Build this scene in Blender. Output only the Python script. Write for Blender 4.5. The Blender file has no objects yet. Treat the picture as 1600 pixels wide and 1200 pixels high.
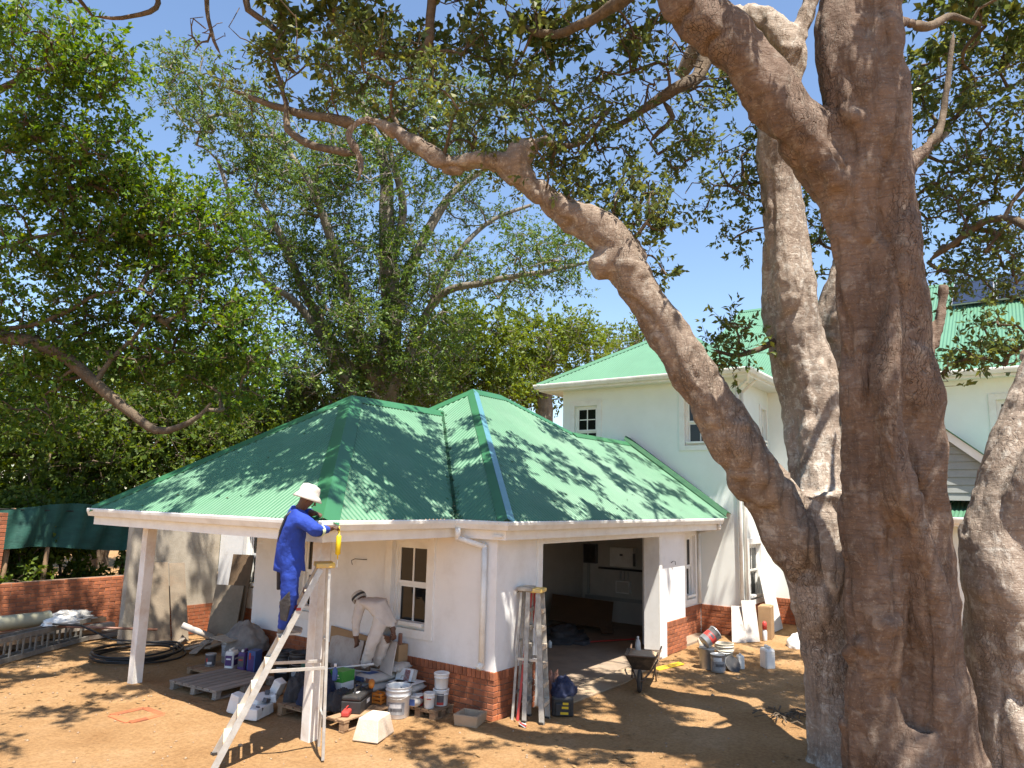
import bpy, bmesh, math, random
import numpy as np
from mathutils import Vector, Matrix

SC = bpy.context.scene
COL = SC.collection
rng = np.random.default_rng(7)
random.seed(7)

# ------------------------------------------------------------------ camera
# world axes follow the house: +X runs along the garage front, +Y along the window wall
CAM_H = 2.9
HEAD = math.radians(35.94)          # heading of the view from +X
PITCH = math.radians(9.15)
ROLL = math.radians(1.393)
fwd = Vector((math.cos(PITCH) * math.cos(HEAD), math.cos(PITCH) * math.sin(HEAD), math.sin(PITCH)))
rt0 = Vector((math.sin(HEAD), -math.cos(HEAD), 0))
up0 = rt0.cross(fwd)
rt = rt0 * math.cos(ROLL) + up0 * math.sin(ROLL)
up = up0 * math.cos(ROLL) - rt0 * math.sin(ROLL)
camd = bpy.data.cameras.new('camera')
cam = bpy.data.objects.new('camera', camd)
COL.objects.link(cam)
cam.matrix_world = Matrix(((rt.x, up.x, -fwd.x, 0), (rt.y, up.y, -fwd.y, 0), (rt.z, up.z, -fwd.z, CAM_H), (0, 0, 0, 1)))
camd.sensor_fit = 'HORIZONTAL'
camd.sensor_width = 36
camd.lens = 36 * 1129.3 / 1600
camd.clip_start = 0.05
camd.clip_end = 3000
SC.camera = cam

# ------------------------------------------------------------------ sky, sun, exposure
SUN = Vector((-0.20, -0.37, 1.0)).normalized()
world = bpy.data.worlds.new('World')
SC.world = world
world.use_nodes = True
wn = world.node_tree.nodes
wl = world.node_tree.links
sky = wn.new('ShaderNodeTexSky')
sky.sky_type = 'NISHITA'
sky.sun_disc = False
sky.sun_elevation = math.asin(SUN.z)
sky.sun_rotation = math.atan2(SUN.x, SUN.y)
sky.air_density = 1.0
sky.dust_density = 0.3
sky.ozone_density = 2.0
bg = wn['Background']
bg.inputs['Strength'].default_value = 0.105
wl.new(sky.outputs['Color'], bg.inputs['Color'])
sun_d = bpy.data.lights.new('sun', 'SUN')
sun_d.energy = 5.0
sun_d.angle = math.radians(0.45)
sun_d.color = (1.0, 0.93, 0.82)
sun_o = bpy.data.objects.new('sun', sun_d)
COL.objects.link(sun_o)
sun_o.location = (0, -10, 30)
sun_o.rotation_euler = SUN.to_track_quat('Z', 'Y').to_euler()
SC.view_settings.view_transform = 'Standard'
SC.view_settings.look = 'None'
SC.view_settings.gamma = 1.0
SC.view_settings.exposure = 1.25
SC.cycles.max_bounces = 8
SC.cycles.diffuse_bounces = 5
SC.cycles.transparent_max_bounces = 8


# ------------------------------------------------------------------ materials
def rgb(c):
    return (c[0], c[1], c[2], 1.0)


MATS = {}


def mat(name, col, col2=None, scale=6.0, rough=0.7, bump=0.0, bscale=40.0, metal=0.0, rnd=0.0, spec=0.4,
        stretch=(1, 1, 1), detail=6.0, contrast=(0.35, 0.65), dirt=None, dirtscale=1.5, dirtamt=0.5):
    m = bpy.data.materials.new(name)
    m.use_nodes = True
    n = m.node_tree.nodes
    l = m.node_tree.links
    b = n['Principled BSDF']
    b.inputs['Roughness'].default_value = rough
    b.inputs['Metallic'].default_value = metal
    b.inputs['Specular IOR Level'].default_value = spec
    tc = n.new('ShaderNodeTexCoord')
    mp = n.new('ShaderNodeMapping')
    mp.inputs['Scale'].default_value = stretch
    l.new(tc.outputs['Object'], mp.inputs['Vector'])
    out = None
    if col2 is not None:
        nz = n.new('ShaderNodeTexNoise')
        nz.inputs['Scale'].default_value = scale
        nz.inputs['Detail'].default_value = detail
        nz.inputs['Roughness'].default_value = 0.65
        l.new(mp.outputs['Vector'], nz.inputs['Vector'])
        cr = n.new('ShaderNodeValToRGB')
        cr.color_ramp.elements[0].position = contrast[0]
        cr.color_ramp.elements[1].position = contrast[1]
        cr.color_ramp.elements[0].color = rgb(col)
        cr.color_ramp.elements[1].color = rgb(col2)
        l.new(nz.outputs['Fac'], cr.inputs['Fac'])
        out = cr.outputs['Color']
    else:
        c = n.new('ShaderNodeRGB')
        c.outputs[0].default_value = rgb(col)
        out = c.outputs[0]
    if dirt is not None:
        nz = n.new('ShaderNodeTexNoise')
        nz.inputs['Scale'].default_value = dirtscale
        nz.inputs['Detail'].default_value = 9
        nz.inputs['Roughness'].default_value = 0.7
        l.new(mp.outputs['Vector'], nz.inputs['Vector'])
        mr = n.new('ShaderNodeMapRange')
        mr.inputs['From Min'].default_value = 0.48
        mr.inputs['From Max'].default_value = 0.72
        mr.inputs['To Max'].default_value = dirtamt
        l.new(nz.outputs['Fac'], mr.inputs['Value'])
        mx = n.new('ShaderNodeMix')
        mx.data_type = 'RGBA'
        l.new(mr.outputs['Result'], mx.inputs[0])
        l.new(out, mx.inputs[6])
        mx.inputs[7].default_value = rgb(dirt)
        out = mx.outputs[2]
    if rnd:
        oi = n.new('ShaderNodeObjectInfo')
        hs = n.new('ShaderNodeHueSaturation')
        mr = n.new('ShaderNodeMapRange')
        mr.inputs['To Min'].default_value = 1 - rnd
        mr.inputs['To Max'].default_value = 1 + rnd
        l.new(oi.outputs['Random'], mr.inputs['Value'])
        l.new(mr.outputs['Result'], hs.inputs['Value'])
        l.new(out, hs.inputs['Color'])
        out = hs.outputs['Color']
    l.new(out, b.inputs['Base Color'])
    if bump:
        nb = n.new('ShaderNodeTexNoise')
        nb.inputs['Scale'].default_value = bscale
        nb.inputs['Detail'].default_value = 8
        l.new(mp.outputs['Vector'], nb.inputs['Vector'])
        bp = n.new('ShaderNodeBump')
        bp.inputs['Strength'].default_value = bump
        bp.inputs['Distance'].default_value = 0.02
        l.new(nb.outputs['Fac'], bp.inputs['Height'])
        l.new(bp.outputs['Normal'], b.inputs['Normal'])
    MATS[name] = m
    return m


def leaf_mat(name, cols, trans=0.4, rough=0.42):
    m = bpy.data.materials.new(name)
    m.use_nodes = True
    n = m.node_tree.nodes
    l = m.node_tree.links
    b = n['Principled BSDF']
    b.inputs['Roughness'].default_value = rough
    b.inputs['Specular IOR Level'].default_value = 0.28
    g = n.new('ShaderNodeNewGeometry')
    cr = n.new('ShaderNodeValToRGB')
    els = cr.color_ramp.elements
    els[0].position = 0.0
    els[0].color = rgb(cols[0])
    els[1].position = 1.0
    els[1].color = rgb(cols[-1])
    for i, c in enumerate(cols[1:-1]):
        e = els.new((i + 1) / (len(cols) - 1))
        e.color = rgb(c)
    l.new(g.outputs['Random Per Island'], cr.inputs['Fac'])
    l.new(cr.outputs['Color'], b.inputs['Base Color'])
    t = n.new('ShaderNodeBsdfTranslucent')
    hs = n.new('ShaderNodeHueSaturation')
    hs.inputs['Hue'].default_value = 0.48
    hs.inputs['Saturation'].default_value = 1.15
    hs.inputs['Value'].default_value = 1.7
    l.new(cr.outputs['Color'], hs.inputs['Color'])
    l.new(hs.outputs['Color'], t.inputs['Color'])
    mx = n.new('ShaderNodeMixShader')
    mx.inputs[0].default_value = trans
    l.new(b.outputs[0], mx.inputs[1])
    l.new(t.outputs[0], mx.inputs[2])
    l.new(mx.outputs[0], n['Material Output'].inputs['Surface'])
    MATS[name] = m
    return m


def bark_mat(name, c1, c2, c3, crack=1.0, lichen=0.35, wr=14.0):
    """smooth fig bark: broad blotches, fine horizontal wrinkles, vertical fissures in patches"""
    m = bpy.data.materials.new(name)
    m.use_nodes = True
    n = m.node_tree.nodes
    l = m.node_tree.links
    b = n['Principled BSDF']
    b.inputs['Roughness'].default_value = 0.85
    b.inputs['Specular IOR Level'].default_value = 0.25
    tc = n.new('ShaderNodeTexCoord')

    def noise(scale, st=(1, 1, 1), detail=7, rough=0.6, dist=0.0):
        mp = n.new('ShaderNodeMapping')
        mp.inputs['Scale'].default_value = st
        l.new(tc.outputs['Object'], mp.inputs['Vector'])
        z = n.new('ShaderNodeTexNoise')
        z.inputs['Scale'].default_value = scale
        z.inputs['Detail'].default_value = detail
        z.inputs['Roughness'].default_value = rough
        z.inputs['Distortion'].default_value = dist
        l.new(mp.outputs['Vector'], z.inputs['Vector'])
        return z.outputs['Fac']

    def ramp(fac, p0, p1, a=0.0, c=1.0):
        r = n.new('ShaderNodeMapRange')
        r.inputs['From Min'].default_value = p0
        r.inputs['From Max'].default_value = p1
        r.inputs['To Min'].default_value = a
        r.inputs['To Max'].default_value = c
        l.new(fac, r.inputs['Value'])
        return r.outputs['Result']

    def mth(op, a, c):
        q = n.new('ShaderNodeMath')
        q.operation = op
        for i, v in enumerate((a, c)):
            if isinstance(v, float):
                q.inputs[i].default_value = v
            else:
                l.new(v, q.inputs[i])
        return q.outputs[0]

    def mix(f, a, c):
        q = n.new('ShaderNodeMix')
        q.data_type = 'RGBA'
        l.new(f, q.inputs[0])
        for i, v in ((6, a), (7, c)):
            if isinstance(v, tuple):
                q.inputs[i].default_value = rgb(v)
            else:
                l.new(v, q.inputs[i])
        return q.outputs[2]
    col = mix(ramp(noise(1.6, dist=0.6), 0.35, 0.68), c1, c2)
    col = mix(ramp(noise(7.0, dist=1.0), 0.52, 0.66, 0, lichen), col, c3)
    col = mix(ramp(noise(34.0), 0.58, 0.72, 0, lichen * 1.2), col, (c3[0] * 1.15, c3[1] * 1.15, c3[2] * 1.1))
    wrk = ramp(noise(wr, (0.35, 0.35, 3.2), 6, 0.65, 0.8), 0.47, 0.30)
    patch = ramp(noise(0.9, (1.6, 1.6, 0.6), 4), 0.52, 0.66)
    vor = n.new('ShaderNodeTexVoronoi')
    vor.feature = 'DISTANCE_TO_EDGE'
    vor.inputs['Scale'].default_value = 9
    mpv = n.new('ShaderNodeMapping')
    mpv.inputs['Scale'].default_value = (2.8, 2.8, 0.30)
    nzv = n.new('ShaderNodeTexNoise')
    nzv.inputs['Scale'].default_value = 5
    l.new(tc.outputs['Object'], nzv.inputs['Vector'])
    addv = n.new('ShaderNodeVectorMath')
    addv.operation = 'MULTIPLY_ADD'
    addv.inputs[1].default_value = (0.22, 0.22, 0.22)
    l.new(nzv.outputs['Color'], addv.inputs[0])
    l.new(tc.outputs['Object'], addv.inputs[2])
    l.new(addv.outputs[0], mpv.inputs['Vector'])
    l.new(mpv.outputs['Vector'], vor.inputs['Vector'])
    crk = mth('MULTIPLY', ramp(vor.outputs['Distance'], 0.05, 0.0), patch)
    crk = mth('MULTIPLY', crk, crack)
    col = mix(mth('MULTIPLY', crk, 0.65), col, (c1[0] * 0.35, c1[1] * 0.33, c1[2] * 0.3))
    col = mix(mth('MULTIPLY', wrk, 0.22), col, (c1[0] * 0.5, c1[1] * 0.5, c1[2] * 0.5))
    furrow = ramp(noise(9.0, (1, 1, 0.16), 6, 0.6, 0.4), 0.46, 0.30)
    stain = mth('MULTIPLY', ramp(noise(2.2, (1, 1, 0.28), 5, 0.6, 0.5), 0.56, 0.74), 0.55)
    col = mix(stain, col, (c1[0] * 0.42, c1[1] * 0.42, c1[2] * 0.42))
    col = mix(mth('MULTIPLY', furrow, 0.3), col, (c1[0] * 0.4, c1[1] * 0.4, c1[2] * 0.4))
    l.new(col, b.inputs['Base Color'])
    h = mth('SUBTRACT', mth('MULTIPLY', noise(26.0), 0.5), mth('MULTIPLY', wrk, 0.22))
    h = mth('SUBTRACT', h, mth('MULTIPLY', crk, 1.1))
    h = mth('ADD', h, mth('MULTIPLY', noise(4.0), 0.9))
    h = mth('SUBTRACT', h, mth('MULTIPLY', furrow, 0.5))
    bp = n.new('ShaderNodeBump')
    bp.inputs['Strength'].default_value = 0.75
    bp.inputs['Distance'].default_value = 0.045
    l.new(h, bp.inputs['Height'])
    l.new(bp.outputs['Normal'], b.inputs['Normal'])
    MATS[name] = m
    return m


mat('wall_white', (0.79, 0.79, 0.78), (0.74, 0.74, 0.73), 2.2, 0.75, 0.12, 90, dirt=(0.50, 0.46, 0.40), dirtscale=1.1, dirtamt=0.34)
mat('wall_mint', (0.79, 0.82, 0.79), (0.75, 0.78, 0.75), 2.0, 0.75, 0.10, 90)
mat('wall_grey', (0.42, 0.37, 0.30), (0.33, 0.29, 0.23), 3.0, 0.85, 0.3, 50, dirt=(0.2, 0.15, 0.1), dirtamt=0.5)
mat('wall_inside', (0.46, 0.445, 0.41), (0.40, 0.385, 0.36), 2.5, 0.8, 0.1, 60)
mat('trim_white', (0.80, 0.80, 0.77), (0.74, 0.73, 0.70), 5, 0.45, 0.05, 60, dirt=(0.45, 0.36, 0.26), dirtscale=2.0, dirtamt=0.25)
mat('gutter_white', (0.78, 0.78, 0.74), (0.70, 0.69, 0.64), 3, 0.35, 0.04, 60, dirt=(0.42, 0.36, 0.28), dirtscale=3, dirtamt=0.3)
mat('post_paint', (0.76, 0.75, 0.72), (0.66, 0.62, 0.56), 4, 0.6, 0.1, 60, dirt=(0.42, 0.24, 0.11), dirtscale=2.2, dirtamt=0.55)
mat('brick', (0.42, 0.14, 0.055), (0.32, 0.095, 0.042), 9, 0.85, 0.4, 90, rnd=0.28, dirt=(0.20, 0.12, 0.08), dirtscale=5, dirtamt=0.5)
mat('mortar', (0.26, 0.19, 0.14), (0.20, 0.14, 0.10), 12, 0.95, 0.4, 120)
mat('roof_green', (0.072, 0.198, 0.108), (0.060, 0.168, 0.092), 1.3, 0.42, 0.03, 60, spec=0.5, dirt=(0.105, 0.215, 0.135), dirtscale=0.9, dirtamt=0.6)
mat('roof_pale', (0.095, 0.22, 0.135), (0.085, 0.20, 0.122), 1.3, 0.4, 0.03, 60, spec=0.5)
mat('cap_green', (0.036, 0.150, 0.066), (0.03, 0.125, 0.056), 2, 0.4, 0.03, 60, spec=0.5)
mat('strip_blue', (0.10, 0.25, 0.30), (0.09, 0.23, 0.26), 4, 0.3, 0.1, 30, spec=0.5)
mat('galv', (0.45, 0.46, 0.46), (0.35, 0.36, 0.37), 8, 0.45, 0.05, 80, metal=0.6)
mat('alu', (0.55, 0.54, 0.51), (0.42, 0.40, 0.37), 10, 0.45, 0.08, 70, metal=0.55, dirt=(0.45, 0.38, 0.30), dirtscale=6, dirtamt=0.7)
mat('alu_dull', (0.24, 0.23, 0.21), (0.16, 0.15, 0.13), 12, 0.65, 0.15, 70, metal=0.3)
mat('alu_old', (0.40, 0.38, 0.34), (0.27, 0.24, 0.20), 12, 0.6, 0.15, 70, metal=0.35, dirt=(0.55, 0.48, 0.38), dirtscale=7, dirtamt=0.8)
mat('step_sand', (0.52, 0.38, 0.24), (0.60, 0.52, 0.42), 9, 0.8, 0.1, 60)
mat('yellow_cap', (0.70, 0.47, 0.08), (0.60, 0.42, 0.14), 9, 0.5, 0.05, 60, dirt=(0.5, 0.42, 0.3), dirtscale=9, dirtamt=0.6)
mat('red_paint', (0.45, 0.05, 0.04), (0.36, 0.05, 0.04), 9, 0.5, 0.05, 60)
mat('wood_pallet', (0.33, 0.21, 0.12), (0.24, 0.15, 0.085), 5, 0.85, 0.3, 50, rnd=0.25, stretch=(1, 8, 8))
mat('wood_grey', (0.34, 0.29, 0.24), (0.25, 0.21, 0.17), 5, 0.85, 0.3, 50, rnd=0.2, stretch=(1, 8, 8))
mat('wood_dark', (0.13, 0.085, 0.05), (0.09, 0.06, 0.035), 5, 0.85, 0.3, 50, rnd=0.2)
mat('board_beige', (0.45, 0.41, 0.37), (0.38, 0.345, 0.31), 4, 0.8, 0.1, 40, dirt=(0.25, 0.13, 0.08), dirtscale=4, dirtamt=0.4)
mat('board_tan', (0.25, 0.20, 0.145), (0.18, 0.145, 0.105), 4, 0.85, 0.2, 40, dirt=(0.2, 0.13, 0.08), dirtscale=3, dirtamt=0.5)
mat('cardboard', (0.36, 0.23, 0.12), (0.30, 0.19, 0.10), 4, 0.85, 0.1, 40)
mat('white_plastic', (0.72, 0.72, 0.70), (0.64, 0.64, 0.62), 6, 0.4, 0.05, 40, dirt=(0.45, 0.36, 0.26), dirtscale=5, dirtamt=0.35)
mat('natural_plastic', (0.66, 0.62, 0.50), (0.58, 0.53, 0.42), 6, 0.45, 0.05, 40, dirt=(0.4, 0.3, 0.2), dirtscale=5, dirtamt=0.4)
mat('tin', (0.42, 0.43, 0.44), (0.34, 0.35, 0.36), 6, 0.35, 0.05, 40, metal=0.5, dirt=(0.6, 0.6, 0.58), dirtscale=6, dirtamt=0.5)
mat('label_dark', (0.06, 0.06, 0.07), (0.10, 0.10, 0.11), 14, 0.4)
mat('label_grey', (0.22, 0.23, 0.25), (0.34, 0.35, 0.36), 20, 0.4)
mat('label_white', (0.70, 0.70, 0.70), (0.62, 0.62, 0.62), 14, 0.45)
mat('label_red', (0.45, 0.05, 0.04), (0.38, 0.04, 0.035), 10, 0.45)
mat('label_blue', (0.05, 0.10, 0.28), (0.04, 0.08, 0.22), 10, 0.45)
mat('label_purple', (0.08, 0.04, 0.16), (0.06, 0.03, 0.12), 10, 0.45)
mat('label_green', (0.07, 0.30, 0.05), (0.06, 0.26, 0.045), 10, 0.45)
mat('label_orange', (0.65, 0.22, 0.03), (0.55, 0.18, 0.03), 10, 0.45)
mat('label_brown', (0.25, 0.12, 0.08), (0.20, 0.10, 0.07), 10, 0.5)
mat('bag_paper', (0.50, 0.46, 0.42), (0.42, 0.39, 0.35), 7, 0.75, 0.2, 30, dirt=(0.30, 0.24, 0.19), dirtscale=4, dirtamt=0.5)
mat('black_plastic', (0.022, 0.022, 0.024), (0.035, 0.034, 0.034), 9, 0.5, 0.08, 40, dirt=(0.16, 0.12, 0.09), dirtscale=4, dirtamt=0.4)
mat('navy_cloth', (0.025, 0.032, 0.07), (0.018, 0.022, 0.05), 8, 0.9, 0.4, 40)
mat('grey_cloth', (0.23, 0.22, 0.21), (0.15, 0.145, 0.14), 6, 0.9, 0.5, 25)
mat('dark_cloth', (0.035, 0.035, 0.038), (0.055, 0.05, 0.05), 8, 0.9, 0.4, 30)
mat('white_cloth', (0.60, 0.60, 0.58), (0.50, 0.50, 0.48), 6, 0.85, 0.5, 25, dirt=(0.06, 0.06, 0.07), dirtscale=5, dirtamt=0.5)
mat('clear_bag', (0.45, 0.43, 0.40), (0.60, 0.58, 0.54), 9, 0.25, 0.5, 20, spec=0.6)
mat('yellow_bag', (0.70, 0.45, 0.02), (0.60, 0.38, 0.02), 9, 0.5)
mat('stone_cast', (0.60, 0.50, 0.40), (0.52, 0.42, 0.33), 8, 0.9, 0.3, 60, dirt=(0.45, 0.28, 0.15), dirtscale=3, dirtamt=0.5)
mat('concrete', (0.38, 0.29, 0.20), (0.32, 0.235, 0.15), 3, 0.9, 0.3, 50, dirt=(0.40, 0.27, 0.16), dirtscale=2, dirtamt=0.6)
mat('steel_rust', (0.10, 0.07, 0.05), (0.17, 0.10, 0.06), 8, 0.7, 0.3, 50, metal=0.2)
mat('barrow', (0.05, 0.04, 0.033), (0.09, 0.065, 0.045), 7, 0.65, 0.3, 40, dirt=(0.36, 0.25, 0.16), dirtscale=5, dirtamt=0.6)
mat('rubber', (0.03, 0.028, 0.026), (0.06, 0.048, 0.038), 9, 0.85, 0.2, 50)
mat('sand_mix', (0.50, 0.36, 0.23), (0.42, 0.29, 0.18), 9, 0.95, 0.5, 40)
mat('net_green', (0.012, 0.055, 0.042), (0.018, 0.085, 0.065), 2.5, 0.75, 0.35, 14, stretch=(1, 1, 3))
mat('hose_black', (0.018, 0.018, 0.019), (0.03, 0.028, 0.026), 9, 0.5)
mat('pipe_cream', (0.52, 0.50, 0.36), (0.46, 0.43, 0.30), 4, 0.5, 0.05, 40)
mat('blue_overall', (0.018, 0.055, 0.36), (0.014, 0.042, 0.28), 5, 0.85, 0.35, 28)
mat('reflect', (0.50, 0.62, 0.34), (0.55, 0.60, 0.45), 20, 0.35)
mat('khaki_overall', (0.58, 0.54, 0.50), (0.50, 0.46, 0.425), 5, 0.9, 0.4, 26, dirt=(0.60, 0.58, 0.55), dirtscale=9, dirtamt=0.5)
mat('skin', (0.115, 0.058, 0.036), (0.095, 0.046, 0.028), 14, 0.55, 0.05, 60)
mat('hat_cloth', (0.52, 0.49, 0.44), (0.45, 0.42, 0.38), 10, 0.95, 0.4, 50)
mat('boot', (0.16, 0.13, 0.11), (0.26, 0.23, 0.20), 9, 0.8, 0.2, 40)
mat('tool_yellow', (0.75, 0.55, 0.02), (0.70, 0.50, 0.02), 9, 0.4)
mat('panel_solar', (0.012, 0.016, 0.03), (0.018, 0.022, 0.04), 4, 0.15, spec=0.6)
mat('siding', (0.30, 0.31, 0.30), (0.26, 0.27, 0.26), 4, 0.7, 0.1, 40)
mat('floor_slab', (0.30, 0.235, 0.175), (0.22, 0.17, 0.125), 2, 0.85, 0.2, 40, dirt=(0.42, 0.29, 0.18), dirtscale=1.5, dirtamt=0.6)
mat('ceiling_paint', (0.52, 0.38, 0.25), (0.46, 0.33, 0.21), 3, 0.8)
mat('dry_leaf', (0.20, 0.11, 0.045), (0.30, 0.19, 0.08), 30, 0.8)
mat('pebble', (0.40, 0.30, 0.21), (0.28, 0.19, 0.12), 20, 0.9, 0.2, 60)
mat('glass', (0.010, 0.011, 0.012), None, rough=0.04, spec=0.35)
mat('soffit', (0.74, 0.74, 0.71), (0.70, 0.70, 0.67), 3, 0.7)
mat('flash_green', (0.030, 0.085, 0.05), (0.045, 0.11, 0.06), 6, 0.8, spec=0.1)
mat('wire', (0.03, 0.03, 0.03), None, rough=0.5)
mat('orange_board', (0.085, 0.048, 0.024), (0.07, 0.04, 0.02), 3, 0.7, 0.1, 30)
mat('hill', (0.035, 0.06, 0.022), (0.05, 0.08, 0.03), 0.3, 0.95)

bark_mat('bark_hero', (0.122, 0.082, 0.060), (0.195, 0.138, 0.104), (0.32, 0.27, 0.22), 1.0, 0.45)
bark_mat('bark_tan', (0.222, 0.168, 0.130), (0.375, 0.308, 0.252), (0.55, 0.51, 0.45), 0.6, 0.75)
bark_mat('bark_limb', (0.165, 0.120, 0.090), (0.275, 0.215, 0.168), (0.43, 0.385, 0.325), 0.7, 0.6)
bark_mat('bark_grey', (0.15, 0.125, 0.095), (0.26, 0.23, 0.19), (0.36, 0.34, 0.29), 0.7, 0.35, 8)
bark_mat('bark_brown', (0.10, 0.075, 0.052), (0.17, 0.125, 0.085), (0.24, 0.19, 0.14), 0.6, 0.3, 10)
leaf_mat('leaf_hero', [(0.070, 0.100, 0.032), (0.095, 0.130, 0.038), (0.090, 0.122, 0.044), (0.13, 0.155, 0.038), (0.19, 0.20, 0.045)], 0.38, 0.42)
leaf_mat('leaf_ficus', [(0.055, 0.105, 0.026), (0.078, 0.140, 0.030), (0.102, 0.170, 0.034), (0.17, 0.22, 0.038)], 0.32, 0.48)
leaf_mat('leaf_left', [(0.050, 0.110, 0.020), (0.075, 0.150, 0.022), (0.105, 0.190, 0.024), (0.18, 0.245, 0.028)], 0.36, 0.5)
leaf_mat('leaf_dark', [(0.050, 0.090, 0.018), (0.075, 0.120, 0.020), (0.14, 0.185, 0.024)], 0.34, 0.5)
leaf_mat('leaf_lime', [(0.085, 0.135, 0.022), (0.115, 0.165, 0.026), (0.155, 0.20, 0.030), (0.11, 0.165, 0.024)], 0.36, 0.5)


# ------------------------------------------------------------------ helpers
class MB:
    def __init__(self):
        self.v = []
        self.f = []

    def add(self, vs, fs):
        o = len(self.v)
        self.v += [tuple(map(float, p)) for p in vs]
        self.f += [tuple(i + o for i in q) for q in fs]
        return self

    def box(self, x0, x1, y0, y1, z0, z1):
        return self.add([(x0, y0, z0), (x1, y0, z0), (x1, y1, z0), (x0, y1, z0), (x0, y0, z1), (x1, y0, z1), (x1, y1, z1), (x0, y1, z1)],
                        [(0, 3, 2, 1), (4, 5, 6, 7), (0, 1, 5, 4), (1, 2, 6, 5), (2, 3, 7, 6), (3, 0, 4, 7)])

    def beam(self, a, b, w, h, upv=(0, 0, 1)):
        """square bar from a to b, w wide (sideways), h high"""
        a, b = Vector(a), Vector(b)
        d = (b - a).normalized()
        s = d.cross(Vector(upv))
        if s.length < 1e-4:
            s = d.cross(Vector((1, 0, 0)))
        s.normalize()
        u2 = s.cross(d)
        s *= w / 2
        u2 *= h / 2
        vs = [p + q for p in (a, b) for q in (-s - u2, s - u2, s + u2, -s + u2)]
        return self.add(vs, [(0, 3, 2, 1), (4, 5, 6, 7), (0, 1, 5, 4), (1, 2, 6, 5), (2, 3, 7, 6), (3, 0, 4, 7)])

    def tube(self, pts, r, n=8, caps=True, fl=None):
        pts = [Vector(p) for p in pts]
        rs = r if hasattr(r, '__len__') else [r] * len(pts)
        vs = []
        prev = None
        for i, p in enumerate(pts):
            d = (pts[min(i + 1, len(pts) - 1)] - pts[max(i - 1, 0)])
            d = d.normalized() if d.length > 1e-9 else Vector((0, 0, 1))
            if prev is None:
                a = d.orthogonal().normalized()
            else:
                a = (prev - d * prev.dot(d))
                a = a.normalized() if a.length > 1e-6 else d.orthogonal().normalized()
            prev = a
            c = d.cross(a)
            for k in range(n):
                t = 2 * math.pi * k / n
                rr = rs[i] * (fl(t, i) if fl else 1)
                vs.append(p + (a * math.cos(t) + c * math.sin(t)) * rr)
        fs = []
        for i in range(len(pts) - 1):
            for k in range(n):
                q = i * n + k
                w = i * n + (k + 1) % n
                fs.append((q, w, w + n, q + n))
        if caps:
            fs.append(tuple(range(n - 1, -1, -1)))
            fs.append(tuple((len(pts) - 1) * n + k for k in range(n)))
        return self.add(vs, fs)

    def lathe(self, prof, n=20, c=(0, 0, 0), sx=1.0, sy=1.0):
        vs = []
        for r, z in prof:
            for k in range(n):
                t = 2 * math.pi * k / n
                vs.append((c[0] + r * math.cos(t) * sx, c[1] + r * math.sin(t) * sy, c[2] + z))
        fs = []
        for i in range(len(prof) - 1):
            for k in range(n):
                q = i * n + k
                w = i * n + (k + 1) % n
                fs.append((q, w, w + n, q + n))
        fs.append(tuple(range(n - 1, -1, -1)))
        fs.append(tuple((len(prof) - 1) * n + k for k in range(n)))
        return self.add(vs, fs)

    def prism(self, poly, a, b):
        """polygon (list of 3D points) extruded by vector b-a"""
        d = Vector(b) - Vector(a)
        n = len(poly)
        vs = [Vector(p) for p in poly] + [Vector(p) + d for p in poly]
        fs = [tuple(range(n - 1, -1, -1)), tuple(range(n, 2 * n))]
        for i in range(n):
            j = (i + 1) % n
            fs.append((i, j, j + n, i + n))
        return self.add(vs, fs)

    def sweep(self, path, prof):
        """profile (outward to the right, z) mitred along a plan polyline"""
        P = [Vector((p[0], p[1], 0)) for p in path]
        rows = []
        for i, p in enumerate(P):
            def rn(a, b):
                d = (b - a).normalized()
                return Vector((d.y, -d.x, 0))
            if i == 0:
                m = rn(P[0], P[1])
            elif i == len(P) - 1:
                m = rn(P[-2], P[-1])
            else:
                a, b = rn(P[i - 1], p), rn(p, P[i + 1])
                m = (a + b) / (1 + a.dot(b))
            rows.append([p + m * o + Vector((0, 0, z)) for o, z in prof])
        n = len(prof)
        vs = [q for r in rows for q in r]
        fs = []
        for i in range(len(P) - 1):
            for k in range(n):
                j = (k + 1) % n
                fs.append((i * n + k, i * n + j, (i + 1) * n + j, (i + 1) * n + k))
        fs.append(tuple(range(n)))
        fs.append(tuple((len(P) - 1) * n + k for k in range(n - 1, -1, -1)))
        return self.add(vs, fs)

    def build(self, name, m, parent=None, smooth=False, bevel=0.0, local=False, label=None, noise=0.0, nscale=6.0, sub=0):
        me = bpy.data.meshes.new(name)
        off = Vector((0, 0, 0))
        if parent is not None and not local:
            q = parent
            while q is not None:
                off += Vector(q.location)
                q = q.parent
        vs = [(p[0] - off.x, p[1] - off.y, p[2] - off.z) for p in self.v]
        me.from_pydata(vs, [], self.f)
        me.validate()
        bm = bmesh.new()
        bm.from_mesh(me)
        bmesh.ops.recalc_face_normals(bm, faces=bm.faces)
        if sub:
            bmesh.ops.subdivide_edges(bm, edges=bm.edges, cuts=sub, use_grid_fill=True)
        if noise:
            sd = random.random() * 50
            for q in bm.verts:
                q.co += Vector(nvec(np.array([q.co]) * nscale + sd)[0]) * noise
        bm.to_mesh(me)
        bm.free()
        me.materials.append(MATS[m] if isinstance(m, str) else m)
        if smooth:
            me.shade_smooth()
        o = bpy.data.objects.new(name, me)
        COL.objects.link(o)
        o.parent = parent
        if bevel:
            md = o.modifiers.new('bevel', 'BEVEL')
            md.width = bevel
            md.segments = 2
            md.limit_method = 'ANGLE'
        if label:
            o['label'] = label
        return o


def tag(o, label=None, cat=None, group=None, kind=None):
    if label:
        o['label'] = label
    if cat:
        o['category'] = cat
    if group:
        o['group'] = group
    if kind:
        o['kind'] = kind
    return o


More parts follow.
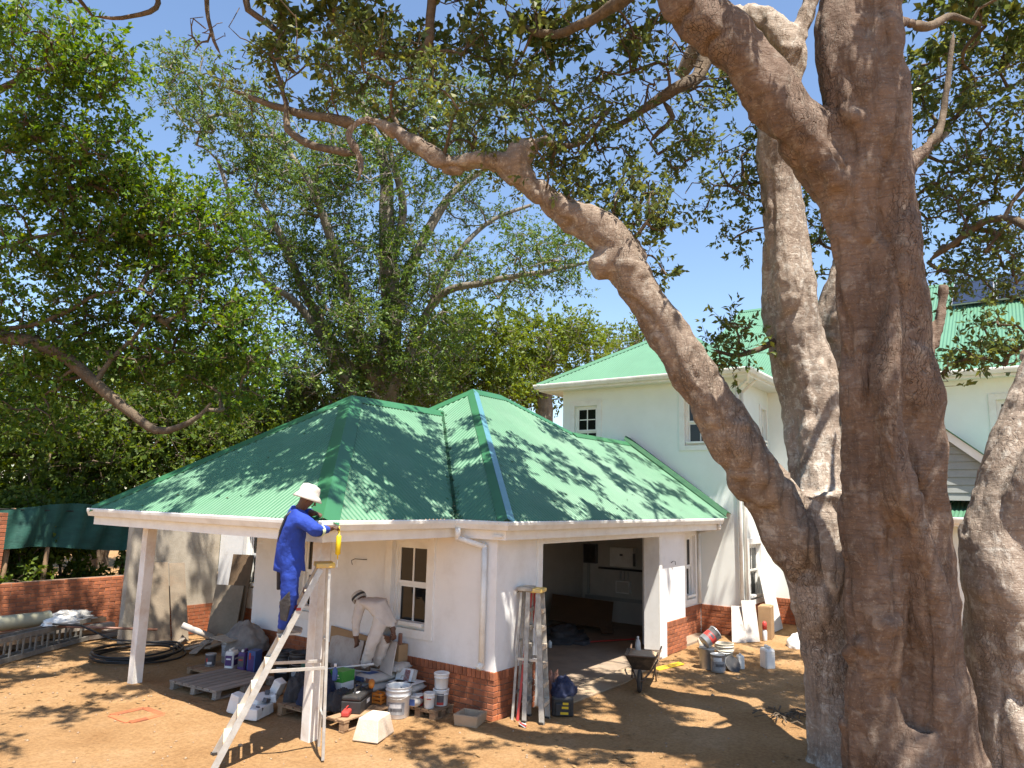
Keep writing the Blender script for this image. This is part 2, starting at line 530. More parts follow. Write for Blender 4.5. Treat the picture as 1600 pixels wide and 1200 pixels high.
def thing(name, label, cat, loc=(0, 0, 0), rotz=0.0, group=None):
    o = bpy.data.objects.new(name, None)
    COL.objects.link(o)
    o.empty_display_size = 0.1
    o.location = loc
    o.rotation_euler = (0, 0, rotz)
    return tag(o, label, cat, group)


# value noise --------------------------------------------------------
_perm = np.random.default_rng(3).random((32, 32, 32))


def vnoise(p):
    p = np.asarray(p, float)
    i = np.floor(p).astype(int)
    f = p - i
    f = f * f * (3 - 2 * f)
    r = 0
    for dx in (0, 1):
        for dy in (0, 1):
            for dz in (0, 1):
                w = (f[:, 0] if dx else 1 - f[:, 0]) * (f[:, 1] if dy else 1 - f[:, 1]) * (f[:, 2] if dz else 1 - f[:, 2])
                r = r + w * _perm[(i[:, 0] + dx) % 32, (i[:, 1] + dy) % 32, (i[:, 2] + dz) % 32]
    return r


def fnoise(p, oct=4):
    a, s, t = 1.0, 0.0, 0.0
    p = np.asarray(p, float)
    for k in range(oct):
        s = s + a * vnoise(p * 2 ** k + 7.3 * k)
        t += a
        a *= 0.5
    return s / t - 0.5


def nvec(p):
    return np.stack([fnoise(p + k * 11.7, 3) * 2 for k in range(3)], 1)


def np_mesh(name, V, F, m, parent=None, smooth=False):
    """V (n,3) and F (k, 3 or 4) arrays -> one mesh object"""
    me = bpy.data.meshes.new(name)
    F = np.asarray(F, np.int32)
    k = F.shape[1]
    me.vertices.add(len(V))
    me.vertices.foreach_set('co', np.asarray(V, np.float32).ravel())
    me.loops.add(F.size)
    me.loops.foreach_set('vertex_index', F.ravel())
    me.polygons.add(len(F))
    me.polygons.foreach_set('loop_start', np.arange(0, F.size, k, dtype=np.int32))
    me.polygons.foreach_set('loop_total', np.full(len(F), k, np.int32))
    me.update(calc_edges=True)
    me.validate()
    me.materials.append(MATS[m])
    if smooth:
        me.shade_smooth()
    o = bpy.data.objects.new(name, me)
    COL.objects.link(o)
    o.parent = parent
    return o


# ------------------------------------------------------------------ ground
def ground_mat():
    m = bpy.data.materials.new('soil')
    m.use_nodes = True
    n = m.node_tree.nodes
    l = m.node_tree.links
    b = n['Principled BSDF']
    b.inputs['Roughness'].default_value = 0.95
    b.inputs['Specular IOR Level'].default_value = 0.15
    tc = n.new('ShaderNodeTexCoord')

    def nz(s, d=8, r=0.65):
        q = n.new('ShaderNodeTexNoise')
        q.inputs['Scale'].default_value = s
        q.inputs['Detail'].default_value = d
        q.inputs['Roughness'].default_value = r
        l.new(tc.outputs['Object'], q.inputs['Vector'])
        return q.outputs['Fac']

    def rmp(f, stops):
        q = n.new('ShaderNodeValToRGB')
        e = q.color_ramp.elements
        e[0].position, e[0].color = stops[0][0], rgb(stops[0][1])
        e[1].position, e[1].color = stops[-1][0], rgb(stops[-1][1])
        for p, c in stops[1:-1]:
            k = e.new(p)
            k.color = rgb(c)
        l.new(f, q.inputs['Fac'])
        return q.outputs['Color']
    base = rmp(nz(0.9), [(0.3, (0.33, 0.186, 0.082)), (0.5, (0.41, 0.246, 0.116)), (0.7, (0.48, 0.308, 0.165))])
    fine = rmp(nz(22, 6), [(0.3, (0.55, 0.52, 0.48)), (0.62, (1.1, 1.08, 1.05))])
    mx = n.new('ShaderNodeMix')
    mx.data_type = 'RGBA'
    mx.blend_type = 'MULTIPLY'
    mx.inputs[0].default_value = 0.65
    l.new(base, mx.inputs[6])
    l.new(fine, mx.inputs[7])
    l.new(mx.outputs[2], b.inputs['Base Color'])
    h = n.new('ShaderNodeMath')
    h.operation = 'MULTIPLY_ADD'
    l.new(nz(9, 9, 0.7), h.inputs[0])
    h.inputs[1].default_value = 1.6
    l.new(nz(60, 4), h.inputs[2])
    bp = n.new('ShaderNodeBump')
    bp.inputs['Strength'].default_value = 0.9
    bp.inputs['Distance'].default_value = 0.04
    l.new(h.outputs[0], bp.inputs['Height'])
    l.new(bp.outputs['Normal'], b.inputs['Normal'])
    MATS['soil'] = m


ground_mat()


def gheight(x, y):
    p = np.stack([x * 1.3, y * 1.3, np.zeros_like(x)], 1)
    h = fnoise(p, 4) * 0.06 + fnoise(p * 5, 3) * 0.032
    inside = (x > 8.0) & (x < 17.2) & (y > 6.0)
    h = np.where(inside, -0.03, h - 0.004)
    near = np.exp(-(((x - 6.0) ** 2 + (y - 11.1) ** 2) / 0.16)) * 0.07       # heap of soil at the far post
    near += np.exp(-(((x - 11.3) ** 2 + (y - 3.2) ** 2) / 0.5)) * 0.05
    near += np.exp(-((x - 8.06) / 0.16) ** 2) * 0.035 * ((y > 6.0) & (y < 11.5) & (x < 8.12))
    near += np.exp(-((y - 6.0) / 0.14) ** 2) * 0.03 * ((x > 8.0) & (x < 9.1) & (y < 6.06))
    near += np.exp(-((y - 6.0) / 0.14) ** 2) * 0.03 * ((x > 13.7) & (x < 14.8) & (y < 6.06))
    near += np.exp(-(((x - 6.08) ** 2 + (y - 7.26) ** 2) / 0.05)) * 0.04
    return h + near


gx = np.concatenate([np.linspace(-400, -8, 14), np.arange(-6, 20, 0.11), np.linspace(21, 500, 16)])
gy = np.concatenate([np.linspace(-400, -8, 14), np.arange(-6, 19, 0.11), np.linspace(20, 500, 16)])
GX, GY = np.meshgrid(gx, gy, indexing='ij')
GZ = gheight(GX.ravel(), GY.ravel())
far = (GX.ravel() < -7) | (GX.ravel() > 20) | (GY.ravel() < -7) | (GY.ravel() > 19.5)
GZ = np.where(far, -0.03, GZ)
ny = len(gy)
ii, jj = np.meshgrid(np.arange(len(gx) - 1), np.arange(ny - 1), indexing='ij')
q0 = (ii * ny + jj).ravel()
ground = np_mesh('ground', np.stack([GX.ravel(), GY.ravel(), GZ], 1), np.stack([q0, q0 + ny, q0 + ny + 1, q0 + 1], 1), 'soil', smooth=True)
tag(ground, 'bare orange sandy soil of the yard', None, None, 'structure')


# ------------------------------------------------------------------ building helpers
def wall(name, m, parent, axis, c0, c1, a0, a1, z0, z1, openings=()):
    """a wall slab: axis 'x' stands at x c0..c1 and runs along y; axis 'y' the other way; openings (a0, a1, z0, z1)"""
    A = sorted({a0, a1} | {v for o in openings for v in o[:2]})
    Z = sorted({z0, z1} | {v for o in openings for v in o[2:]})
    solid = {}
    for i in range(len(A) - 1):
        for k in range(len(Z) - 1):
            ca, cz = (A[i] + A[i + 1]) / 2, (Z[k] + Z[k + 1]) / 2
            solid[i, k] = not any(o[0] < ca < o[1] and o[2] < cz < o[3] for o in openings)
    mb = MB()

    def pt(a, c, z):
        return (c, a, z) if axis == 'x' else (a, c, z)
    for (i, k), s in solid.items():
        if not s:
            continue
        x0, x1, y0, y1 = A[i], A[i + 1], Z[k], Z[k + 1]
        for c in (c0, c1):
            mb.add([pt(x0, c, y0), pt(x1, c, y0), pt(x1, c, y1), pt(x0, c, y1)], [(0, 1, 2, 3)])
        for (di, dk, e) in ((-1, 0, ((x0, y0), (x0, y1))), (1, 0, ((x1, y0), (x1, y1))), (0, -1, ((x0, y0), (x1, y0))), (0, 1, ((x0, y1), (x1, y1)))):
            if not solid.get((i + di, k + dk), False):
                (p, q), (r, s2) = e
                mb.add([pt(p, c0, q), pt(r, c0, s2), pt(r, c1, s2), pt(p, c1, q)], [(0, 1, 2, 3)])
    o = mb.build(name, m, parent)
    bm = bmesh.new()
    bm.from_mesh(o.data)
    bmesh.ops.remove_doubles(bm, verts=bm.verts, dist=1e-5)
    bmesh.ops.recalc_face_normals(bm, faces=bm.faces)
    bm.to_mesh(o.data)
    bm.free()
    return o


class Frame:
    """axis-aligned local frame on a wall face: a along the wall, z up, n outward"""
    def __init__(self, O, A, N):
        self.O, self.A, self.N = Vector(O), Vector(A), Vector(N)

    def p(self, a, z, n):
        return self.O + self.A * a + Vector((0, 0, z)) + self.N * n

    def box(self, mb, a0, a1, z0, z1, n0, n1):
        vs = [self.p(a, z, n) for n in (n0, n1) for a, z in ((a0, z0), (a1, z0), (a1, z1), (a0, z1))]
        return mb.add(vs, [(0, 1, 2, 3), (7, 6, 5, 4), (0, 4, 5, 1), (1, 5, 6, 2), (2, 6, 7, 3), (3, 7, 4, 0)])


def sash_window(parent, O, A, N, w, h, rows=(1, 1), cols=2, arch=0.14, sill=0.12, m='trim_white'):
    F = Frame(O, A, N)
    mb = MB()
    e = 0.03
    for a0, a1, z0, z1 in ((-arch, 0, -sill, h + arch), (w, w + arch, -sill, h + arch), (0, w, h, h + arch), (0, w, -sill, 0)):
        F.box(mb, a0, a1, z0, z1, -0.002, e)
    j = 0.05
    for a0, a1, z0, z1 in ((0.001, j, 0.001, h - 0.001), (w - j, w - 0.001, 0.001, h - 0.001), (j, w - j, h - j, h - 0.001), (j, w - j, 0.001, j)):
        F.box(mb, a0, a1, z0, z1, -0.16, -0.05)
    win = mb.build('window', m, parent, bevel=0.004)
    sb = MB()
    F.box(sb, j, w - j, j, j + 0.05, -0.06, 0.05)
    sb.build('window_sill', m, win, bevel=0.004)
    a0, a1 = j, w - j
    zm = j + (h - 2 * j) * rows[1] / (rows[0] + rows[1])
    fr = 0.045
    for (z0, z1, rw, n) in ((j, zm, rows[1], -0.10), (zm, h - j, rows[0], -0.07)):
        sm = MB()
        F.box(sm, a0, a0 + fr, z0, z1, n - 0.035, n)
        F.box(sm, a1 - fr, a1, z0, z1, n - 0.035, n)
        F.box(sm, a0 + fr, a1 - fr, z0, z0 + fr, n - 0.035, n)
        F.box(sm, a0 + fr, a1 - fr, z1 - fr, z1, n - 0.035, n)
        sm.build('sash', m, win)
        gw = (a1 - a0 - 2 * fr)
        gh = (z1 - z0 - 2 * fr)
        bars = MB()
        for c in range(1, cols):
            x = a0 + fr + gw * c / cols
            F.box(bars, x - 0.014, x + 0.014, z0 + fr, z1 - fr, n - 0.03, n - 0.004)
        for r in range(1, rw):
            z = z0 + fr + gh * r / rw
            for c in range(cols):
                F.box(bars, a0 + fr + gw * c / cols + 0.014, a0 + fr + gw * (c + 1) / cols - 0.014, z - 0.012, z + 0.012, n - 0.03, n - 0.004)
        if bars.v:
            bars.build('glazing_bar', m, win)
        for c in range(cols):
            for r in range(rw):
                p = MB()
                F.box(p, a0 + fr + gw * c / cols, a0 + fr + gw * (c + 1) / cols, z0 + fr + gh * r / rw, z0 + fr + gh * (r + 1) / rw, n - 0.022, n - 0.014)
                p.build('pane', 'glass', win)
    return win


def brick_meshes():
    out = {}
    for nm, (lx, ly, lz) in dict(s=(0.222, 0.10, 0.064), h=(0.110, 0.10, 0.064), r=(0.068, 0.115, 0.105)).items():
        bm = bmesh.new()
        bmesh.ops.create_cube(bm, size=1)
        for v in bm.verts:
            v.co = Vector((v.co.x * lx, v.co.y * ly, v.co.z * lz))
        bmesh.ops.bevel(bm, geom=list(bm.edges), offset=0.004, segments=1, affect='EDGES')
        me = bpy.data.meshes.new('brick')
        bm.to_mesh(me)
        bm.free()
        me.materials.append(MATS['brick'])
        out[nm] = me
    return out


BRK = brick_meshes()


def put_brick(kind, pos, ang, parent, tilt=0.0):
    o = bpy.data.objects.new('brick', BRK[kind])
    COL.objects.link(o)
    off = Vector((0, 0, 0))
    q = parent
    while q is not None:
        off += Vector(q.location)
        q = q.parent
    o.location = Vector(pos) - off
    o.rotation_euler = (tilt, 0, ang)
    o.parent = parent
    return o


def bricks(parent, a, b, courses, z0=0.0, rowlock=True, face=0.0, joined_from=None):
    """a run of brickwork whose outer face lies on the line a-b (outward to the right of a->b); returns its top z"""
    a, b = Vector((a[0], a[1], 0)), Vector((b[0], b[1], 0))
    d = (b - a)
    L = d.length
    d.normalize()
    out = Vector((d.y, -d.x, 0))
    ang = math.atan2(d.y, d.x)
    ch = 0.074
    bl = 0.2320
    for c in range(courses):
        s = -bl / 2 if c % 2 else 0.0
        while s < L - 0.01:
            e = min(s + bl, L)
            st = max(s, 0)
            ln = e - st
            if ln > 0.05:
                kind = 's' if ln > 0.17 else 'h'
                jit = random.uniform(-0.003, 0.003)
                p = a + d * ((st + e) / 2) - out * (0.05 - jit + face) + Vector((0, 0, z0 + ch * (c + 0.5)))
                o = put_brick(kind, p, ang + random.uniform(-.006, .006), parent)
                o.scale = ((ln - 0.010) / (0.222 if kind == 's' else 0.110), 1, 1)
            s += bl
    z = z0 + ch * courses
    if rowlock:
        n = max(1, int(round(L / 0.0775)))
        for i in range(n):
            p = a + d * ((i + 0.5) * L / n) - out * (0.052 + face) + Vector((0, 0, z + 0.051))
            put_brick('r', p, ang + random.uniform(-.01, .01), parent)
        z += 0.105
    m = MB()
    q = out * 0.012
    mm = out * (0.085)
    # mortar bed just behind the faces
    c1, c2 = a - q - out * face + d * 0.016, b - q - out * face - d * 0.016
    m.prism([c1 + Vector((0, 0, z0 - 0.03)), c2 + Vector((0, 0, z0 - 0.03)), c2 + Vector((0, 0, z - 0.006)), c1 + Vector((0, 0, z - 0.006))], (0, 0, 0), -mm)
    m.build('mortar_bed', 'mortar', parent)
    return z


def corr(name, m, parent, base, S, H, tan, s0, s1, lo, hi, pitch=0.0763, amp=0.011):
    """corrugated roof slope: s along the eave, q the horizontal run up the slope between lo(s) and hi(s)"""
    base, S, H = Vector(base), Vector(S), Vector(H)
    U = H + Vector((0, 0, tan))
    Nn = S.cross(U).normalized()
    if Nn.z < 0:
        Nn = -Nn
    n = int((s1 - s0) / pitch * 6)
    ss = [s0 + (s1 - s0) * i / n for i in range(n + 1)]
    off = Vector((0, 0, 0))
    if parent is not None:
        q = parent
        while q is not None:
            off += Vector(q.location)
            q = q.parent
    V = []
    F = []
    for i, s in enumerate(ss):
        a, b = lo(s), max(hi(s), lo(s) + 0.001)
        w = Nn * (amp * math.sin(2 * math.pi * s / pitch))
        P = base + S * s + w - off
        V.append(tuple(P + U * a))
        V.append(tuple(P + U * b))
        if i:
            k = 2 * i
            F.append((k - 2, k, k + 1, k - 1))
    o = np_mesh(name, np.array(V), np.array(F), m, parent, smooth=True)
    return o


def cap(name, m, parent, p, q, side1, side2, w=0.17, lift=0.022, m2=None):
    """folded ridge or hip cap from p to q with two flanks pointing along side1 / side2 (down the slopes)"""
    p, q = Vector(p), Vector(q)
    d = (q - p).normalized()
    mb = MB()
    Lf = Vector((0, 0, lift))
    outs = []
    for sd in (side1, side2):
        t = Vector(sd)
        t = (t - d * t.dot(d)).normalized() * w
        outs.append(t)
    t1, t2 = outs
    th = Vector((0, 0, 0.006))
    pr = [p + t1 + Lf, p + Lf * 1.7, p + t2 + Lf]
    qr = [q + t1 + Lf, q + Lf * 1.7, q + t2 + Lf]
    vs = pr + qr + [v - th for v in pr] + [v - th for v in qr]
    fs = [(0, 1, 4, 3), (1, 2, 5, 4), (6, 9, 10, 7), (7, 10, 11, 8), (0, 3, 9, 6), (2, 8, 11, 5), (0, 6, 7, 1), (1, 7, 8, 2), (3, 4, 10, 9), (4, 5, 11, 10)]
    mb.add(vs, fs)
    o = mb.build(name, m, parent)
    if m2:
        f = MB()  # thin blue strip laid over the second flank of the cap
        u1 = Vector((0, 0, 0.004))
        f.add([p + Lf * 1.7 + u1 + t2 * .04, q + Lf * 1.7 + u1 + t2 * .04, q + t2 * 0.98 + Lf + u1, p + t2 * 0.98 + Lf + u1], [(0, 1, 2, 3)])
        f.build('flank_strip', m2, parent, label='blue strip along one flank of the hip cap')
    return o


GUT = [(0.055, 2.62), (0.065, 2.605), (0.062, 2.57), (0.045, 2.535), (0.03, 2.50), (-0.06, 2.49), (-0.06, 2.612), (-0.05, 2.612), (-0.05, 2.505), (0.02, 2.512), (0.045, 2.60), (0.043, 2.62)]


def gutter(parent, path, dz=0.0, fdepth=0.165, name='gutter'):
    g = MB().sweep(path, [(o, z + dz) for o, z in GUT]).build(name, 'gutter_white', parent, smooth=False)
    MB().sweep(path, [(-0.065, 2.60 + dz), (-0.065, 2.49 - fdepth + dz), (-0.10, 2.49 - fdepth + dz), (-0.10, 2.60 + dz)]).build('fascia', 'trim_white', parent)
    return g


def downpipe(parent, pts, r=0.04, name='downpipe'):
    mb = MB()
    for a, b in zip(pts[:-1], pts[1:]):
        mb.beam(a, b, 2 * r, 2 * r * 0.8, (0, 1, 0) if abs(Vector(b) - Vector(a)).z > 0.5 else (0, 0, 1)) if False else mb.tube([a, b], r, 10)
    for p in pts[1:-1]:
        mb.lathe([(0.001, -r * 1.02), (r * .75, -r * .7), (r * 1.02, 0), (r * .75, r * .7), (0.001, r * 1.02)], 10, p)
    return mb.build(name, 'gutter_white', parent, smooth=True)


# ------------------------------------------------------------------ garage with verandah
TAN = 0.705
G = thing('garage', 'low white garage with green corrugated hip roof, open doorway and verandah', 'garage', (8.14, 6.08, 0))
WX, WY = 8.14, 6.08
wall('wall', 'wall_white', G, 'x', WX, WX + 0.3, WY, 11.49, 0.0, 2.46, [(7.34, 8.06, 1.0, 2.25), (9.62, 10.22, 1.0, 2.25)])
wall('wall', 'wall_white', G, 'y', WY, WY + 0.3, WX + 0.3, 14.67, 0.0, 2.46, [(9.24, 13.36, -1, 2.27)])
wall('wall', 'wall_white', G, 'x', 14.37, 14.67, WY + 0.3, 6.6, 0.0, 2.46)
wall('wall', 'wall_white', G, 'y', 6.6, 6.9, 14.37, 16.81, 0.0, 2.75, [(15.95, 16.5, 0.78, 2.2)])
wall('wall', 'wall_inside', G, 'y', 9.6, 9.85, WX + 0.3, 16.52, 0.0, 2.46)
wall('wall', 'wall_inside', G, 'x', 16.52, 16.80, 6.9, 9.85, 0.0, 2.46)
wall('wall', 'wall_white', G, 'x', 9.35, 9.6, 11.49, 14.5, 0.0, 2.46, [(12.75, 13.5, 1.0, 2.28)])
wall('wall', 'wall_white', G, 'y', 11.25, 11.488, WX + 0.3, 9.6, 0.0, 2.46)
MB().box(8.46, 16.5, 6.2, 9.58, -0.1, 0.012).build('floor_slab', 'floor_slab', G)
MB().box(8.46, 16.5, 6.4, 9.58, 2.40, 2.44).build('ceiling', 'ceiling_paint', G)
MB().prism([(5.71, 6.81, 2.37), (8.135, 6.81, 2.37), (8.135, 12.2, 2.37), (5.71, 12.2, 2.37)], (0, 0, 0), (0, 0, 0.03)).build('verandah_ceiling', 'ceiling_paint', G)
MB().box(8.0, 16.4, 5.91, 6.075, 2.40, 2.43).build('soffit', 'soffit', G)
# door surround
mb = MB()
F_ = Frame((9.24, WY, 0), (1, 0, 0), (0, -1, 0))
F_.box(mb, -0.13, 0, 0, 2.40, -0.002, 0.03)
F_.box(mb, 4.12, 4.25, 0.02, 2.40, -0.002, 0.03)
F_.box(mb, 0, 4.12, 2.27, 2.40, -0.002, 0.03)
mb.build('door_surround', 'trim_white', G, bevel=0.004)
sash_window(G, (WX, 7.34, 1.0), (0, 1, 0), (-1, 0, 0), 0.72, 1.25)
sash_window(G, (WX, 9.62, 1.0), (0, 1, 0), (-1, 0, 0), 0.60, 1.25)
sash_window(G, (15.95, 6.6, 0.78), (1, 0, 0), (0, -1, 0), 0.55, 1.42, arch=0.12)
sash_window(G, (9.35, 12.75, 1.0), (0, 1, 0), (-1, 0, 0), 0.75, 1.28, arch=0.12)
# plinths (outer faces 15 mm proud of the plaster)
pr = 0.02
bricks(G, (WX - pr, 8.5), (WX - pr, WY - pr), 7)
bricks(G, (WX - pr + 0.1, WY - pr), (9.105, WY - pr), 7)
bricks(G, (13.745, WY - pr), (14.67 + pr, WY - pr), 7)
bricks(G, (14.67 + pr, WY - pr + 0.1), (14.67 + pr, 6.6 - pr), 7)
bricks(G, (14.67 + pr, 6.6 - pr), (16.80, 6.6 - pr), 7)


def brick_mass(parent, a, b, courses, name='brickwork'):
    """brick faces too small or hidden to pick apart, in one part"""
    a, b = Vector((a[0], a[1], 0)), Vector((b[0], b[1], 0))
    d = (b - a)
    L = d.length
    d.normalize()
    out = Vector((d.y, -d.x, 0))
    mb = MB()
    for c in range(courses):
        s = -0.116 if c % 2 else 0
        while s < L:
            st, e = max(s, 0) + 0.005, min(s + 0.232, L) - 0.005
            if e > st + 0.02:
                p = [a + d * st, a + d * e, a + d * e - out * 0.09, a + d * st - out * 0.09]
                zz = Vector((0, 0, 0.074 * c + 0.004))
                mb.prism([q + zz for q in p], (0, 0, 0), (0, 0, 0.064))
            s += 0.232
    o = mb.build(name, 'brick', parent)
    o['kind'] = 'stuff'
    m = MB()
    z = 0.074 * courses
    q = [a - out * 0.012, b - out * 0.012, b - out * 0.085, a - out * 0.085]
    m.prism(q, (0, 0, 0), (0, 0, z)).build('mortar_bed', 'mortar', parent)


brick_mass(G, (WX - pr, 11.49), (WX - pr, 8.5), 8)
brick_mass(G, (9.35 - pr, 14.48), (9.35 - pr, 11.5), 8)
# posts
for px, py in ((6.08, 7.26), (6.04, 11.275)):
    MB().box(px - 0.076, px + 0.076, py - 0.076, py + 0.076, -0.06, 2.40).build('post', 'post_paint', G, bevel=0.006)
# roof
Z0 = 2.62
K_ = (5.6, 6.7)
R1 = 2.8
yL = 12.3
xI = 7.97
yE = 5.8
RA = 3.56
roof = thing('roof', None, None, (0, 0, 0))
roof.parent = G
roof.location = (0, 0, 0)
corr('roof_slope', 'roof_green', roof, (5.6, 0, Z0), (0, 1, 0), (1, 0, 0), TAN, 6.7, yL, lambda s: 0, lambda s: min(s - 6.7, yL - s))
corr('roof_slope', 'roof_green', roof, (0, 6.7, Z0), (1, 0, 0), (0, 1, 0), TAN, 5.6, xI + R1, lambda s: max(0, s - xI), lambda s: min(s - 5.6, R1))
corr('roof_slope', 'roof_green', roof, (0, yL, Z0), (1, 0, 0), (0, -1, 0), TAN, 5.6, xI + R1, lambda s: max(0, s - xI), lambda s: min(s - 5.6, R1))
corr('roof_slope', 'roof_green', roof, (xI, 0, Z0), (0, 1, 0), (1, 0, 0), TAN, yE, yE + 2 * RA,
     lambda s: 0 if s < 6.7 else (s - 6.7 if s < 9.5 else max(0, yL - s)), lambda s: min(s - yE, yE + 2 * RA - s))
corr('roof_slope', 'roof_green', roof, (0, yE, Z0), (1, 0, 0), (0, 1, 0), TAN, xI, 16.5,
     lambda s: 0, lambda s: s - xI if s < xI + RA else (RA if s < 12.5 else (RA - (s - 12.5) * 0.80 if s < 13.8 else 2.52)))
xA, yA, zA = xI + RA, yE + RA, Z0 + TAN * RA
corr('roof_slope', 'roof_green', roof, (0, yE + 2 * RA, Z0), (1, 0, 0), (0, -1, 0), TAN, xI, 13.8, lambda s: 0, lambda s: s - xI if s < xA else (RA if s < 12.5 else RA - (s - 12.5) * 0.8))
zl = Z0 + TAN * 2.52
MB().add([(12.5, yA, zA), (13.8, yE + 2.52, zl), (13.8, yE + 2 * RA - 2.52, zl)], [(0, 1, 2)]).add([(13.8, yE + 2.52, zl), (16.5, yE + 2.52, zl), (16.5, 12.0, 2.3), (13.8, 12.0, 2.3)], [(0, 1, 2, 3)]).build('roof_slope', 'roof_green', roof)
sx, sy = Vector((-1, 0, -TAN)), Vector((0, -1, -TAN))
k0 = Vector((5.6, 6.7, Z0))
a2 = Vector((5.6 + R1, 6.7 + R1, Z0 + TAN * R1))
cap('hip_cap', 'cap_green', roof, k0, a2, sx, sy, 0.2)
cap('hip_cap', 'cap_green', roof, Vector((5.6, yL, Z0)), a2, sx, (0, 1, -TAN), 0.2)
cap('ridge_cap', 'cap_green', roof, a2, Vector((xI + R1, 9.5, a2.z)), (0, 1, -TAN), sy, 0.2)
A_ = Vector((xA, yA, zA))
cap('hip_cap', 'cap_green', roof, Vector((xI, yE, Z0)), A_, sx, sy, 0.13, m2='strip_blue')
cap('ridge_cap', 'cap_green', roof, A_, Vector((12.5, yA, zA)), (0, 1, -TAN), sy, 0.2)
cap('hip_cap', 'cap_green', roof, A_, Vector((xI, yE + 2 * RA, Z0)), sx, (0, 1, -TAN), 0.2)
cap('hip_cap', 'cap_green', roof, Vector((12.5, yA, zA)), Vector((13.8, yE + 2.52, zl)), (1, 0.4, -0.7), sy, 0.16)
cap('ridge_cap', 'cap_green', roof, Vector((13.8, yE + 2.52, zl)), Vector((16.5, yE + 2.52, zl)), (0, 1, -TAN), sy, 0.16)
# valley trough
mb = MB()
v0, v1 = Vector((xI, 6.7, Z0 + 0.012)), Vector((xI + R1, 9.5, a2.z + 0.012))
for w0, w1, dz in ((-0.022, 0.022, 0.0),):
    t = Vector((1, -1, 0)).normalized()
    mb.add([v0 + t * w0 + Vector((0, 0, .02)), v0, v0 + t * w1 + Vector((0, 0, .02)), v1 + t * w0 + Vector((0, 0, .02)), v1, v1 + t * w1 + Vector((0, 0, .02))], [(0, 1, 4, 3), (1, 2, 5, 4)])
mb.build('valley_tray', 'flash_green', roof)
# flashing against the two storey wall
mb = MB()
f0, f1 = Vector((16.46, yE + 0.02, Z0 + .03)), Vector((16.46, yE + 2.60, Z0 + TAN * 2.60 + .03))
mb.prism([f0, f1, f1 + Vector((0.10, 0, 0.10)), f0 + Vector((0.10, 0, 0.10))], (0, 0, 0), (0, 0, 0.012))
mb.prism([f0 + Vector((.10, 0, .10)), f1 + Vector((.10, 0, .10)), f1 + Vector((0.355, 0, 0.06)), f0 + Vector((0.355, 0, 0.06))], (0, 0, 0), (0, 0, 0.012))
mb.build('wall_flashing', 'flash_green', roof)
gutter(G, [(5.6, yL + 0.02), (5.6, 6.7), (xI, 6.7), (xI, yE), (16.12, yE)], 0.0, 0.125)
downpipe(G, [(7.93, 6.62, 2.50), (7.93, 6.62, 2.36), (8.085, 6.26, 2.26), (8.085, 6.26, 0.72), (8.02, 6.26, 0.66)], 0.042)
downpipe(G, [(16.02, 5.82, 2.50), (16.02, 5.82, 2.40), (16.62, 6.53, 2.28), (16.62, 6.53, 0.66)], 0.04)
# loose wires on the wall
MB().tube([(8.62, 6.07, 1.62), (8.66, 6.03, 1.66), (8.74, 6.0, 1.655), (8.80, 5.99, 1.62), (8.82, 5.99, 1.55), (8.78, 5.99, 1.47)], 0.006, 5).tube([(8.79, 6.0, 1.63), (8.76, 5.98, 1.56), (8.74, 5.97, 1.5)], 0.005, 5).build('loose_wire', 'wire', G)
MB().tube([(8.13, 8.62, 1.93), (8.09, 8.66, 1.93), (8.08, 8.84, 1.93), (8.06, 8.9, 1.9), (8.05, 8.86, 1.84)], 0.006, 5).build('loose_wire', 'wire', G)
MB().tube([(13.95, 6.07, 1.74), (13.97, 6.03, 1.78), (14.04, 6.02, 1.77), (14.05, 6.02, 1.70)], 0.006, 5).build('loose_wire', 'wire', G)
# threshold apron in front of the doorway
ap = MB().prism([(9.2, 6.15, 0.004), (9.6, 5.72, 0.004), (11.2, 5.68, 0.004), (13.0, 5.92, 0.004), (13.4, 6.15, 0.004)], (0, 0, 0), (0, 0, 0.022)).build('threshold', 'concrete', G)

# things on the inner end wall of the garage
XW = 16.52
for nm, lab, cat, y0, y1, z0, z1, dpt, mt in (
        ('inverter', 'white inverter box high on the inner wall of the garage', 'inverter', 8.08, 8.72, 1.36, 1.82, 0.2, 'white_plastic'),
        ('switch_box', 'small pale switch box below the inverter in the garage', 'switch box', 8.22, 8.60, 0.72, 1.02, 0.12, 'white_plastic'),
        ('meter_panel', 'dark electrical panel in the corner of the garage wall', 'electrical panel', 9.15, 9.52, 1.38, 1.86, 0.12, 'label_dark')):
    t = thing(nm, lab, cat, (XW, (y0 + y1) / 2, z0))
    MB().box(XW - dpt, XW - 0.003, y0, y1, z0, z1).build('housing', mt, t, bevel=0.012)
    if nm == 'inverter':
        MB().box(XW - dpt - 0.012, XW - dpt + 0.004, 8.36, 8.44, 1.62, 1.67).build('display', 'label_dark', t)
        MB().box(XW - 0.24, XW - .2, 8.02, 8.07, 1.4, 1.7).build('cooling_fin', 'label_dark', t)
    else:
        MB().box(XW - dpt - 0.006, XW - dpt + 0.004, y0 + 0.03, y1 - 0.03, z0 + 0.03, z1 - 0.03).build('cover', 'wall_inside' if nm == 'switch_box' else 'black_plastic', t, bevel=0.004)
t = thing('cable_trunking', 'white cable trunking running around the inner garage wall', 'trunking', (XW, 8, 0))
MB().box(XW - 0.05, XW - 0.003, 6.95, 9.5, 0.52, 0.60).build('trunking_run', 'siding', t)
MB().box(XW - 0.05, XW - 0.003, 9.38, 9.44, 0.62, 1.9).build('trunking_riser', 'siding', t)
MB().box(XW - 0.05, XW - 0.003, 6.95, 9.12, 1.26, 1.31).build('trunking_run', 'black_plastic', t)
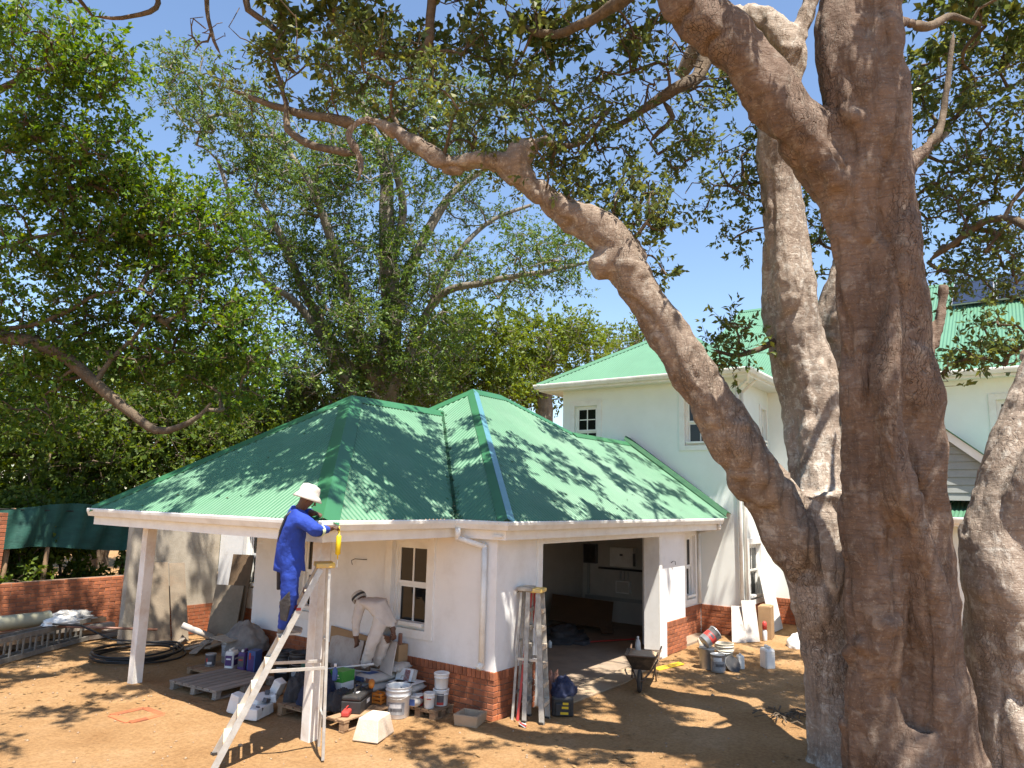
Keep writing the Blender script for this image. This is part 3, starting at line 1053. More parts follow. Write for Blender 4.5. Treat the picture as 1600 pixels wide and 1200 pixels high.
MB().box(XW - 0.03, XW - 0.003, 8.3, 8.33, 1.04, 1.24).box(XW - 0.03, XW - 0.003, 8.4, 8.43, 1.04, 1.24).box(XW - 0.03, XW - 0.003, 8.5, 8.53, 1.04, 1.24).build('conduit', 'galv', t)

# ------------------------------------------------------------------ two storey house
H = thing('two_storey_house', 'pale two storey house with green hip roof behind the garage', 'house', (16.82, 5.67, 0))
wall('wall', 'wall_mint', H, 'x', 16.82, 17.07, 5.67, 10.44, 0, 5.92, [(9.36, 10.06, 4.1, 5.46), (6.2, 6.92, 4.32, 5.46)])
wall('wall', 'wall_mint', H, 'y', 5.67, 5.92, 17.07, 19.45, 0, 5.92, [(17.52, 18.42, 0.72, 2.0), (18.78, 19.22, 4.5, 5.4)])
wall('wall', 'wall_mint', H, 'x', 19.45, 19.7, -9.0, 5.92, 0, 5.92, [(-0.15, 0.62, 4.3, 5.4), (3.9, 4.7, 4.3, 5.4)])
wall('wall', 'wall_mint', H, 'y', 10.2, 10.44, 17.07, 24.0, 0, 5.92)
sash_window(H, (16.82, 9.36, 4.1), (0, 1, 0), (-1, 0, 0), 0.70, 1.36, rows=(2, 2))
sash_window(H, (16.82, 6.2, 4.32), (0, 1, 0), (-1, 0, 0), 0.72, 1.14, rows=(1, 1))
sash_window(H, (17.52, 5.67, 0.72), (1, 0, 0), (0, -1, 0), 0.90, 1.28, rows=(1, 1))
sash_window(H, (18.78, 5.67, 4.5), (1, 0, 0), (0, -1, 0), 0.44, 0.9, rows=(1, 1), arch=0.1)
sash_window(H, (19.45, -0.15, 4.3), (0, 1, 0), (-1, 0, 0), 0.77, 1.1, rows=(1, 1))
sash_window(H, (19.45, 3.9, 4.3), (0, 1, 0), (-1, 0, 0), 0.8, 1.1, rows=(1, 1))
bricks(H, (16.82 - pr, 6.575), (16.82 - pr, 5.67 - pr), 7)
bricks(H, (16.82 - pr + 0.1, 5.67 - pr), (19.42, 5.67 - pr), 7)
bricks(H, (19.45 - pr, 5.62), (19.45 - pr, 3.2), 7)
brick_mass(H, (19.45 - pr, 3.2), (19.45 - pr, -8), 8)
Z2 = 6.05
T2 = 0.63
ex, ey0, ey1 = 16.3, 5.15, 11.0
r2 = (ey1 - ey0) / 2
wx = 18.93
hroof = thing('roof', None, None, (0, 0, 0))
hroof.parent = H
corr('roof_slope', 'roof_pale', hroof, (ex, 0, Z2), (0, 1, 0), (1, 0, 0), T2, ey0, ey1, lambda s: 0, lambda s: min(s - ey0, ey1 - s))
corr('roof_slope', 'roof_pale', hroof, (0, ey0, Z2), (1, 0, 0), (0, 1, 0), T2, ex, wx + r2, lambda s: max(0, s - wx), lambda s: min(s - ex, r2))
corr('roof_slope', 'roof_pale', hroof, (0, ey1, Z2), (1, 0, 0), (0, -1, 0), T2, ex, 24.5, lambda s: 0, lambda s: min(s - ex, r2))
corr('roof_slope', 'roof_pale', hroof, (wx, 0, Z2), (0, 1, 0), (1, 0, 0), T2, -9, ey0 + r2, lambda s: max(0, s - ey0), lambda s: 5.7)
e0, e1, ap2 = Vector((ex, ey0, Z2)), Vector((ex, ey1, Z2)), Vector((ex + r2, ey0 + r2, Z2 + T2 * r2))
cap('hip_cap', 'roof_pale', hroof, e0, ap2, (-1, 0, -T2), (0, -1, -T2), 0.18)
cap('hip_cap', 'roof_pale', hroof, e1, ap2, (-1, 0, -T2), (0, 1, -T2), 0.18)
cap('ridge_cap', 'roof_pale', hroof, ap2, Vector((wx + r2, ey0 + r2, ap2.z)), (0, -1, -T2), (0, 1, -T2), 0.18)
cap('ridge_cap', 'roof_pale', hroof, Vector((wx + 5.7, -9, Z2 + T2 * 5.7)), Vector((wx + 5.7, ey0 + r2, Z2 + T2 * 5.7)), (-1, 0, -T2), (1, 0, -T2), 0.18)
MB().prism([(ex + .1, ey0 + .1, 5.90), (ex + .1, ey1 - .1, 5.90), (16.815, ey1 - .1, 5.90), (16.815, ey0 + .1, 5.90)], (0, 0, 0), (0, 0, 0.02)).prism(
    [(16.82, ey0 + .1, 5.90), (16.82, 5.665, 5.90), (19.44, 5.665, 5.90), (19.44, ey0 + .1, 5.90)], (0, 0, 0), (0, 0, 0.02)).prism(
    [(wx + .1, -9, 5.90), (wx + .1, ey0 + .095, 5.90), (19.445, ey0 + .095, 5.90), (19.445, -9, 5.90)], (0, 0, 0), (0, 0, 0.02)).prism(
    [(16.82, 10.445, 5.90), (16.82, ey1 - .1, 5.90), (24, ey1 - .1, 5.90), (24, 10.445, 5.90)], (0, 0, 0), (0, 0, 0.02)).build('soffit', 'soffit', H)
gutter(H, [(24.5, ey1), (ex, ey1), (ex, ey0), (wx, ey0), (wx, -9)], Z2 - 2.62, 0.05)
downpipe(H, [(16.36, 5.2, 5.93), (16.5, 5.25, 5.78), (16.78, 5.60, 5.62), (16.78, 5.60, 0.64)], 0.04)
downpipe(H, [(17.2, 5.22, 5.93), (17.2, 5.62, 5.6), (17.2, 5.62, 0.66)], 0.035)
# gabled porch in front of the wing
PG = thing('porch', 'low gabled porch with grey board siding and white bargeboards against the house', 'porch', (17.6, 1.5, 0))
gy_, gz_ = 1.52, 4.62
tg = 0.86
hw = 1.75
for k in range(9):
    z0 = 3.12 + k * 0.16
    z1 = min(z0 + 0.155, gz_ - 0.16)
    h0, h1 = min(hw, (gz_ - 0.1 - z0) / tg), max(0.02, (gz_ - 0.1 - z1) / tg)
    if h0 <= 0.1 or z1 <= z0:
        continue
    MB().prism([(17.66, gy_ - h0, z0), (17.66, gy_ + h0, z0), (17.68, gy_ + h1, z1), (17.68, gy_ - h1, z1)], (0, 0, 0), (0.03, 0, 0)).build('siding_board', 'siding', PG)
for s in (-1, 1):
    MB().prism([(17.55, gy_, gz_), (17.55, gy_ + s * hw, gz_ - tg * hw), (17.55, gy_ + s * hw, gz_ - tg * hw - 0.2), (17.55, gy_, gz_ - 0.2)], (0, 0, 0), (0.05, 0, 0)).build('bargeboard', 'trim_white', PG)
    corr('roof_slope', 'roof_pale', PG, (0, gy_ + s * hw, gz_ - tg * hw + 0.02), (1, 0, 0), (0, -s, 0), tg, 17.5, 19.44, lambda q: 0, lambda q: hw)
corr('lean_to_roof', 'roof_pale', PG, (17.1, 0, 2.78), (0, 1, 0), (1, 0, 0), 0.22, -4.0, 4.3, lambda q: 0, lambda q: 2.33)
gutter(PG, [(17.1, 4.3), (17.1, -4.0)], 2.78 - 2.62, 0.05)
wall('wall', 'wall_mint', PG, 'x', 17.7, 17.9, -3.8, 3.9, 0, 2.86)
# solar panels on the wing roof
q = 0
for i in range(7):
    for k in range(2):
        yy = 1.55 - i * 1.03
        q0_ = 3.62 + k * 0.86
        b0 = Vector((wx + q0_, yy, Z2 + T2 * q0_ + 0.12))
        U = Vector((1, 0, T2)) * 0.82
        sp = thing('solar_panel', ('lower' if k == 0 else 'upper') + ' row dark solar panel, number %s from the tree on the right wing roof' % ('one two three four five six seven'.split()[i]), 'solar panel', tuple(b0), 0, 'solar panels on the wing roof')
        MB().prism([b0, b0 + Vector((0, -0.99, 0)), b0 + Vector((0, -0.99, 0)) + U, b0 + U], (0, 0, 0), (-0.02, 0, 0.035)).build('panel_frame', 'galv', sp)
        MB().prism([b0 + Vector((-.025, -.03, .04)), b0 + Vector((-.025, -0.96, .04)), b0 + Vector((-.025, -0.96, .04)) + U * .97, b0 + Vector((-.025, -.03, .04)) + U * .97], (0, 0, 0), (-0.002, 0, 0.004)).build('panel_glass', 'panel_solar', sp)

# ------------------------------------------------------------------ yard walls
BW = thing('brick_wall', 'low red brick boundary wall at the left of the yard', 'wall', (4.0, 16.0, 0))
ztop = bricks(BW, (4.6, 16.0), (8.35, 16.0), 15, rowlock=False)
MB().box(4.6, 8.35, 16.09, 16.2, -0.05, ztop).build('wall_core', 'mortar', BW)
BP = thing('brick_pier', 'tall red brick pier at the left edge beside the green net', 'pier', (5.6, 15.9, 0))
bricks(BP, (5.28, 15.88), (5.74, 15.88), 33, rowlock=False)
MB().box(5.29, 5.73, 15.975, 16.2, -0.05, 33 * 0.074 - .01).build('pier_core', 'mortar', BP)
GWL = thing('plastered_wall', 'grey brown plastered wall behind the verandah', 'wall', (8.4, 14.5, 0))
MB().box(7.42, 9.34, 14.5, 14.66, -0.05, 2.62).build('wall_panel', 'wall_grey', GWL)
brick_mass(GWL, (8.3, 14.49), (9.33, 14.49), 8)
# shade net on poles
NT = thing('shade_net', 'dark green shade net sagging above the brick wall', 'net', (6.8, 17.0, 0))
nx, nz_ = 60, 14
V = []
for i in range(nx + 1):
    for k in range(nz_ + 1):
        a, c = i / nx, k / nz_
        x = 4.4 + a * 4.6
        zt = 2.52 - 0.10 * math.sin(a * math.pi * 2.2) - 0.2 * max(0, a - .6)
        zb = 1.72 - 0.12 * a - 0.12 * math.sin(a * 9) * .4
        z = zt + (zb - zt) * c
        y = 17.0 + 0.10 * math.sin(a * 23 + c * 2) * c + 0.06 * math.sin(a * 61 + c * 3)
        V.append((x - 6.8, y - 17.0, z))
ii, jj = np.meshgrid(np.arange(nx), np.arange(nz_), indexing='ij')
q0 = (ii * (nz_ + 1) + jj).ravel()
np_mesh('netting', np.array(V), np.stack([q0, q0 + nz_ + 1, q0 + nz_ + 2, q0 + 1], 1), 'net_green', NT, smooth=True)
for x in (4.5, 6.2, 6.95, 8.9):
    MB().tube([(x, 17.12, -0.05), (x + 0.06, 17.1, 2.5)], [0.055, 0.045], 8).build('pole', 'wood_pallet', NT, smooth=True)
MB().tube([(4.4, 17.05, 2.52), (9.0, 17.05, 2.40)], 0.012, 6).build('top_wire', 'hose_black', NT)

# fallen leaves caught in the valley and on the sheets
r_ = np.random.default_rng(17)
pts = []
for i in range(170):
    u = r_.random() ** 1.5
    pts.append(np.array(v0.lerp(v1, u)) + np.array([r_.normal() * .04, r_.normal() * .04, .03]))
for i in range(50):
    x_, q_ = r_.uniform(9, 15.5), r_.random() * 2.2
    if q_ < x_ - xI:
        pts.append(np.array([x_, yE + q_, Z0 + TAN * q_ + .016]))
for i in range(30):
    y_, q_ = r_.uniform(7.2, 11.8), r_.random() * 2.0
    if q_ < min(y_ - 6.7, yL - y_):
        pts.append(np.array([5.6 + q_, y_, Z0 + TAN * q_ + .016]))
c = np.array(pts)
n = len(c)
a = r_.uniform(0, 6.28, n)
L_ = r_.uniform(.02, .045, n)
dv = np.stack([np.cos(a), np.sin(a), np.zeros(n)], 1) * L_[:, None]
sv = np.stack([-np.sin(a), np.cos(a), r_.uniform(-.1, .1, n)], 1) * (L_ * .45)[:, None]
V = np.stack([c - dv, c + sv, c + dv, c - sv], 1).reshape(-1, 3)
tag(np_mesh('roof_litter', V, np.arange(n * 4).reshape(-1, 4), 'dry_leaf'), 'dry leaves caught in the valley and on the green roof', 'leaf litter', None, 'stuff')
HERO_BARE = [
    (8.22, 3.67, 8.58, 0.94, 0.77, 69.0),
    (7.81, 4.51, 8.85, 1.04, 0.69, 51.0),
    (7.12, 5.52, 9.23, 1.05, 0.53, 36.0),
    (5.81, 7.92, 9.0, 1.17, 0.72, 39.0),
    (6.3, 6.37, 8.42, 1.02, 0.68, 30.0),
    (5.24, 9.28, 9.39, 0.56, 0.56, 15.0),
    (9.34, 3.41, 7.71, 0.54, 0.72, 24.0),
    (10.93, 0.42, 8.03, 0.69, 1.39, 45.0),
]
HERO_STEMS = [
    [(9.18, 1.18, -0.39, 0.774), (9.06, 1.16, 0.26, 0.594), (8.91, 1.11, 1.25, 0.465), (8.74, 1.06, 2.23, 0.385), (8.6, 1.05, 3.01, 0.365), (8.49, 1.04, 3.6, 0.359), (8.36, 1.05, 4.19, 0.382), (8.22, 1.07, 4.84, 0.389), (8.1, 1.06, 5.5, 0.382), (7.95, 1.1, 6.09, 0.395), (7.78, 1.19, 6.61, 0.425), (7.67, 1.18, 7.19, 0.472), (7.66, 1.19, 7.85, 0.444), (7.74, 1.19, 8.73, 0.418), (8.01, 1.1, 10.18, 0.388), (8.4, 1.18, 12.35, 0.323)],
    [(8.93, 1.6, -0.42, 0.537), (8.69, 1.57, 0.58, 0.371), (8.48, 1.5, 1.57, 0.326), (8.37, 1.44, 2.35, 0.326), (8.24, 1.42, 3.13, 0.296), (8.11, 1.42, 3.78, 0.224), (8.0, 1.39, 4.43, 0.214), (7.88, 1.37, 5.08, 0.214), (7.77, 1.39, 5.6, 0.231), (7.65, 1.4, 6.12, 0.273)],
    [(7.9, 1.3, 5.62, 0.305), (7.71, 1.4, 6.21, 0.362), (7.43, 1.59, 6.6, 0.343), (7.14, 1.82, 6.92, 0.318), (6.82, 2.07, 7.34, 0.29), (6.46, 2.36, 7.74, 0.281), (6.25, 2.68, 8.25, 0.262), (6.05, 3.35, 9.34, 0.231), (5.93, 4.5, 10.81, 0.209), (5.63, 5.96, 12.0, 0.183), (5.27, 7.64, 12.74, 0.145)],
    [(9.64, 2.03, -0.76, 0.698), (9.58, 2.06, 0.07, 0.439), (9.53, 2.11, 0.78, 0.369), (9.41, 2.1, 1.37, 0.361), (9.27, 2.14, 1.96, 0.421), (9.26, 2.19, 2.48, 0.457), (9.26, 2.19, 3.08, 0.37)],
    [(9.42, 2.09, 1.37, 0.301), (9.4, 2.05, 2.25, 0.327), (9.68, 2.24, 3.01, 0.369), (10.02, 2.36, 3.68, 0.387), (10.12, 2.41, 4.55, 0.449), (9.9, 2.48, 5.39, 0.449), (9.7, 2.52, 6.24, 0.363), (9.63, 2.56, 7.14, 0.323), (9.49, 2.53, 7.91, 0.288), (9.58, 2.37, 8.66, 0.203), (9.61, 2.36, 9.2, 0.258), (9.46, 2.63, 9.61, 0.234), (9.4, 3.01, 9.78, 0.183), (9.36, 3.42, 9.72, 0.159), (9.47, 3.92, 9.24, 0.106)],
    [(9.61, 2.36, 9.2, 0.222), (9.79, 2.13, 9.76, 0.153), (9.98, 1.98, 10.62, 0.137), (10.28, 1.81, 12.24, 0.114)],
    [(9.27, 2.14, 1.96, 0.301), (9.09, 2.33, 2.47, 0.394), (8.9, 2.55, 2.95, 0.385), (8.51, 2.78, 3.46, 0.342), (8.23, 3.0, 4.01, 0.312), (7.97, 3.23, 4.52, 0.29), (7.79, 3.51, 5.06, 0.267), (7.53, 3.73, 5.54, 0.244), (7.48, 3.87, 5.91, 0.27), (7.29, 4.06, 6.19, 0.227), (7.09, 4.44, 6.43, 0.199), (6.94, 4.74, 6.72, 0.181), (6.73, 4.96, 6.94, 0.169), (6.56, 5.33, 7.07, 0.128), (6.42, 5.7, 7.06, 0.121), (6.2, 6.1, 7.35, 0.11), (6.0, 6.48, 7.63, 0.103), (5.86, 6.8, 7.75, 0.1)],
    [(7.48, 3.87, 5.87, 0.27), (7.36, 4.0, 5.72, 0.199), (7.26, 4.08, 5.64, 0.137)],
    [(6.73, 4.96, 6.94, 0.181), (6.79, 4.83, 7.12, 0.173), (6.9, 4.65, 7.26, 0.067), (6.93, 4.57, 7.34, 0.055)],
    [(5.87, 6.8, 7.72, 0.117), (5.81, 6.93, 7.56, 0.083), (5.88, 6.82, 7.28, 0.087), (5.9, 6.77, 7.03, 0.082), (5.89, 6.83, 6.87, 0.062)],
    [(10.43, 2.03, 1.56, 0.288), (10.4, 2.03, 2.36, 0.25), (10.5, 2.01, 3.19, 0.221), (11.1, 2.09, 4.29, 0.21), (10.92, 2.13, 5.01, 0.237), (10.86, 2.21, 5.66, 0.212), (10.84, 2.08, 6.21, 0.157), (11.03, 1.86, 6.71, 0.13), (11.46, 1.38, 7.54, 0.114), (12.1, 0.71, 8.65, 0.097)],
    [(9.83, 0.29, -0.43, 0.837), (9.75, 0.3, 0.58, 0.606), (9.65, 0.34, 1.56, 0.522), (9.49, 0.37, 2.3, 0.46), (9.53, 0.32, 2.9, 0.387), (9.64, 0.14, 3.6, 0.346), (9.81, -0.13, 4.38, 0.294), (10.05, -0.61, 5.55, 0.258), (10.47, -1.27, 7.08, 0.217), (11.07, -2.05, 8.83, 0.171)],
    [(9.46, 0.35, 2.5, 0.337), (9.33, 0.04, 3.04, 0.389), (9.3, -0.28, 3.7, 0.324), (9.33, -0.77, 4.72, 0.262)],
    [(9.53, 1.89, 0.33, 0.257), (9.13, 2.31, -0.47, 0.287), (8.79, 2.72, -0.86, 0.142)],
    [(8.76, 1.13, 0.65, 0.323), (8.37, 1.19, -0.13, 0.275), (8.18, 1.25, -0.63, 0.148)],
    [(9.15, 0.85, 0.31, 0.328), (9.05, 0.68, -0.39, 0.251)],
    [(7.95, 1.03, 6.35, 0.232), (8.14, 0.81, 6.5, 0.107), (8.31, 0.7, 6.67, 0.061), (8.45, 0.63, 6.85, 0.041)],
    [(7.79, 1.02, 7.79, 0.168), (8.08, 0.82, 8.05, 0.082), (8.32, 0.72, 8.13, 0.056)],
    [(8.62, 1.03, 4.23, 0.17), (8.91, 0.86, 4.68, 0.126), (9.05, 0.73, 5.06, 0.092), (9.08, 0.69, 5.39, 0.071)],
    [(9.06, 1.05, -0.26, 0.423), (8.84, 1.02, 0.65, 0.31), (8.62, 0.98, 1.62, 0.244), (8.39, 0.99, 2.38, 0.21), (8.08, 1.07, 3.0, 0.195), (7.92, 1.15, 3.56, 0.182), (7.84, 1.13, 4.12, 0.17), (7.84, 1.01, 4.75, 0.177), (7.84, 0.92, 5.4, 0.185), (7.79, 0.91, 6.05, 0.193), (7.65, 0.93, 6.68, 0.205), (7.58, 0.92, 7.34, 0.194), (7.57, 0.91, 8.05, 0.197), (7.63, 0.92, 8.98, 0.188)],
]
HERO_LIMBS = [
    [(5.88, 6.81, 7.67, 0.1), (5.77, 7.09, 7.8, 0.067), (5.63, 7.44, 7.89, 0.06), (5.5, 7.9, 8.08, 0.048), (5.39, 8.35, 8.27, 0.04), (5.24, 8.83, 8.53, 0.023)],
    [(5.87, 6.84, 7.24, 0.066), (5.72, 7.11, 7.35, 0.05), (5.57, 7.46, 7.46, 0.05), (5.44, 7.74, 7.71, 0.047), (5.45, 7.81, 8.06, 0.034), (5.45, 8.13, 8.78, 0.022)],
    [(6.9, 4.65, 7.26, 0.055), (7.19, 4.41, 7.27, 0.036), (7.47, 4.3, 7.52, 0.033), (7.85, 4.14, 8.1, 0.025)],
    [(9.32, 3.41, 9.68, 0.139), (9.16, 3.46, 9.01, 0.1), (8.58, 3.55, 8.45, 0.087), (8.49, 3.89, 8.31, 0.07), (8.42, 4.19, 8.16, 0.044), (8.26, 4.66, 7.93, 0.036), (8.25, 4.9, 7.71, 0.027)],
    [(8.53, 3.81, 8.37, 0.044), (8.68, 3.68, 8.12, 0.039), (8.6, 3.85, 7.94, 0.035), (8.54, 3.96, 7.79, 0.026)],
    [(6.26, 3.0, 8.26, 0.101), (6.62, 3.49, 8.46, 0.073), (6.87, 4.15, 8.59, 0.058), (7.0, 4.61, 8.78, 0.053), (7.02, 5.02, 9.02, 0.042), (7.06, 5.38, 9.47, 0.035)],
    [(6.13, 5.63, 10.05, 0.091), (6.26, 6.01, 9.28, 0.063), (6.31, 6.08, 8.78, 0.059), (6.25, 6.34, 8.71, 0.055), (6.04, 6.79, 8.79, 0.047), (5.93, 7.2, 9.08, 0.031)],
    [(5.35, 8.39, 10.83, 0.074), (5.29, 8.72, 9.92, 0.051), (5.47, 8.56, 9.65, 0.046), (5.66, 8.35, 9.43, 0.041), (5.66, 8.43, 9.11, 0.037), (5.87, 8.2, 8.89, 0.032)],
    [(5.27, 7.64, 12.74, 0.135), (4.82, 9.17, 11.89, 0.075), (5.07, 9.44, 10.29, 0.038), (5.21, 9.43, 9.64, 0.028), (5.34, 9.34, 9.31, 0.019)],
    [(4.82, 9.17, 11.89, 0.047), (4.71, 10.07, 10.44, 0.038), (4.73, 10.15, 10.04, 0.038), (4.45, 10.59, 9.88, 0.029), (4.19, 10.94, 9.89, 0.019)],
    [(8.37, 0.69, 6.71, 0.068), (8.65, 0.57, 7.06, 0.038), (8.83, 0.48, 7.7, 0.032), (9.02, 0.4, 8.33, 0.022)],
    [(8.31, 0.74, 8.13, 0.063), (8.75, 0.59, 8.32, 0.051), (9.21, 0.39, 8.65, 0.038), (9.78, 0.1, 8.74, 0.023)],
    [(10.03, -0.58, 5.54, 0.108), (10.63, -0.11, 6.45, 0.056), (10.92, 0.29, 6.68, 0.046), (11.24, 0.77, 6.51, 0.04), (11.45, 1.03, 6.39, 0.027)],
    [(9.91, 2.62, 5.19, 0.052), (9.54, 2.84, 4.97, 0.038), (9.26, 3.09, 4.85, 0.029), (8.95, 3.32, 4.91, 0.017)],
]
HERO_CROWN = [
    (6.47, 5.83, 8.24, 1.22, 0.9, 44.0),
    (6.1, 6.64, 8.41, 0.94, 0.82, 26.0),
    (6.98, 4.96, 7.58, 1.09, 0.68, 33.0),
    (7.28, 4.37, 6.95, 0.78, 0.48, 22.0),
    (7.75, 3.69, 6.45, 0.58, 0.52, 26.0),
    (8.22, 3.95, 7.57, 0.83, 0.61, 18.0),
    (5.86, 7.46, 9.15, 1.19, 0.64, 22.0),
    (5.6, 8.31, 8.63, 0.99, 0.76, 14.0),
    (7.63, 4.8, 8.67, 1.27, 0.73, 19.0),
    (7.72, 3.43, 5.66, 0.24, 0.33, 6.0),
    (9.6, 3.4, 8.31, 0.68, 1.0, 19.0),
    (9.74, 3.2, 7.04, 0.45, 0.66, 12.0),
    (9.05, 3.18, 4.95, 0.56, 0.34, 12.0),
    (7.71, 4.07, 9.09, 0.93, 0.5, 14.0),
    (7.06, 5.47, 9.08, 0.95, 0.52, 14.0),
    (11.26, 0.38, 9.04, 0.99, 0.98, 37.0),
    (11.52, 0.12, 7.45, 0.87, 0.96, 33.0),
    (11.61, 0.61, 7.12, 0.67, 0.77, 22.0),
    (11.5, 0.51, 6.13, 0.87, 0.53, 26.0),
    (10.88, 0.31, 4.95, 0.5, 0.35, 14.0),
    (10.97, 0.83, 5.07, 0.2, 0.51, 4.0),
    (11.09, 2.46, 7.35, 0.36, 1.4, 12.0),
    (10.97, -0.15, 8.06, 0.61, 1.01, 19.0),
    (11.66, 1.01, 8.54, 0.35, 0.69, 8.0),
    (6.1, 5.64, 10.78, 1.66, 0.75, 40.0),
    (6.89, 3.3, 10.32, 1.68, 0.84, 43.0),
    (8.31, 1.06, 11.36, 1.98, 1.07, 40.0),
    (5.26, 8.66, 11.54, 1.88, 0.84, 22.0),
    (10.06, -0.4, 10.38, 1.59, 1.12, 32.0),
    (5.24, 6.58, 12.94, 2.04, 1.02, 29.0),
    (6.1, 3.74, 12.7, 1.98, 1.07, 32.0),
    (4.2, 10.51, 12.68, 1.36, 0.58, 7.0),
]
FICUS_STEMS = [
    [(16.88, 17.69, 4.51, 0.553), (16.73, 17.37, 6.4, 0.468), (16.61, 17.02, 8.3, 0.361), (16.29, 16.95, 10.18, 0.319), (16.01, 16.88, 11.86, 0.266), (15.87, 17.04, 13.88, 0.194), (15.46, 18.07, 16.58, 0.111)],
    [(16.76, 17.39, 6.19, 0.351), (15.69, 17.58, 7.75, 0.26), (14.98, 17.35, 9.05, 0.193), (14.1, 17.24, 10.67, 0.149), (13.06, 17.35, 12.4, 0.097), (12.15, 18.18, 13.91, 0.068)],
    [(16.21, 17.88, 4.68, 0.387), (15.49, 17.7, 6.46, 0.277), (14.88, 17.87, 7.63, 0.183), (13.69, 18.14, 9.47, 0.13), (12.85, 18.11, 10.65, 0.097), (12.2, 18.64, 11.98, 0.068)],
    [(16.61, 17.02, 8.3, 0.202), (17.0, 16.73, 10.57, 0.174), (17.61, 16.22, 12.49, 0.166), (18.33, 15.73, 13.82, 0.113), (19.6, 14.46, 15.21, 0.069)],
    [(16.95, 17.01, 6.62, 0.191), (16.94, 15.45, 9.25, 0.135), (17.44, 13.75, 9.75, 0.102), (18.47, 12.24, 10.1, 0.071), (19.26, 11.06, 10.44, 0.041)],
    [(16.29, 16.95, 10.18, 0.159), (16.25, 16.42, 12.29, 0.138), (15.86, 16.57, 13.75, 0.106), (15.33, 16.89, 15.21, 0.074), (14.0, 18.33, 16.63, 0.053)],
    [(17.08, 16.6, 7.47, 0.128), (17.4, 15.35, 10.44, 0.096), (18.3, 14.5, 12.13, 0.076), (19.48, 13.49, 13.01, 0.055)],
    [(15.35, 17.54, 6.43, 0.153), (13.5, 17.79, 8.55, 0.117), (12.25, 18.39, 9.52, 0.067), (11.12, 19.08, 12.69, 0.057)],
]
FICUS_CROWN = [
    (10.87, 19.69, 14.83, 1.75, 1.17, 30.0),
    (11.75, 18.84, 13.51, 1.75, 1.36, 40.0),
    (13.27, 17.7, 13.21, 2.19, 1.59, 55.0),
    (12.74, 18.05, 11.42, 2.14, 1.36, 55.0),
    (14.75, 16.89, 11.87, 2.24, 1.63, 60.0),
    (16.04, 16.07, 14.61, 2.55, 1.91, 60.0),
    (17.94, 14.91, 15.58, 2.44, 1.77, 45.0),
    (18.58, 14.75, 12.97, 1.55, 0.89, 18.0),
    (18.1, 12.73, 10.19, 2.24, 0.92, 40.0),
    (19.16, 11.96, 10.78, 1.04, 1.25, 16.0),
    (15.04, 17.04, 9.86, 2.04, 1.43, 65.0),
    (13.78, 17.96, 9.67, 1.59, 1.2, 45.0),
    (16.94, 15.21, 10.07, 1.66, 1.25, 45.0),
    (15.3, 17.18, 8.05, 2.44, 1.22, 70.0),
    (16.91, 15.89, 7.8, 1.87, 1.25, 55.0),
    (14.44, 17.86, 6.73, 1.99, 1.2, 60.0),
    (16.98, 17.03, 6.41, 2.34, 0.85, 50.0),
    (10.25, 20.45, 15.19, 0.97, 0.97, 10.0),
    (15.56, 16.95, 16.97, 2.6, 1.08, 30.0),
]
LEFT_STEMS = [
    [(4.34, 20.41, 1.01, 0.392), (4.2, 19.89, 3.65, 0.345), (4.51, 19.02, 5.24, 0.226), (5.19, 17.89, 5.93, 0.166), (5.81, 17.03, 5.95, 0.139), (6.39, 16.3, 5.69, 0.126), (6.95, 15.7, 5.08, 0.12), (7.46, 15.15, 4.51, 0.1), (7.82, 14.75, 4.16, 0.086), (8.09, 14.36, 4.23, 0.066), (8.3, 14.0, 4.47, 0.046), (8.4, 13.79, 4.74, 0.027)],
    [(4.2, 19.89, 3.65, 0.292), (4.05, 19.37, 6.28, 0.246), (4.02, 18.04, 8.76, 0.162), (4.34, 16.85, 10.21, 0.096), (4.91, 15.54, 10.89, 0.057), (5.44, 14.7, 11.28, 0.031)],
    [(4.13, 19.12, 6.81, 0.126), (5.14, 17.87, 6.26, 0.066), (5.85, 16.91, 6.19, 0.046), (6.35, 16.13, 6.5, 0.046), (6.69, 15.56, 6.91, 0.033), (7.06, 15.02, 6.99, 0.02)],
    [(4.12, 18.3, 8.58, 0.118), (5.16, 17.09, 7.78, 0.046), (5.67, 16.33, 7.97, 0.039), (5.96, 15.9, 8.07, 0.026)],
    [(6.94, 15.69, 5.14, 0.06), (7.16, 15.6, 5.65, 0.047), (7.5, 15.32, 6.23, 0.041), (7.67, 15.1, 6.81, 0.027)],
    [(4.36, 16.86, 10.09, 0.064), (4.97, 16.18, 9.54, 0.038), (5.34, 15.66, 9.56, 0.026), (5.74, 15.16, 9.38, 0.019)],
    [(3.97, 19.34, 6.8, 0.146), (5.13, 18.88, 8.93, 0.085), (6.25, 18.01, 9.59, 0.066), (7.56, 17.13, 9.39, 0.053), (7.89, 17.04, 8.06, 0.038)],
]
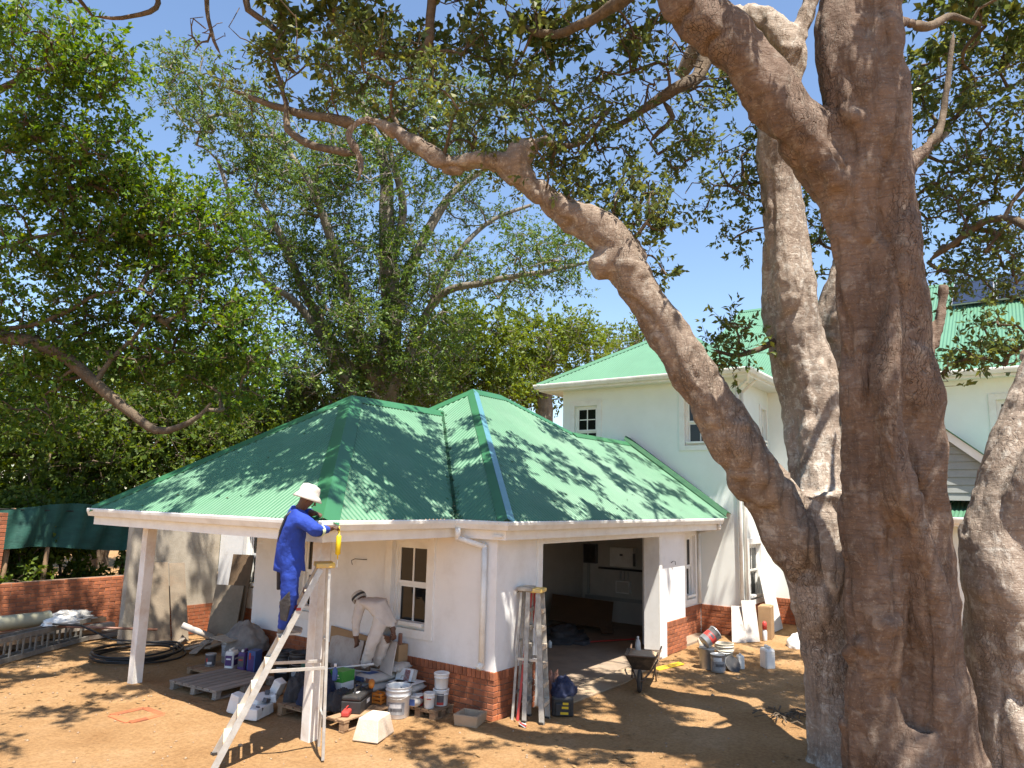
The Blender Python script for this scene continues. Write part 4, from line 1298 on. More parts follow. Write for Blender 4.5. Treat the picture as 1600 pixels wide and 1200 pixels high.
LEFT_CROWN = [
    (4.95, 14.96, 11.52, 1.25, 0.83, 56.0),
    (5.55, 14.31, 10.93, 0.97, 0.56, 37.0),
    (4.82, 15.45, 10.4, 0.83, 0.69, 30.0),
    (5.82, 15.37, 9.47, 1.31, 0.72, 54.0),
    (5.18, 15.86, 9.61, 0.85, 0.57, 22.0),
    (6.5, 15.02, 9.81, 0.89, 0.89, 32.0),
    (5.8, 16.43, 8.2, 1.63, 1.04, 73.0),
    (6.83, 15.74, 8.68, 1.39, 1.07, 73.0),
    (7.8, 15.21, 8.9, 1.28, 1.11, 68.0),
    (8.52, 14.32, 8.5, 0.95, 0.95, 44.0),
    (6.21, 17.09, 6.88, 1.69, 1.24, 73.0),
    (7.5, 16.0, 7.48, 1.59, 1.11, 73.0),
    (8.47, 14.77, 7.1, 1.43, 1.11, 73.0),
    (9.15, 14.02, 6.42, 0.95, 0.95, 44.0),
    (7.09, 17.05, 5.77, 1.74, 0.79, 55.0),
    (8.42, 16.04, 5.91, 1.64, 0.98, 61.0),
    (6.55, 18.03, 4.91, 1.43, 1.11, 61.0),
    (9.35, 14.9, 5.37, 1.14, 0.82, 44.0),
]
BACK_TREES = {
  'hedgeA': ([[(8.59, 21.46, 0.97, 0.336), (8.45, 21.2, 2.64, 0.252), (8.43, 20.82, 4.14, 0.151), (8.48, 20.47, 5.14, 0.067)]], [(8.36, 21.15, 3.3, 2.02, 1.18, 80.0), (9.36, 20.38, 4.2, 1.9, 1.21, 70.0), (7.82, 21.62, 4.28, 1.35, 1.01, 40.0), (8.64, 20.12, 2.5, 1.8, 0.66, 50.0)]),
  'hedgeB': ([[(12.1, 20.1, 0.88, 0.335), (11.84, 19.96, 2.71, 0.26), (11.52, 20.0, 4.18, 0.149), (11.14, 20.22, 5.27, 0.074)]], [(11.57, 20.03, 3.81, 2.05, 1.12, 70.0), (12.63, 19.22, 4.62, 1.71, 1.14, 55.0), (10.87, 20.7, 4.89, 1.49, 0.93, 45.0), (11.58, 18.58, 2.73, 2.13, 0.71, 50.0)]),
  'hedgeC': ([[(15.38, 20.7, 1.07, 0.468), (15.14, 20.34, 3.6, 0.383), (14.96, 20.01, 5.7, 0.213), (14.88, 19.72, 7.17, 0.085)]], [(14.87, 20.2, 5.48, 2.34, 1.28, 75.0), (16.43, 19.55, 6.29, 1.99, 1.33, 60.0), (15.52, 19.58, 4.46, 2.55, 0.85, 50.0)]),
  'limeA': ([[(22.57, 18.77, 3.41, 0.514), (22.2, 18.44, 6.45, 0.385), (21.98, 18.19, 8.48, 0.231), (21.91, 17.87, 10.01, 0.103)]], [(21.91, 18.15, 8.99, 2.05, 1.8, 70.0), (21.53, 19.1, 7.44, 1.8, 1.28, 50.0), (22.97, 17.94, 7.57, 1.83, 1.31, 50.0)]),
  'limeB': ([[(27.9, 18.28, 3.57, 0.584), (27.4, 18.02, 7.03, 0.409), (27.19, 17.75, 9.05, 0.234), (27.07, 17.53, 10.5, 0.117)]], [(26.98, 17.81, 9.91, 2.34, 1.61, 70.0), (26.72, 18.65, 8.16, 2.34, 1.31, 55.0), (28.76, 17.17, 9.57, 1.51, 1.51, 36.0)]),
  'far': ([[(40.27, 20.11, 3.92, 0.584), (39.6, 19.76, 8.53, 0.429), (39.15, 19.53, 11.61, 0.195)]], [(39.07, 19.49, 12.18, 2.34, 1.48, 46.0)]),
  'backA': ([[(11.41, 36.32, 1.88, 0.531), (10.8, 36.0, 6.07, 0.372), (10.34, 35.77, 9.22, 0.133)]], [(10.72, 35.97, 6.6, 2.92, 3.19, 90.0), (12.5, 33.93, 5.09, 2.39, 2.13, 60.0)]),
  'backB': ([[(13.68, 29.67, 2.07, 0.496), (13.12, 29.38, 5.99, 0.347), (12.76, 29.2, 8.43, 0.124)]], [(13.01, 29.32, 6.72, 2.73, 2.23, 90.0), (12.57, 28.82, 4.45, 3.11, 1.43, 60.0)]),
  'backC': ([[(17.45, 27.91, 2.13, 0.531), (16.85, 27.6, 6.32, 0.372), (16.54, 27.44, 8.42, 0.133)]], [(16.58, 27.75, 7.1, 2.66, 2.13, 80.0), (17.22, 25.73, 4.97, 3.08, 1.28, 60.0)]),
  'limeC': ([[(19.9, 19.03, 3.33, 0.478), (19.62, 18.89, 5.21, 0.335), (19.42, 18.79, 6.63, 0.143)]], [(19.35, 18.75, 7.1, 1.67, 1.08, 50.0), (18.72, 19.76, 6.6, 1.43, 0.96, 36.0)]),
}
HERO_SHADE = [
    (4.86, 6.64, 10.3, 1.35, 0.5, 9.0),
    (5.86, 5.52, 10.3, 1.35, 0.5, 9.0),
    (5.02, 8.08, 11.1, 1.35, 0.5, 9.0),
    (7.02, 6.05, 11.1, 1.35, 0.5, 9.0),
    (7.7, 3.92, 10.7, 1.35, 0.5, 9.0),
    (8.7, 4.64, 11.9, 1.35, 0.5, 9.0),
    (9.78, 3.62, 11.9, 1.35, 0.5, 9.0),
    (10.78, 4.43, 13.1, 1.35, 0.5, 9.0),
    (12.04, 3.17, 13.1, 1.35, 0.5, 9.0),
    (13.16, 3.24, 14.3, 1.35, 0.5, 9.0),
    (7.1, 1.08, 9.5, 1.35, 0.5, 9.0),
    (8.62, 0.54, 9.9, 1.35, 0.5, 9.0),
    (9.86, 0.94, 10.7, 1.35, 0.5, 9.0),
    (11.82, 0.2, 11.9, 1.35, 0.5, 9.0),
    (13.06, -0.1, 12.7, 1.35, 0.5, 9.0),
    (9.4, -1.32, 9.5, 1.35, 0.5, 9.0),
    (5.7, 1.89, 9.5, 1.35, 0.5, 9.0),
    (14.24, 1.56, 14.3, 1.35, 0.5, 9.0),
    (2.3, 7.28, 9.5, 1.35, 0.5, 9.0),
    (8.14, 5.7, 11.9, 1.35, 0.5, 9.0),
    (3.06, 10.64, 10.7, 1.35, 0.5, 9.0),
    (4.26, 10.46, 11.5, 1.35, 0.5, 9.0),
    (5.0, 9.04, 11.5, 1.35, 0.5, 9.0),
    (4.52, 11.38, 11.9, 1.35, 0.5, 9.0),
    (2.42, 11.65, 10.7, 1.35, 0.5, 9.0),
    (5.94, 10.22, 12.3, 1.35, 0.5, 9.0),
    (5.66, 11.57, 12.7, 1.35, 0.5, 9.0),
    (3.86, 9.44, 10.7, 1.35, 0.5, 9.0),
    (4.78, 8.49, 11.1, 1.35, 0.5, 9.0),
    (3.26, 9.94, 10.7, 1.35, 0.5, 9.0),
    (2.42, 9.94, 9.9, 1.35, 0.5, 9.0),
    (5.7, 8.84, 11.5, 1.35, 0.5, 9.0),
    (4.1, 10.94, 11.5, 1.35, 0.5, 9.0),
    (6.96, -2.12, 10.2, 0.8, 0.6, 20.0),
    (7.1, -1.49, 10.2, 0.8, 0.6, 20.0),
    (7.12, -0.9, 10.2, 0.8, 0.6, 20.0),
    (7.14, -0.21, 10.2, 0.8, 0.6, 20.0),
    (7.86, -2.62, 10.2, 0.8, 0.6, 20.0),
    (8.36, -2.06, 10.2, 0.8, 0.6, 20.0),
]


# ------------------------------------------------------------------ trees
def spline(pts, step):
    """Catmull-Rom through (x, y, z, r) points, resampled about every step"""
    P = np.array(pts, float)
    if len(P) < 3:
        n = max(2, int(np.linalg.norm(P[1, :3] - P[0, :3]) / step) + 1)
        t = np.linspace(0, 1, n)[:, None]
        return P[0] * (1 - t) + P[1] * t
    Q = np.vstack([2 * P[0] - P[1], P, 2 * P[-1] - P[-2]])
    out = []
    for i in range(1, len(Q) - 2):
        a, b, c, d = Q[i - 1:i + 3]
        n = max(2, int(np.linalg.norm(c[:3] - b[:3]) / step))
        for k in range(n):
            t = k / n
            out.append(0.5 * ((2 * b) + (-a + c) * t + (2 * a - 5 * b + 4 * c - d) * t ** 2 + (-a + 3 * b - 3 * c + d) * t ** 3))
    out.append(P[-1])
    R = np.array(out)
    R[:, 3] = np.maximum(R[:, 3], 0.004)
    return R


def np_tube(V, F, P, r, n=6):
    """append a tube to the vertex and face lists"""
    P = np.asarray(P, float)
    T = np.gradient(P, axis=0)
    T /= np.linalg.norm(T, axis=1)[:, None] + 1e-9
    ref = np.where(np.abs(T[:, 2:3]) > 0.9, np.array([[1., 0, 0]]), np.array([[0., 0, 1]]))
    if np.mean(np.abs(T[:, 2])) > 0.6:
        ref = np.repeat(np.array([[1., 0.3, 0]]), len(P), 0)
    else:
        ref = np.repeat(np.array([[0., 0, 1.]]), len(P), 0) + 0.01
    A = np.cross(T, ref)
    A /= np.linalg.norm(A, axis=1)[:, None] + 1e-9
    B = np.cross(T, A)
    t = np.arange(n) * 2 * np.pi / n
    ring = P[:, None, :] + (A[:, None, :] * np.cos(t)[None, :, None] + B[:, None, :] * np.sin(t)[None, :, None]) * np.asarray(r)[:, None, None]
    o = sum(len(v) for v in V)
    V.append(ring.reshape(-1, 3))
    i, k = np.meshgrid(np.arange(len(P) - 1), np.arange(n), indexing='ij')
    a = (i * n + k).ravel() + o
    b = (i * n + (k + 1) % n).ravel() + o
    F.append(np.stack([a, b, b + n, a + n], 1))


def grow(skel, targets, r, step=0.28, wob=0.10, tip=0.005, expo=0.42, droop=0.0):
    """join every target to the nearest wood; returns branch chains as (points, radii)"""
    nodes = [s[:, :3] for s in skel]
    pos = np.vstack(nodes)
    srad = np.concatenate([s[:, 3] for s in skel])
    par = np.full(len(pos), -1)
    chains = []
    d0 = np.min(np.linalg.norm(targets[:, None, :] - pos[None, ::3, :], axis=2), axis=1) if len(targets) else []
    order = np.argsort(d0)
    P = [pos]
    allp = pos
    parents = list(par)
    buf = np.zeros((len(pos) + len(targets) * 40, 3))
    buf[:len(pos)] = pos
    n = len(pos)
    for ti in order:
        t = targets[ti]
        d = np.linalg.norm(buf[:n] - t, axis=1)
        # prefer wood lying nearer the ground side of the target
        d = d + 0.35 * np.maximum(0, buf[:n, 2] - t[2])
        j = int(np.argmin(d))
        b = buf[j]
        L = np.linalg.norm(t - b)
        k = max(2, min(38, int(L / step) + 1))
        u = np.linspace(0, 1, k + 1)[1:, None]
        side = r.normal(size=3) * wob * L
        side[2] += 0.10 * L
        pts = b + (t - b) * u + side * (np.sin(u * np.pi)) + r.normal(size=(k, 3)) * 0.035 * (1 - u)
        pts[:, 2] -= droop * L * u[:, 0] ** 2
        idx = np.arange(n, n + k)
        buf[n:n + k] = pts
        n += k
        parents += [j] + list(idx[:-1])
        chains.append((j, idx))
    count = np.zeros(n)
    leafs = [c[1][-1] for c in chains]
    par = np.array(parents)
    for lf in leafs:
        q = lf
        while q >= 0 and q >= len(pos):
            count[q] += 1
            q = par[q]
    rad = np.where(np.arange(n) < len(pos), 0, tip * np.maximum(count, 1) ** expo)
    out = []
    for j, idx in chains:
        pts = np.vstack([buf[j:j + 1], buf[idx]])
        rr = np.concatenate([[min(rad[idx[0]] * 1.25, srad[j] if j < len(srad) else 1)], rad[idx]])
        out.append((pts, rr))
    return out


def foliage(targets, r, twigs, leaves, spread, L, W, up=0.5, tw=0.0035, flat=0.75, hang=0.0):
    """twig fans with leaves round each target; returns leaf and twig arrays"""
    n = len(targets)
    T = np.repeat(targets, twigs, 0)
    D = r.normal(size=(len(T), 3))
    D[:, 2] = D[:, 2] * flat + 0.25 - hang
    D /= np.linalg.norm(D, axis=1)[:, None]
    ln = spread * r.uniform(0.35, 1.0, len(T))
    B0 = T + r.normal(size=T.shape) * spread * 0.12
    E_ = B0 + D * ln[:, None]
    # twigs: three sided spikes
    A = np.cross(D, np.array([0.3, 0.5, 0.8]))
    A /= np.linalg.norm(A, axis=1)[:, None]
    Bv = np.cross(D, A)
    tv = []
    for k in range(3):
        a = 2 * np.pi * k / 3
        tv.append(B0 + (A * np.cos(a) + Bv * np.sin(a)) * tw)
    TV = np.stack(tv + [E_], 1).reshape(-1, 3)
    b = np.arange(len(T))[:, None] * 4
    TF = np.concatenate([b + np.array([[0, 1, 3]]), b + np.array([[1, 2, 3]]), b + np.array([[2, 0, 3]])])
    # leaves
    m = leaves
    u = r.beta(2.6, 1.1, (len(T), m))
    C = B0[:, None, :] + D[:, None, :] * (ln[:, None] * u)[:, :, None]
    C = C.reshape(-1, 3)
    DD = np.repeat(D, m, 0)
    d = r.normal(size=C.shape) * 0.85 + DD * 0.8
    d[:, 2] -= 0.15 + hang
    d /= np.linalg.norm(d, axis=1)[:, None]
    nrm = r.normal(size=C.shape) * 0.75 + np.array([0, 0, up])
    s = np.cross(d, nrm)
    s /= np.linalg.norm(s, axis=1)[:, None] + 1e-9
    nn = np.cross(s, d)
    l_ = (L * r.uniform(0.6, 1.15, len(C)))[:, None]
    w_ = l_ * W * r.uniform(0.8, 1.15, len(C))[:, None]
    st = C + d * 0.012
    mid = st + d * l_ * 0.48 + nn * l_ * 0.05
    tipp = st + d * l_ - nn * l_ * 0.10
    LV = np.stack([st, mid + s * w_ * 0.5 + nn * w_ * 0.12, tipp, mid - s * w_ * 0.5 + nn * w_ * 0.12], 1).reshape(-1, 3)
    LF = np.arange(len(C) * 4).reshape(-1, 4)
    return LV, LF, TV, TF


def sample(ells, r, mult=1.0, cut=None):
    out = []
    for x, y, z, rh, rv, n in ells:
        n = int(n * mult)
        p = r.normal(size=(n, 3))
        p /= np.linalg.norm(p, axis=1)[:, None]
        p *= (r.uniform(0.12, 1, n) ** 0.42)[:, None]
        out.append(np.array([x, y, z]) + p * np.array([rh, rh, rv]))
    q = np.vstack(out)
    return q


def tree(name, label, stems, ells, bark, leaf, seed, twigs=6, leaves=9, spread=0.45, L=0.09, W=0.45, mult=1.0, group=None, hang=0.0,
         step=0.3, sides=8, tip=0.006, droop=0.0, extra=None, hero=False, tw=0.0035, sub=1):
    r = np.random.default_rng(seed)
    base = stems[0][0]
    t = thing(name, label, 'tree', (base[0], base[1], 0), 0, group)
    off = np.array([base[0], base[1], 0])
    st = []
    for k, s in enumerate(stems):
        s = list(s)
        if k == 0 and s[0][2] > 0 and not hero:
            s = [(s[0][0], s[0][1], -0.15, s[0][3] * 1.25)] + s
        st.append(spline(s, step * 0.6))
    if extra:
        ex_ = [spline(s, step * 0.6) for s in extra]
    else:
        ex_ = []
    T = sample(ells, r, mult)
    if hero:
        # crown points thinned along the sun lines so light reaches the pale stems
        S_ = np.array(SUN)
        keep = np.ones(len(T), bool)
        for k_ in (4, 6, 11):
            for b_ in spline(HERO_STEMS[k_], 0.5)[:, :3]:
                d_ = T - b_
                al = d_ @ S_
                pd = np.linalg.norm(d_ - al[:, None] * S_, axis=1)
                keep &= ~((al > 0.8) & (pd < (0.45 if k_ == 6 else 0.75)) & (r.random(len(T)) < (0.3 if k_ == 6 else 0.7)))
        T = T[keep]
    ch = grow(st + ex_, T, r, step, 0.10, tip, 0.42, droop)
    V, F = [], []
    if hero:
        nodes = [np.hstack([p_, np.full((len(p_), 1), .02)]) for p_, q_ in ch]
        for p_, q_ in grow(st + ex_ + nodes, sample(HERO_BARE, r), r, 0.12, 0.36, 0.006, 0.45):
            p_ = p_.copy()
            p_[1:] += nvec(p_[1:] * 3.4) * 0.085
            np_tube(V, F, p_, q_, 5)
    if not hero:
        for s in st:
            s = s.copy()
            s[:, :3] += (nvec(s[:, :3] * 0.9 + seed) * 0.35 * s[:, 3:4])
            np_tube(V, F, s[:, :3], s[:, 3], sides + 2)
    for s in ex_:
        s = s.copy()
        s[:, :3] += nvec(s[:, :3] * 2.2 + seed) * np.minimum(0.06, s[:, 3:4] * 0.8)
        rs = s[:, 3] * (1 + 0.25 * fnoise(s[:, :3] * 5, 2))
        rs[0] *= 0.03
        rs[-1] *= 0.1
        np_tube(V, F, s[:, :3], rs, sides)
    for p, rr in ch:
        np_tube(V, F, p, rr, 5)
    np_mesh('branches' if hero else 'trunk', np.vstack(V) - off, np.vstack(F), bark, t, smooth=True)
    # leaf points: the targets and the outer stretches of the branches
    pts = [T]
    for p, rr in ch:
        if len(p) > 3 and sub:
            k = r.integers(len(p) // 2, len(p) - 1)
            pts.append(p[k:k + 1])
    Tp = np.vstack(pts)
    if hero:
        # high crown, mostly out of view: clumps enlarged and tightened for broader shadow blobs
        hi = Tp[:, 2] > 9.0
        LV2, LF2, TV2, TF2 = foliage(Tp[hi], r, 7, 9, 0.36, 0.145, 0.55, tw=tw)
        Tp = Tp[~hi]
    LV, LF, TV, TF = foliage(Tp, r, twigs, leaves, spread, L, W, hang=hang, tw=tw)
    if hero:
        LF, TF = np.vstack([LF, LF2 + len(LV)]), np.vstack([TF, TF2 + len(TV)])
        LV, TV = np.vstack([LV, LV2]), np.vstack([TV, TV2])
    np_mesh('crown', LV - off, LF, leaf, t)['kind'] = 'stuff'
    np_mesh('twigs', TV - off, TF, bark, t)['kind'] = 'stuff'
    return t, len(LF)


def hero_part(t, off, part, bark, ids):
    mb = MB()
    for k in ids:
        s = HERO_STEMS[k]
        P = spline(s, 0.10)
        P = P.copy()
        P[:, :3] += nvec(P[:, :3] * 1.1 + k * 3.1) * (0.20 * P[:, 3:4])
        rr = P[:, 3] * (0.86 + 0.22 * fnoise(P[:, :3] * 1.7 + k, 3))
        ph = k * 1.7

        def fl(a, i, ph=ph):
            return 1 + 0.07 * math.sin(2 * a + ph + i * 0.05) + 0.06 * math.sin(3 * a - ph * 2 + i * 0.03) + 0.03 * math.sin(5 * a + i * 0.06)
        mb.tube([tuple(q) for q in P[:, :3]], list(rr), 22, True, fl)
    o = mb.build(part, bark, t, smooth=True)
    md = o.modifiers.new('fuse', 'REMESH')
    md.mode = 'VOXEL'
    md.voxel_size = 0.028
    ms = o.modifiers.new('soften', 'SMOOTH')
    ms.factor = 0.5
    ms.iterations = 3
    dg = bpy.context.evaluated_depsgraph_get()
    me = bpy.data.meshes.new_from_object(o.evaluated_get(dg))
    o.modifiers.clear()
    old = o.data
    o.data = me
    bpy.data.meshes.remove(old)
    nv = len(me.vertices)
    co = np.zeros(nv * 3, np.float32)
    no = np.zeros(nv * 3, np.float32)
    me.vertices.foreach_get('co', co)
    me.vertices.foreach_get('normal', no)
    co = co.reshape(-1, 3)
    no = no.reshape(-1, 3)
    w = co + np.array(off)
    # folds, burls and fissures with real depth
    d = fnoise(w * 2.2, 4) * 0.13
    d += fnoise(w * np.array([7.5, 7.5, 1.3]), 3) * 0.05
    d += -np.maximum(0, 0.06 - np.abs(fnoise(w * np.array([2.6, 2.6, 0.5]) + 9, 2))) * 0.75
    d += fnoise(w * np.array([3, 3, 9.0]), 2) * 0.014
    d += np.maximum(0, fnoise(w * 3.4 + 31, 2) - 0.2) * 0.30
    co = co + no * d[:, None]
    me.vertices.foreach_set('co', co.ravel())
    me.update()
    me.shade_smooth()
    return nv


def hero_tree():
    t, n = tree('fig_tree', 'huge many stemmed tree with smooth brown trunks at the right front', HERO_STEMS, HERO_CROWN + HERO_SHADE, 'bark_brown', 'leaf_hero', 11,
                twigs=6, leaves=8, spread=0.38, L=0.098, W=0.5, extra=HERO_LIMBS, hero=True, step=0.2, sides=9, tip=0.0085, tw=0.0048)
    off = Vector(t.location)
    nv = 0
    for part, bark, ids in (('front_stem', 'bark_hero', (0, 1, 2, 14, 15, 16, 17, 18, 19)), ('pale_stems', 'bark_tan', (3, 4, 5, 10, 13)), ('leaning_limb', 'bark_limb', (6, 7, 8, 9)), ('right_stem', 'bark_tan', (11, 12))):
        nv += hero_part(t, off, part, bark, ids)
    return n + nv


TRI = hero_tree()
t, n = tree('tall_tree', 'tall feathery tree with pale forked trunks behind the garage roof', FICUS_STEMS, FICUS_CROWN, 'bark_grey', 'leaf_ficus', 21,
            twigs=8, leaves=13, spread=1.0, L=0.14, W=0.42, step=0.5, sides=9, tip=0.013, mult=0.95, tw=0.007)
TRI += n
t, n = tree('spreading_tree', 'leafy tree reaching a long bare branch in from the left edge', LEFT_STEMS, LEFT_CROWN, 'bark_brown', 'leaf_left', 31,
            twigs=6, leaves=8, spread=0.6, L=0.14, W=0.5, step=0.35, sides=9, tip=0.009, tw=0.005)
TRI += n
for k, (lab, lf, bk) in dict(
        hedgeA=('dark bushy tree filling the left edge above the green net', 'leaf_dark', 'bark_brown'),
        hedgeB=('dark bushy tree just left of the verandah roof', 'leaf_dark', 'bark_brown'),
        hedgeC=('dense shady tree behind the left hip of the verandah roof', 'leaf_dark', 'bark_brown'),
        limeA=('bright lime green tree right behind the garage roof peak', 'leaf_lime', 'bark_grey'),
        limeB=('bright lime green tree touching the eave of the two storey house', 'leaf_lime', 'bark_grey'),
        far=('small distant tree peeping over the two storey roof', 'leaf_lime', 'bark_grey'),
        backA=('tall dark tree far behind the left edge of the yard', 'leaf_dark', 'bark_brown'),
        backB=('tall dark tree far behind the brick wall', 'leaf_dark', 'bark_brown'),
        backC=('tall dark tree far behind the verandah hip', 'leaf_dark', 'bark_brown'),
        limeC=('yellow green tree low between the tall trunk and the roof peak', 'leaf_lime', 'bark_grey')).items():
    s, e = BACK_TREES[k]
    big = 0.17 if k.startswith('h') else (0.26 if k.startswith('back') else 0.22)
    t, n = tree('background_tree', lab, s, e, bk, lf, 40 + len(k) + ord(k[-1]), twigs=7, leaves=11, spread=0.8 if k.startswith('h') else 1.1, L=big, W=0.5,
                step=0.6, sides=8, tip=0.014, group='trees behind the yard', tw=0.008)
    TRI += n

for k, (x, y, rh, lab) in enumerate(((5.3, 17.5, .8, 'low dark shrub close behind the brick wall at the left'), (6.7, 17.6, .8, 'low dark shrub close behind the brick wall at its right'), (4.6, 18.3, 1.0, 'dark shrub behind the left end of the brick wall'), (6.2, 18.6, 1.1, 'dark shrub behind the middle of the brick wall'), (7.8, 18.4, 1.0, 'dark shrub behind the right end of the brick wall'),
                                     (9.6, 17.2, 1.0, 'dark shrub behind the plastered wall'), (11.2, 18.2, 1.3, 'dark shrub behind the verandah hip'), (4.0, 20.4, 1.5, 'tall shrub behind the shrubs at the left edge'), (6.2, 20.6, 1.5, 'tall shrub behind the shrubs above the net'), (8.4, 20.4, 1.5, 'tall shrub behind the shrubs left of the verandah'), (3.2, 18.9, 1.2, 'dark shrub beyond the left edge by the wall'))):
    t, n = tree('shrub', lab, [[(x, y, -0.05, .05), (x + .1, y, .7, .035), (x, y + .1, 1.5, .02)]], [(x, y, 1.0, rh, .85, 34), (x + .2, y + .3, 2.1 if rh < 1.4 else 3.2, rh * .9, .7 if rh < 1.4 else 1.3, 26 if rh < 1.4 else 50)], 'bark_brown', 'leaf_dark', 80 + k, twigs=7, leaves=10, spread=.42, L=.15, W=.5,
                step=.4, sides=6, tip=.006, group='shrubs behind the wall', tw=.005)
    t['category'] = 'shrub'
    TRI += n


# ------------------------------------------------------------------ small builders
def roundslab(w, d, h, bulge=0.25, nx=10, ny=8, puff=0.02):
    """pillow shape (a filled paper bag) centred on the origin, standing on z = 0"""
    mb = MB()
    top, bot = [], []
    for i in range(nx + 1):
        for j in range(ny + 1):
            a, b = i / nx * 2 - 1, j / ny * 2 - 1
            e = max(0.0, (1 - abs(a) ** 5)) ** 0.5 * max(0.0, (1 - abs(b) ** 5)) ** 0.5
            x = a * w / 2 * (1 - 0.04 * b * b)
            y = b * d / 2 * (1 - 0.04 * a * a)
            z = h / 2 * (0.16 + 0.84 * e)
            top.append((x, y, h / 2 + z + puff * math.sin(a * 5 + b * 3) * 0.3 * e))
            bot.append((x, y, h / 2 - z))
    n = ny + 1
    vs = top + bot
    m = len(top)
    fs = []
    for i in range(nx):
        for j in range(ny):
            q = i * n + j
            fs.append((q, q + n, q + n + 1, q + 1))
            fs.append((m + q, m + q + 1, m + q + n + 1, m + q + n))
    edge = [i * n for i in range(nx + 1)] + [nx * n + j for j in range(1, n)] + [i * n + ny for i in range(nx - 1, -1, -1)] + [j for j in range(ny - 1, 0, -1)]
    for k in range(len(edge)):
        a, b = edge[k], edge[(k + 1) % len(edge)]
        fs.append((a, b, m + b, m + a))
    mb.add(vs, fs)
    return mb


def patch(parent, name, m, cx, cy, cz, w, h, n='x-', lift=0.003, label=None):
    """flat printed panel in the thing's local frame, facing n"""
    mb = MB()
    t = 0.0015
    if n == 'x-':
        mb.box(cx - lift - t, cx - lift, cy - w / 2, cy + w / 2, cz - h / 2, cz + h / 2)
    elif n == 'y-':
        mb.box(cx - w / 2, cx + w / 2, cy - lift - t, cy - lift, cz - h / 2, cz + h / 2)
    else:
        mb.box(cx - w / 2, cx + w / 2, cy - h / 2, cy + h / 2, cz + lift, cz + lift + t)
    return mb.build(name, m, parent, local=True, label=label)


def wrap(parent, name, m, r0, r1, z0, z1, a0, a1, n=14):
    """printed band on the side of a round container between two angles"""
    mb = MB()
    vs, fs = [], []
    for i in range(n + 1):
        a = a0 + (a1 - a0) * i / n
        for r, z in ((r0, z0), (r1, z1)):
            vs.append(((r + 0.002) * math.cos(a), (r + 0.002) * math.sin(a), z))
    for i in range(n):
        fs.append((2 * i, 2 * i + 2, 2 * i + 3, 2 * i + 1))
    mb.add(vs, fs)
    return mb.build(name, m, parent, local=True, smooth=True)


VIEW = math.atan2(-0.587, -0.81)      # bearing from the yard back to the camera


def bucket(label, cat, loc, r, h, m='white_plastic', lid=None, bands=(), rotz=0.0, tilt=None, handle=True, group=None, name='bucket', taper=0.9, ribs=True, contents=None):
    t = thing(name, label, cat, loc, rotz, group)
    rb = r * taper
    prof = [(rb * 0.96, 0.0), (rb, 0.01)]
    if ribs:
        prof += [(rb + (r - rb) * .7, h * .70), (r * 1.03, h * .71), (r * 1.03, h * .73), (r * .985, h * .74), (r, h * .86), (r * 1.05, h * .87), (r * 1.05, h * .9), (r, h * .905)]
    prof += [(r, h * .97), (r * 1.05, h * .975), (r * 1.05, h)]
    if lid:
        prof += [(r * .9, h)]
    else:
        prof += [(r * .96, h), (r * .94, h * .95), (rb * .92, h * .25 if not contents else h * .8)]
    MB().lathe(prof, 26).build('body', m, t, local=True, smooth=True)
    if contents and not lid:
        MB().lathe([(r * .9, h * .8), (r * .5, h * .83), (0.005, h * .84)], 20).build('contents', contents, t, local=True, smooth=True)
    if lid:
        MB().lathe([(r * 1.07, h * .93), (r * 1.08, h * 1.0), (r * 1.0, h * 1.03), (r * .9, h * 1.03), (r * .86, h * 1.015), (0.004, h * 1.015)], 26).build('lid', lid, t, local=True, smooth=True)
    for (bm_, z0, z1, a0, a1) in bands:
        ra = rb + (r - rb) * z0
        rc = rb + (r - rb) * z1
        wrap(t, 'printed_label', bm_, ra * 1.004, rc * 1.004, h * z0, h * z1, VIEW - rotz + a0, VIEW - rotz + a1)
    if handle:
        a = VIEW - rotz + 1.3
        pts = []
        for i in range(13):
            u = math.pi * i / 12
            pts.append((r * 1.07 * math.cos(u) * math.cos(a) - 0.03 * math.sin(a) * math.sin(u) * 1, r * 1.07 * math.cos(u) * math.sin(a) + .03 * math.cos(a) * math.sin(u), h * .86 - r * .55 * math.sin(u)))
        # the wire hangs down on the near side
        c, s = math.cos(VIEW - rotz), math.sin(VIEW - rotz)
        pts = [(r * 1.07 * (math.cos(math.pi * i / 12) * -s + math.sin(math.pi * i / 12) * c), r * 1.07 * (math.cos(math.pi * i / 12) * c + math.sin(math.pi * i / 12) * s), h * .86 - h * .22 * math.sin(math.pi * i / 12)) for i in range(13)]
        MB().tube(pts, 0.0035, 5).build('handle', 'galv', t, local=True)
    if tilt:
        t.rotation_euler = (tilt[0], tilt[1], rotz)
    return t


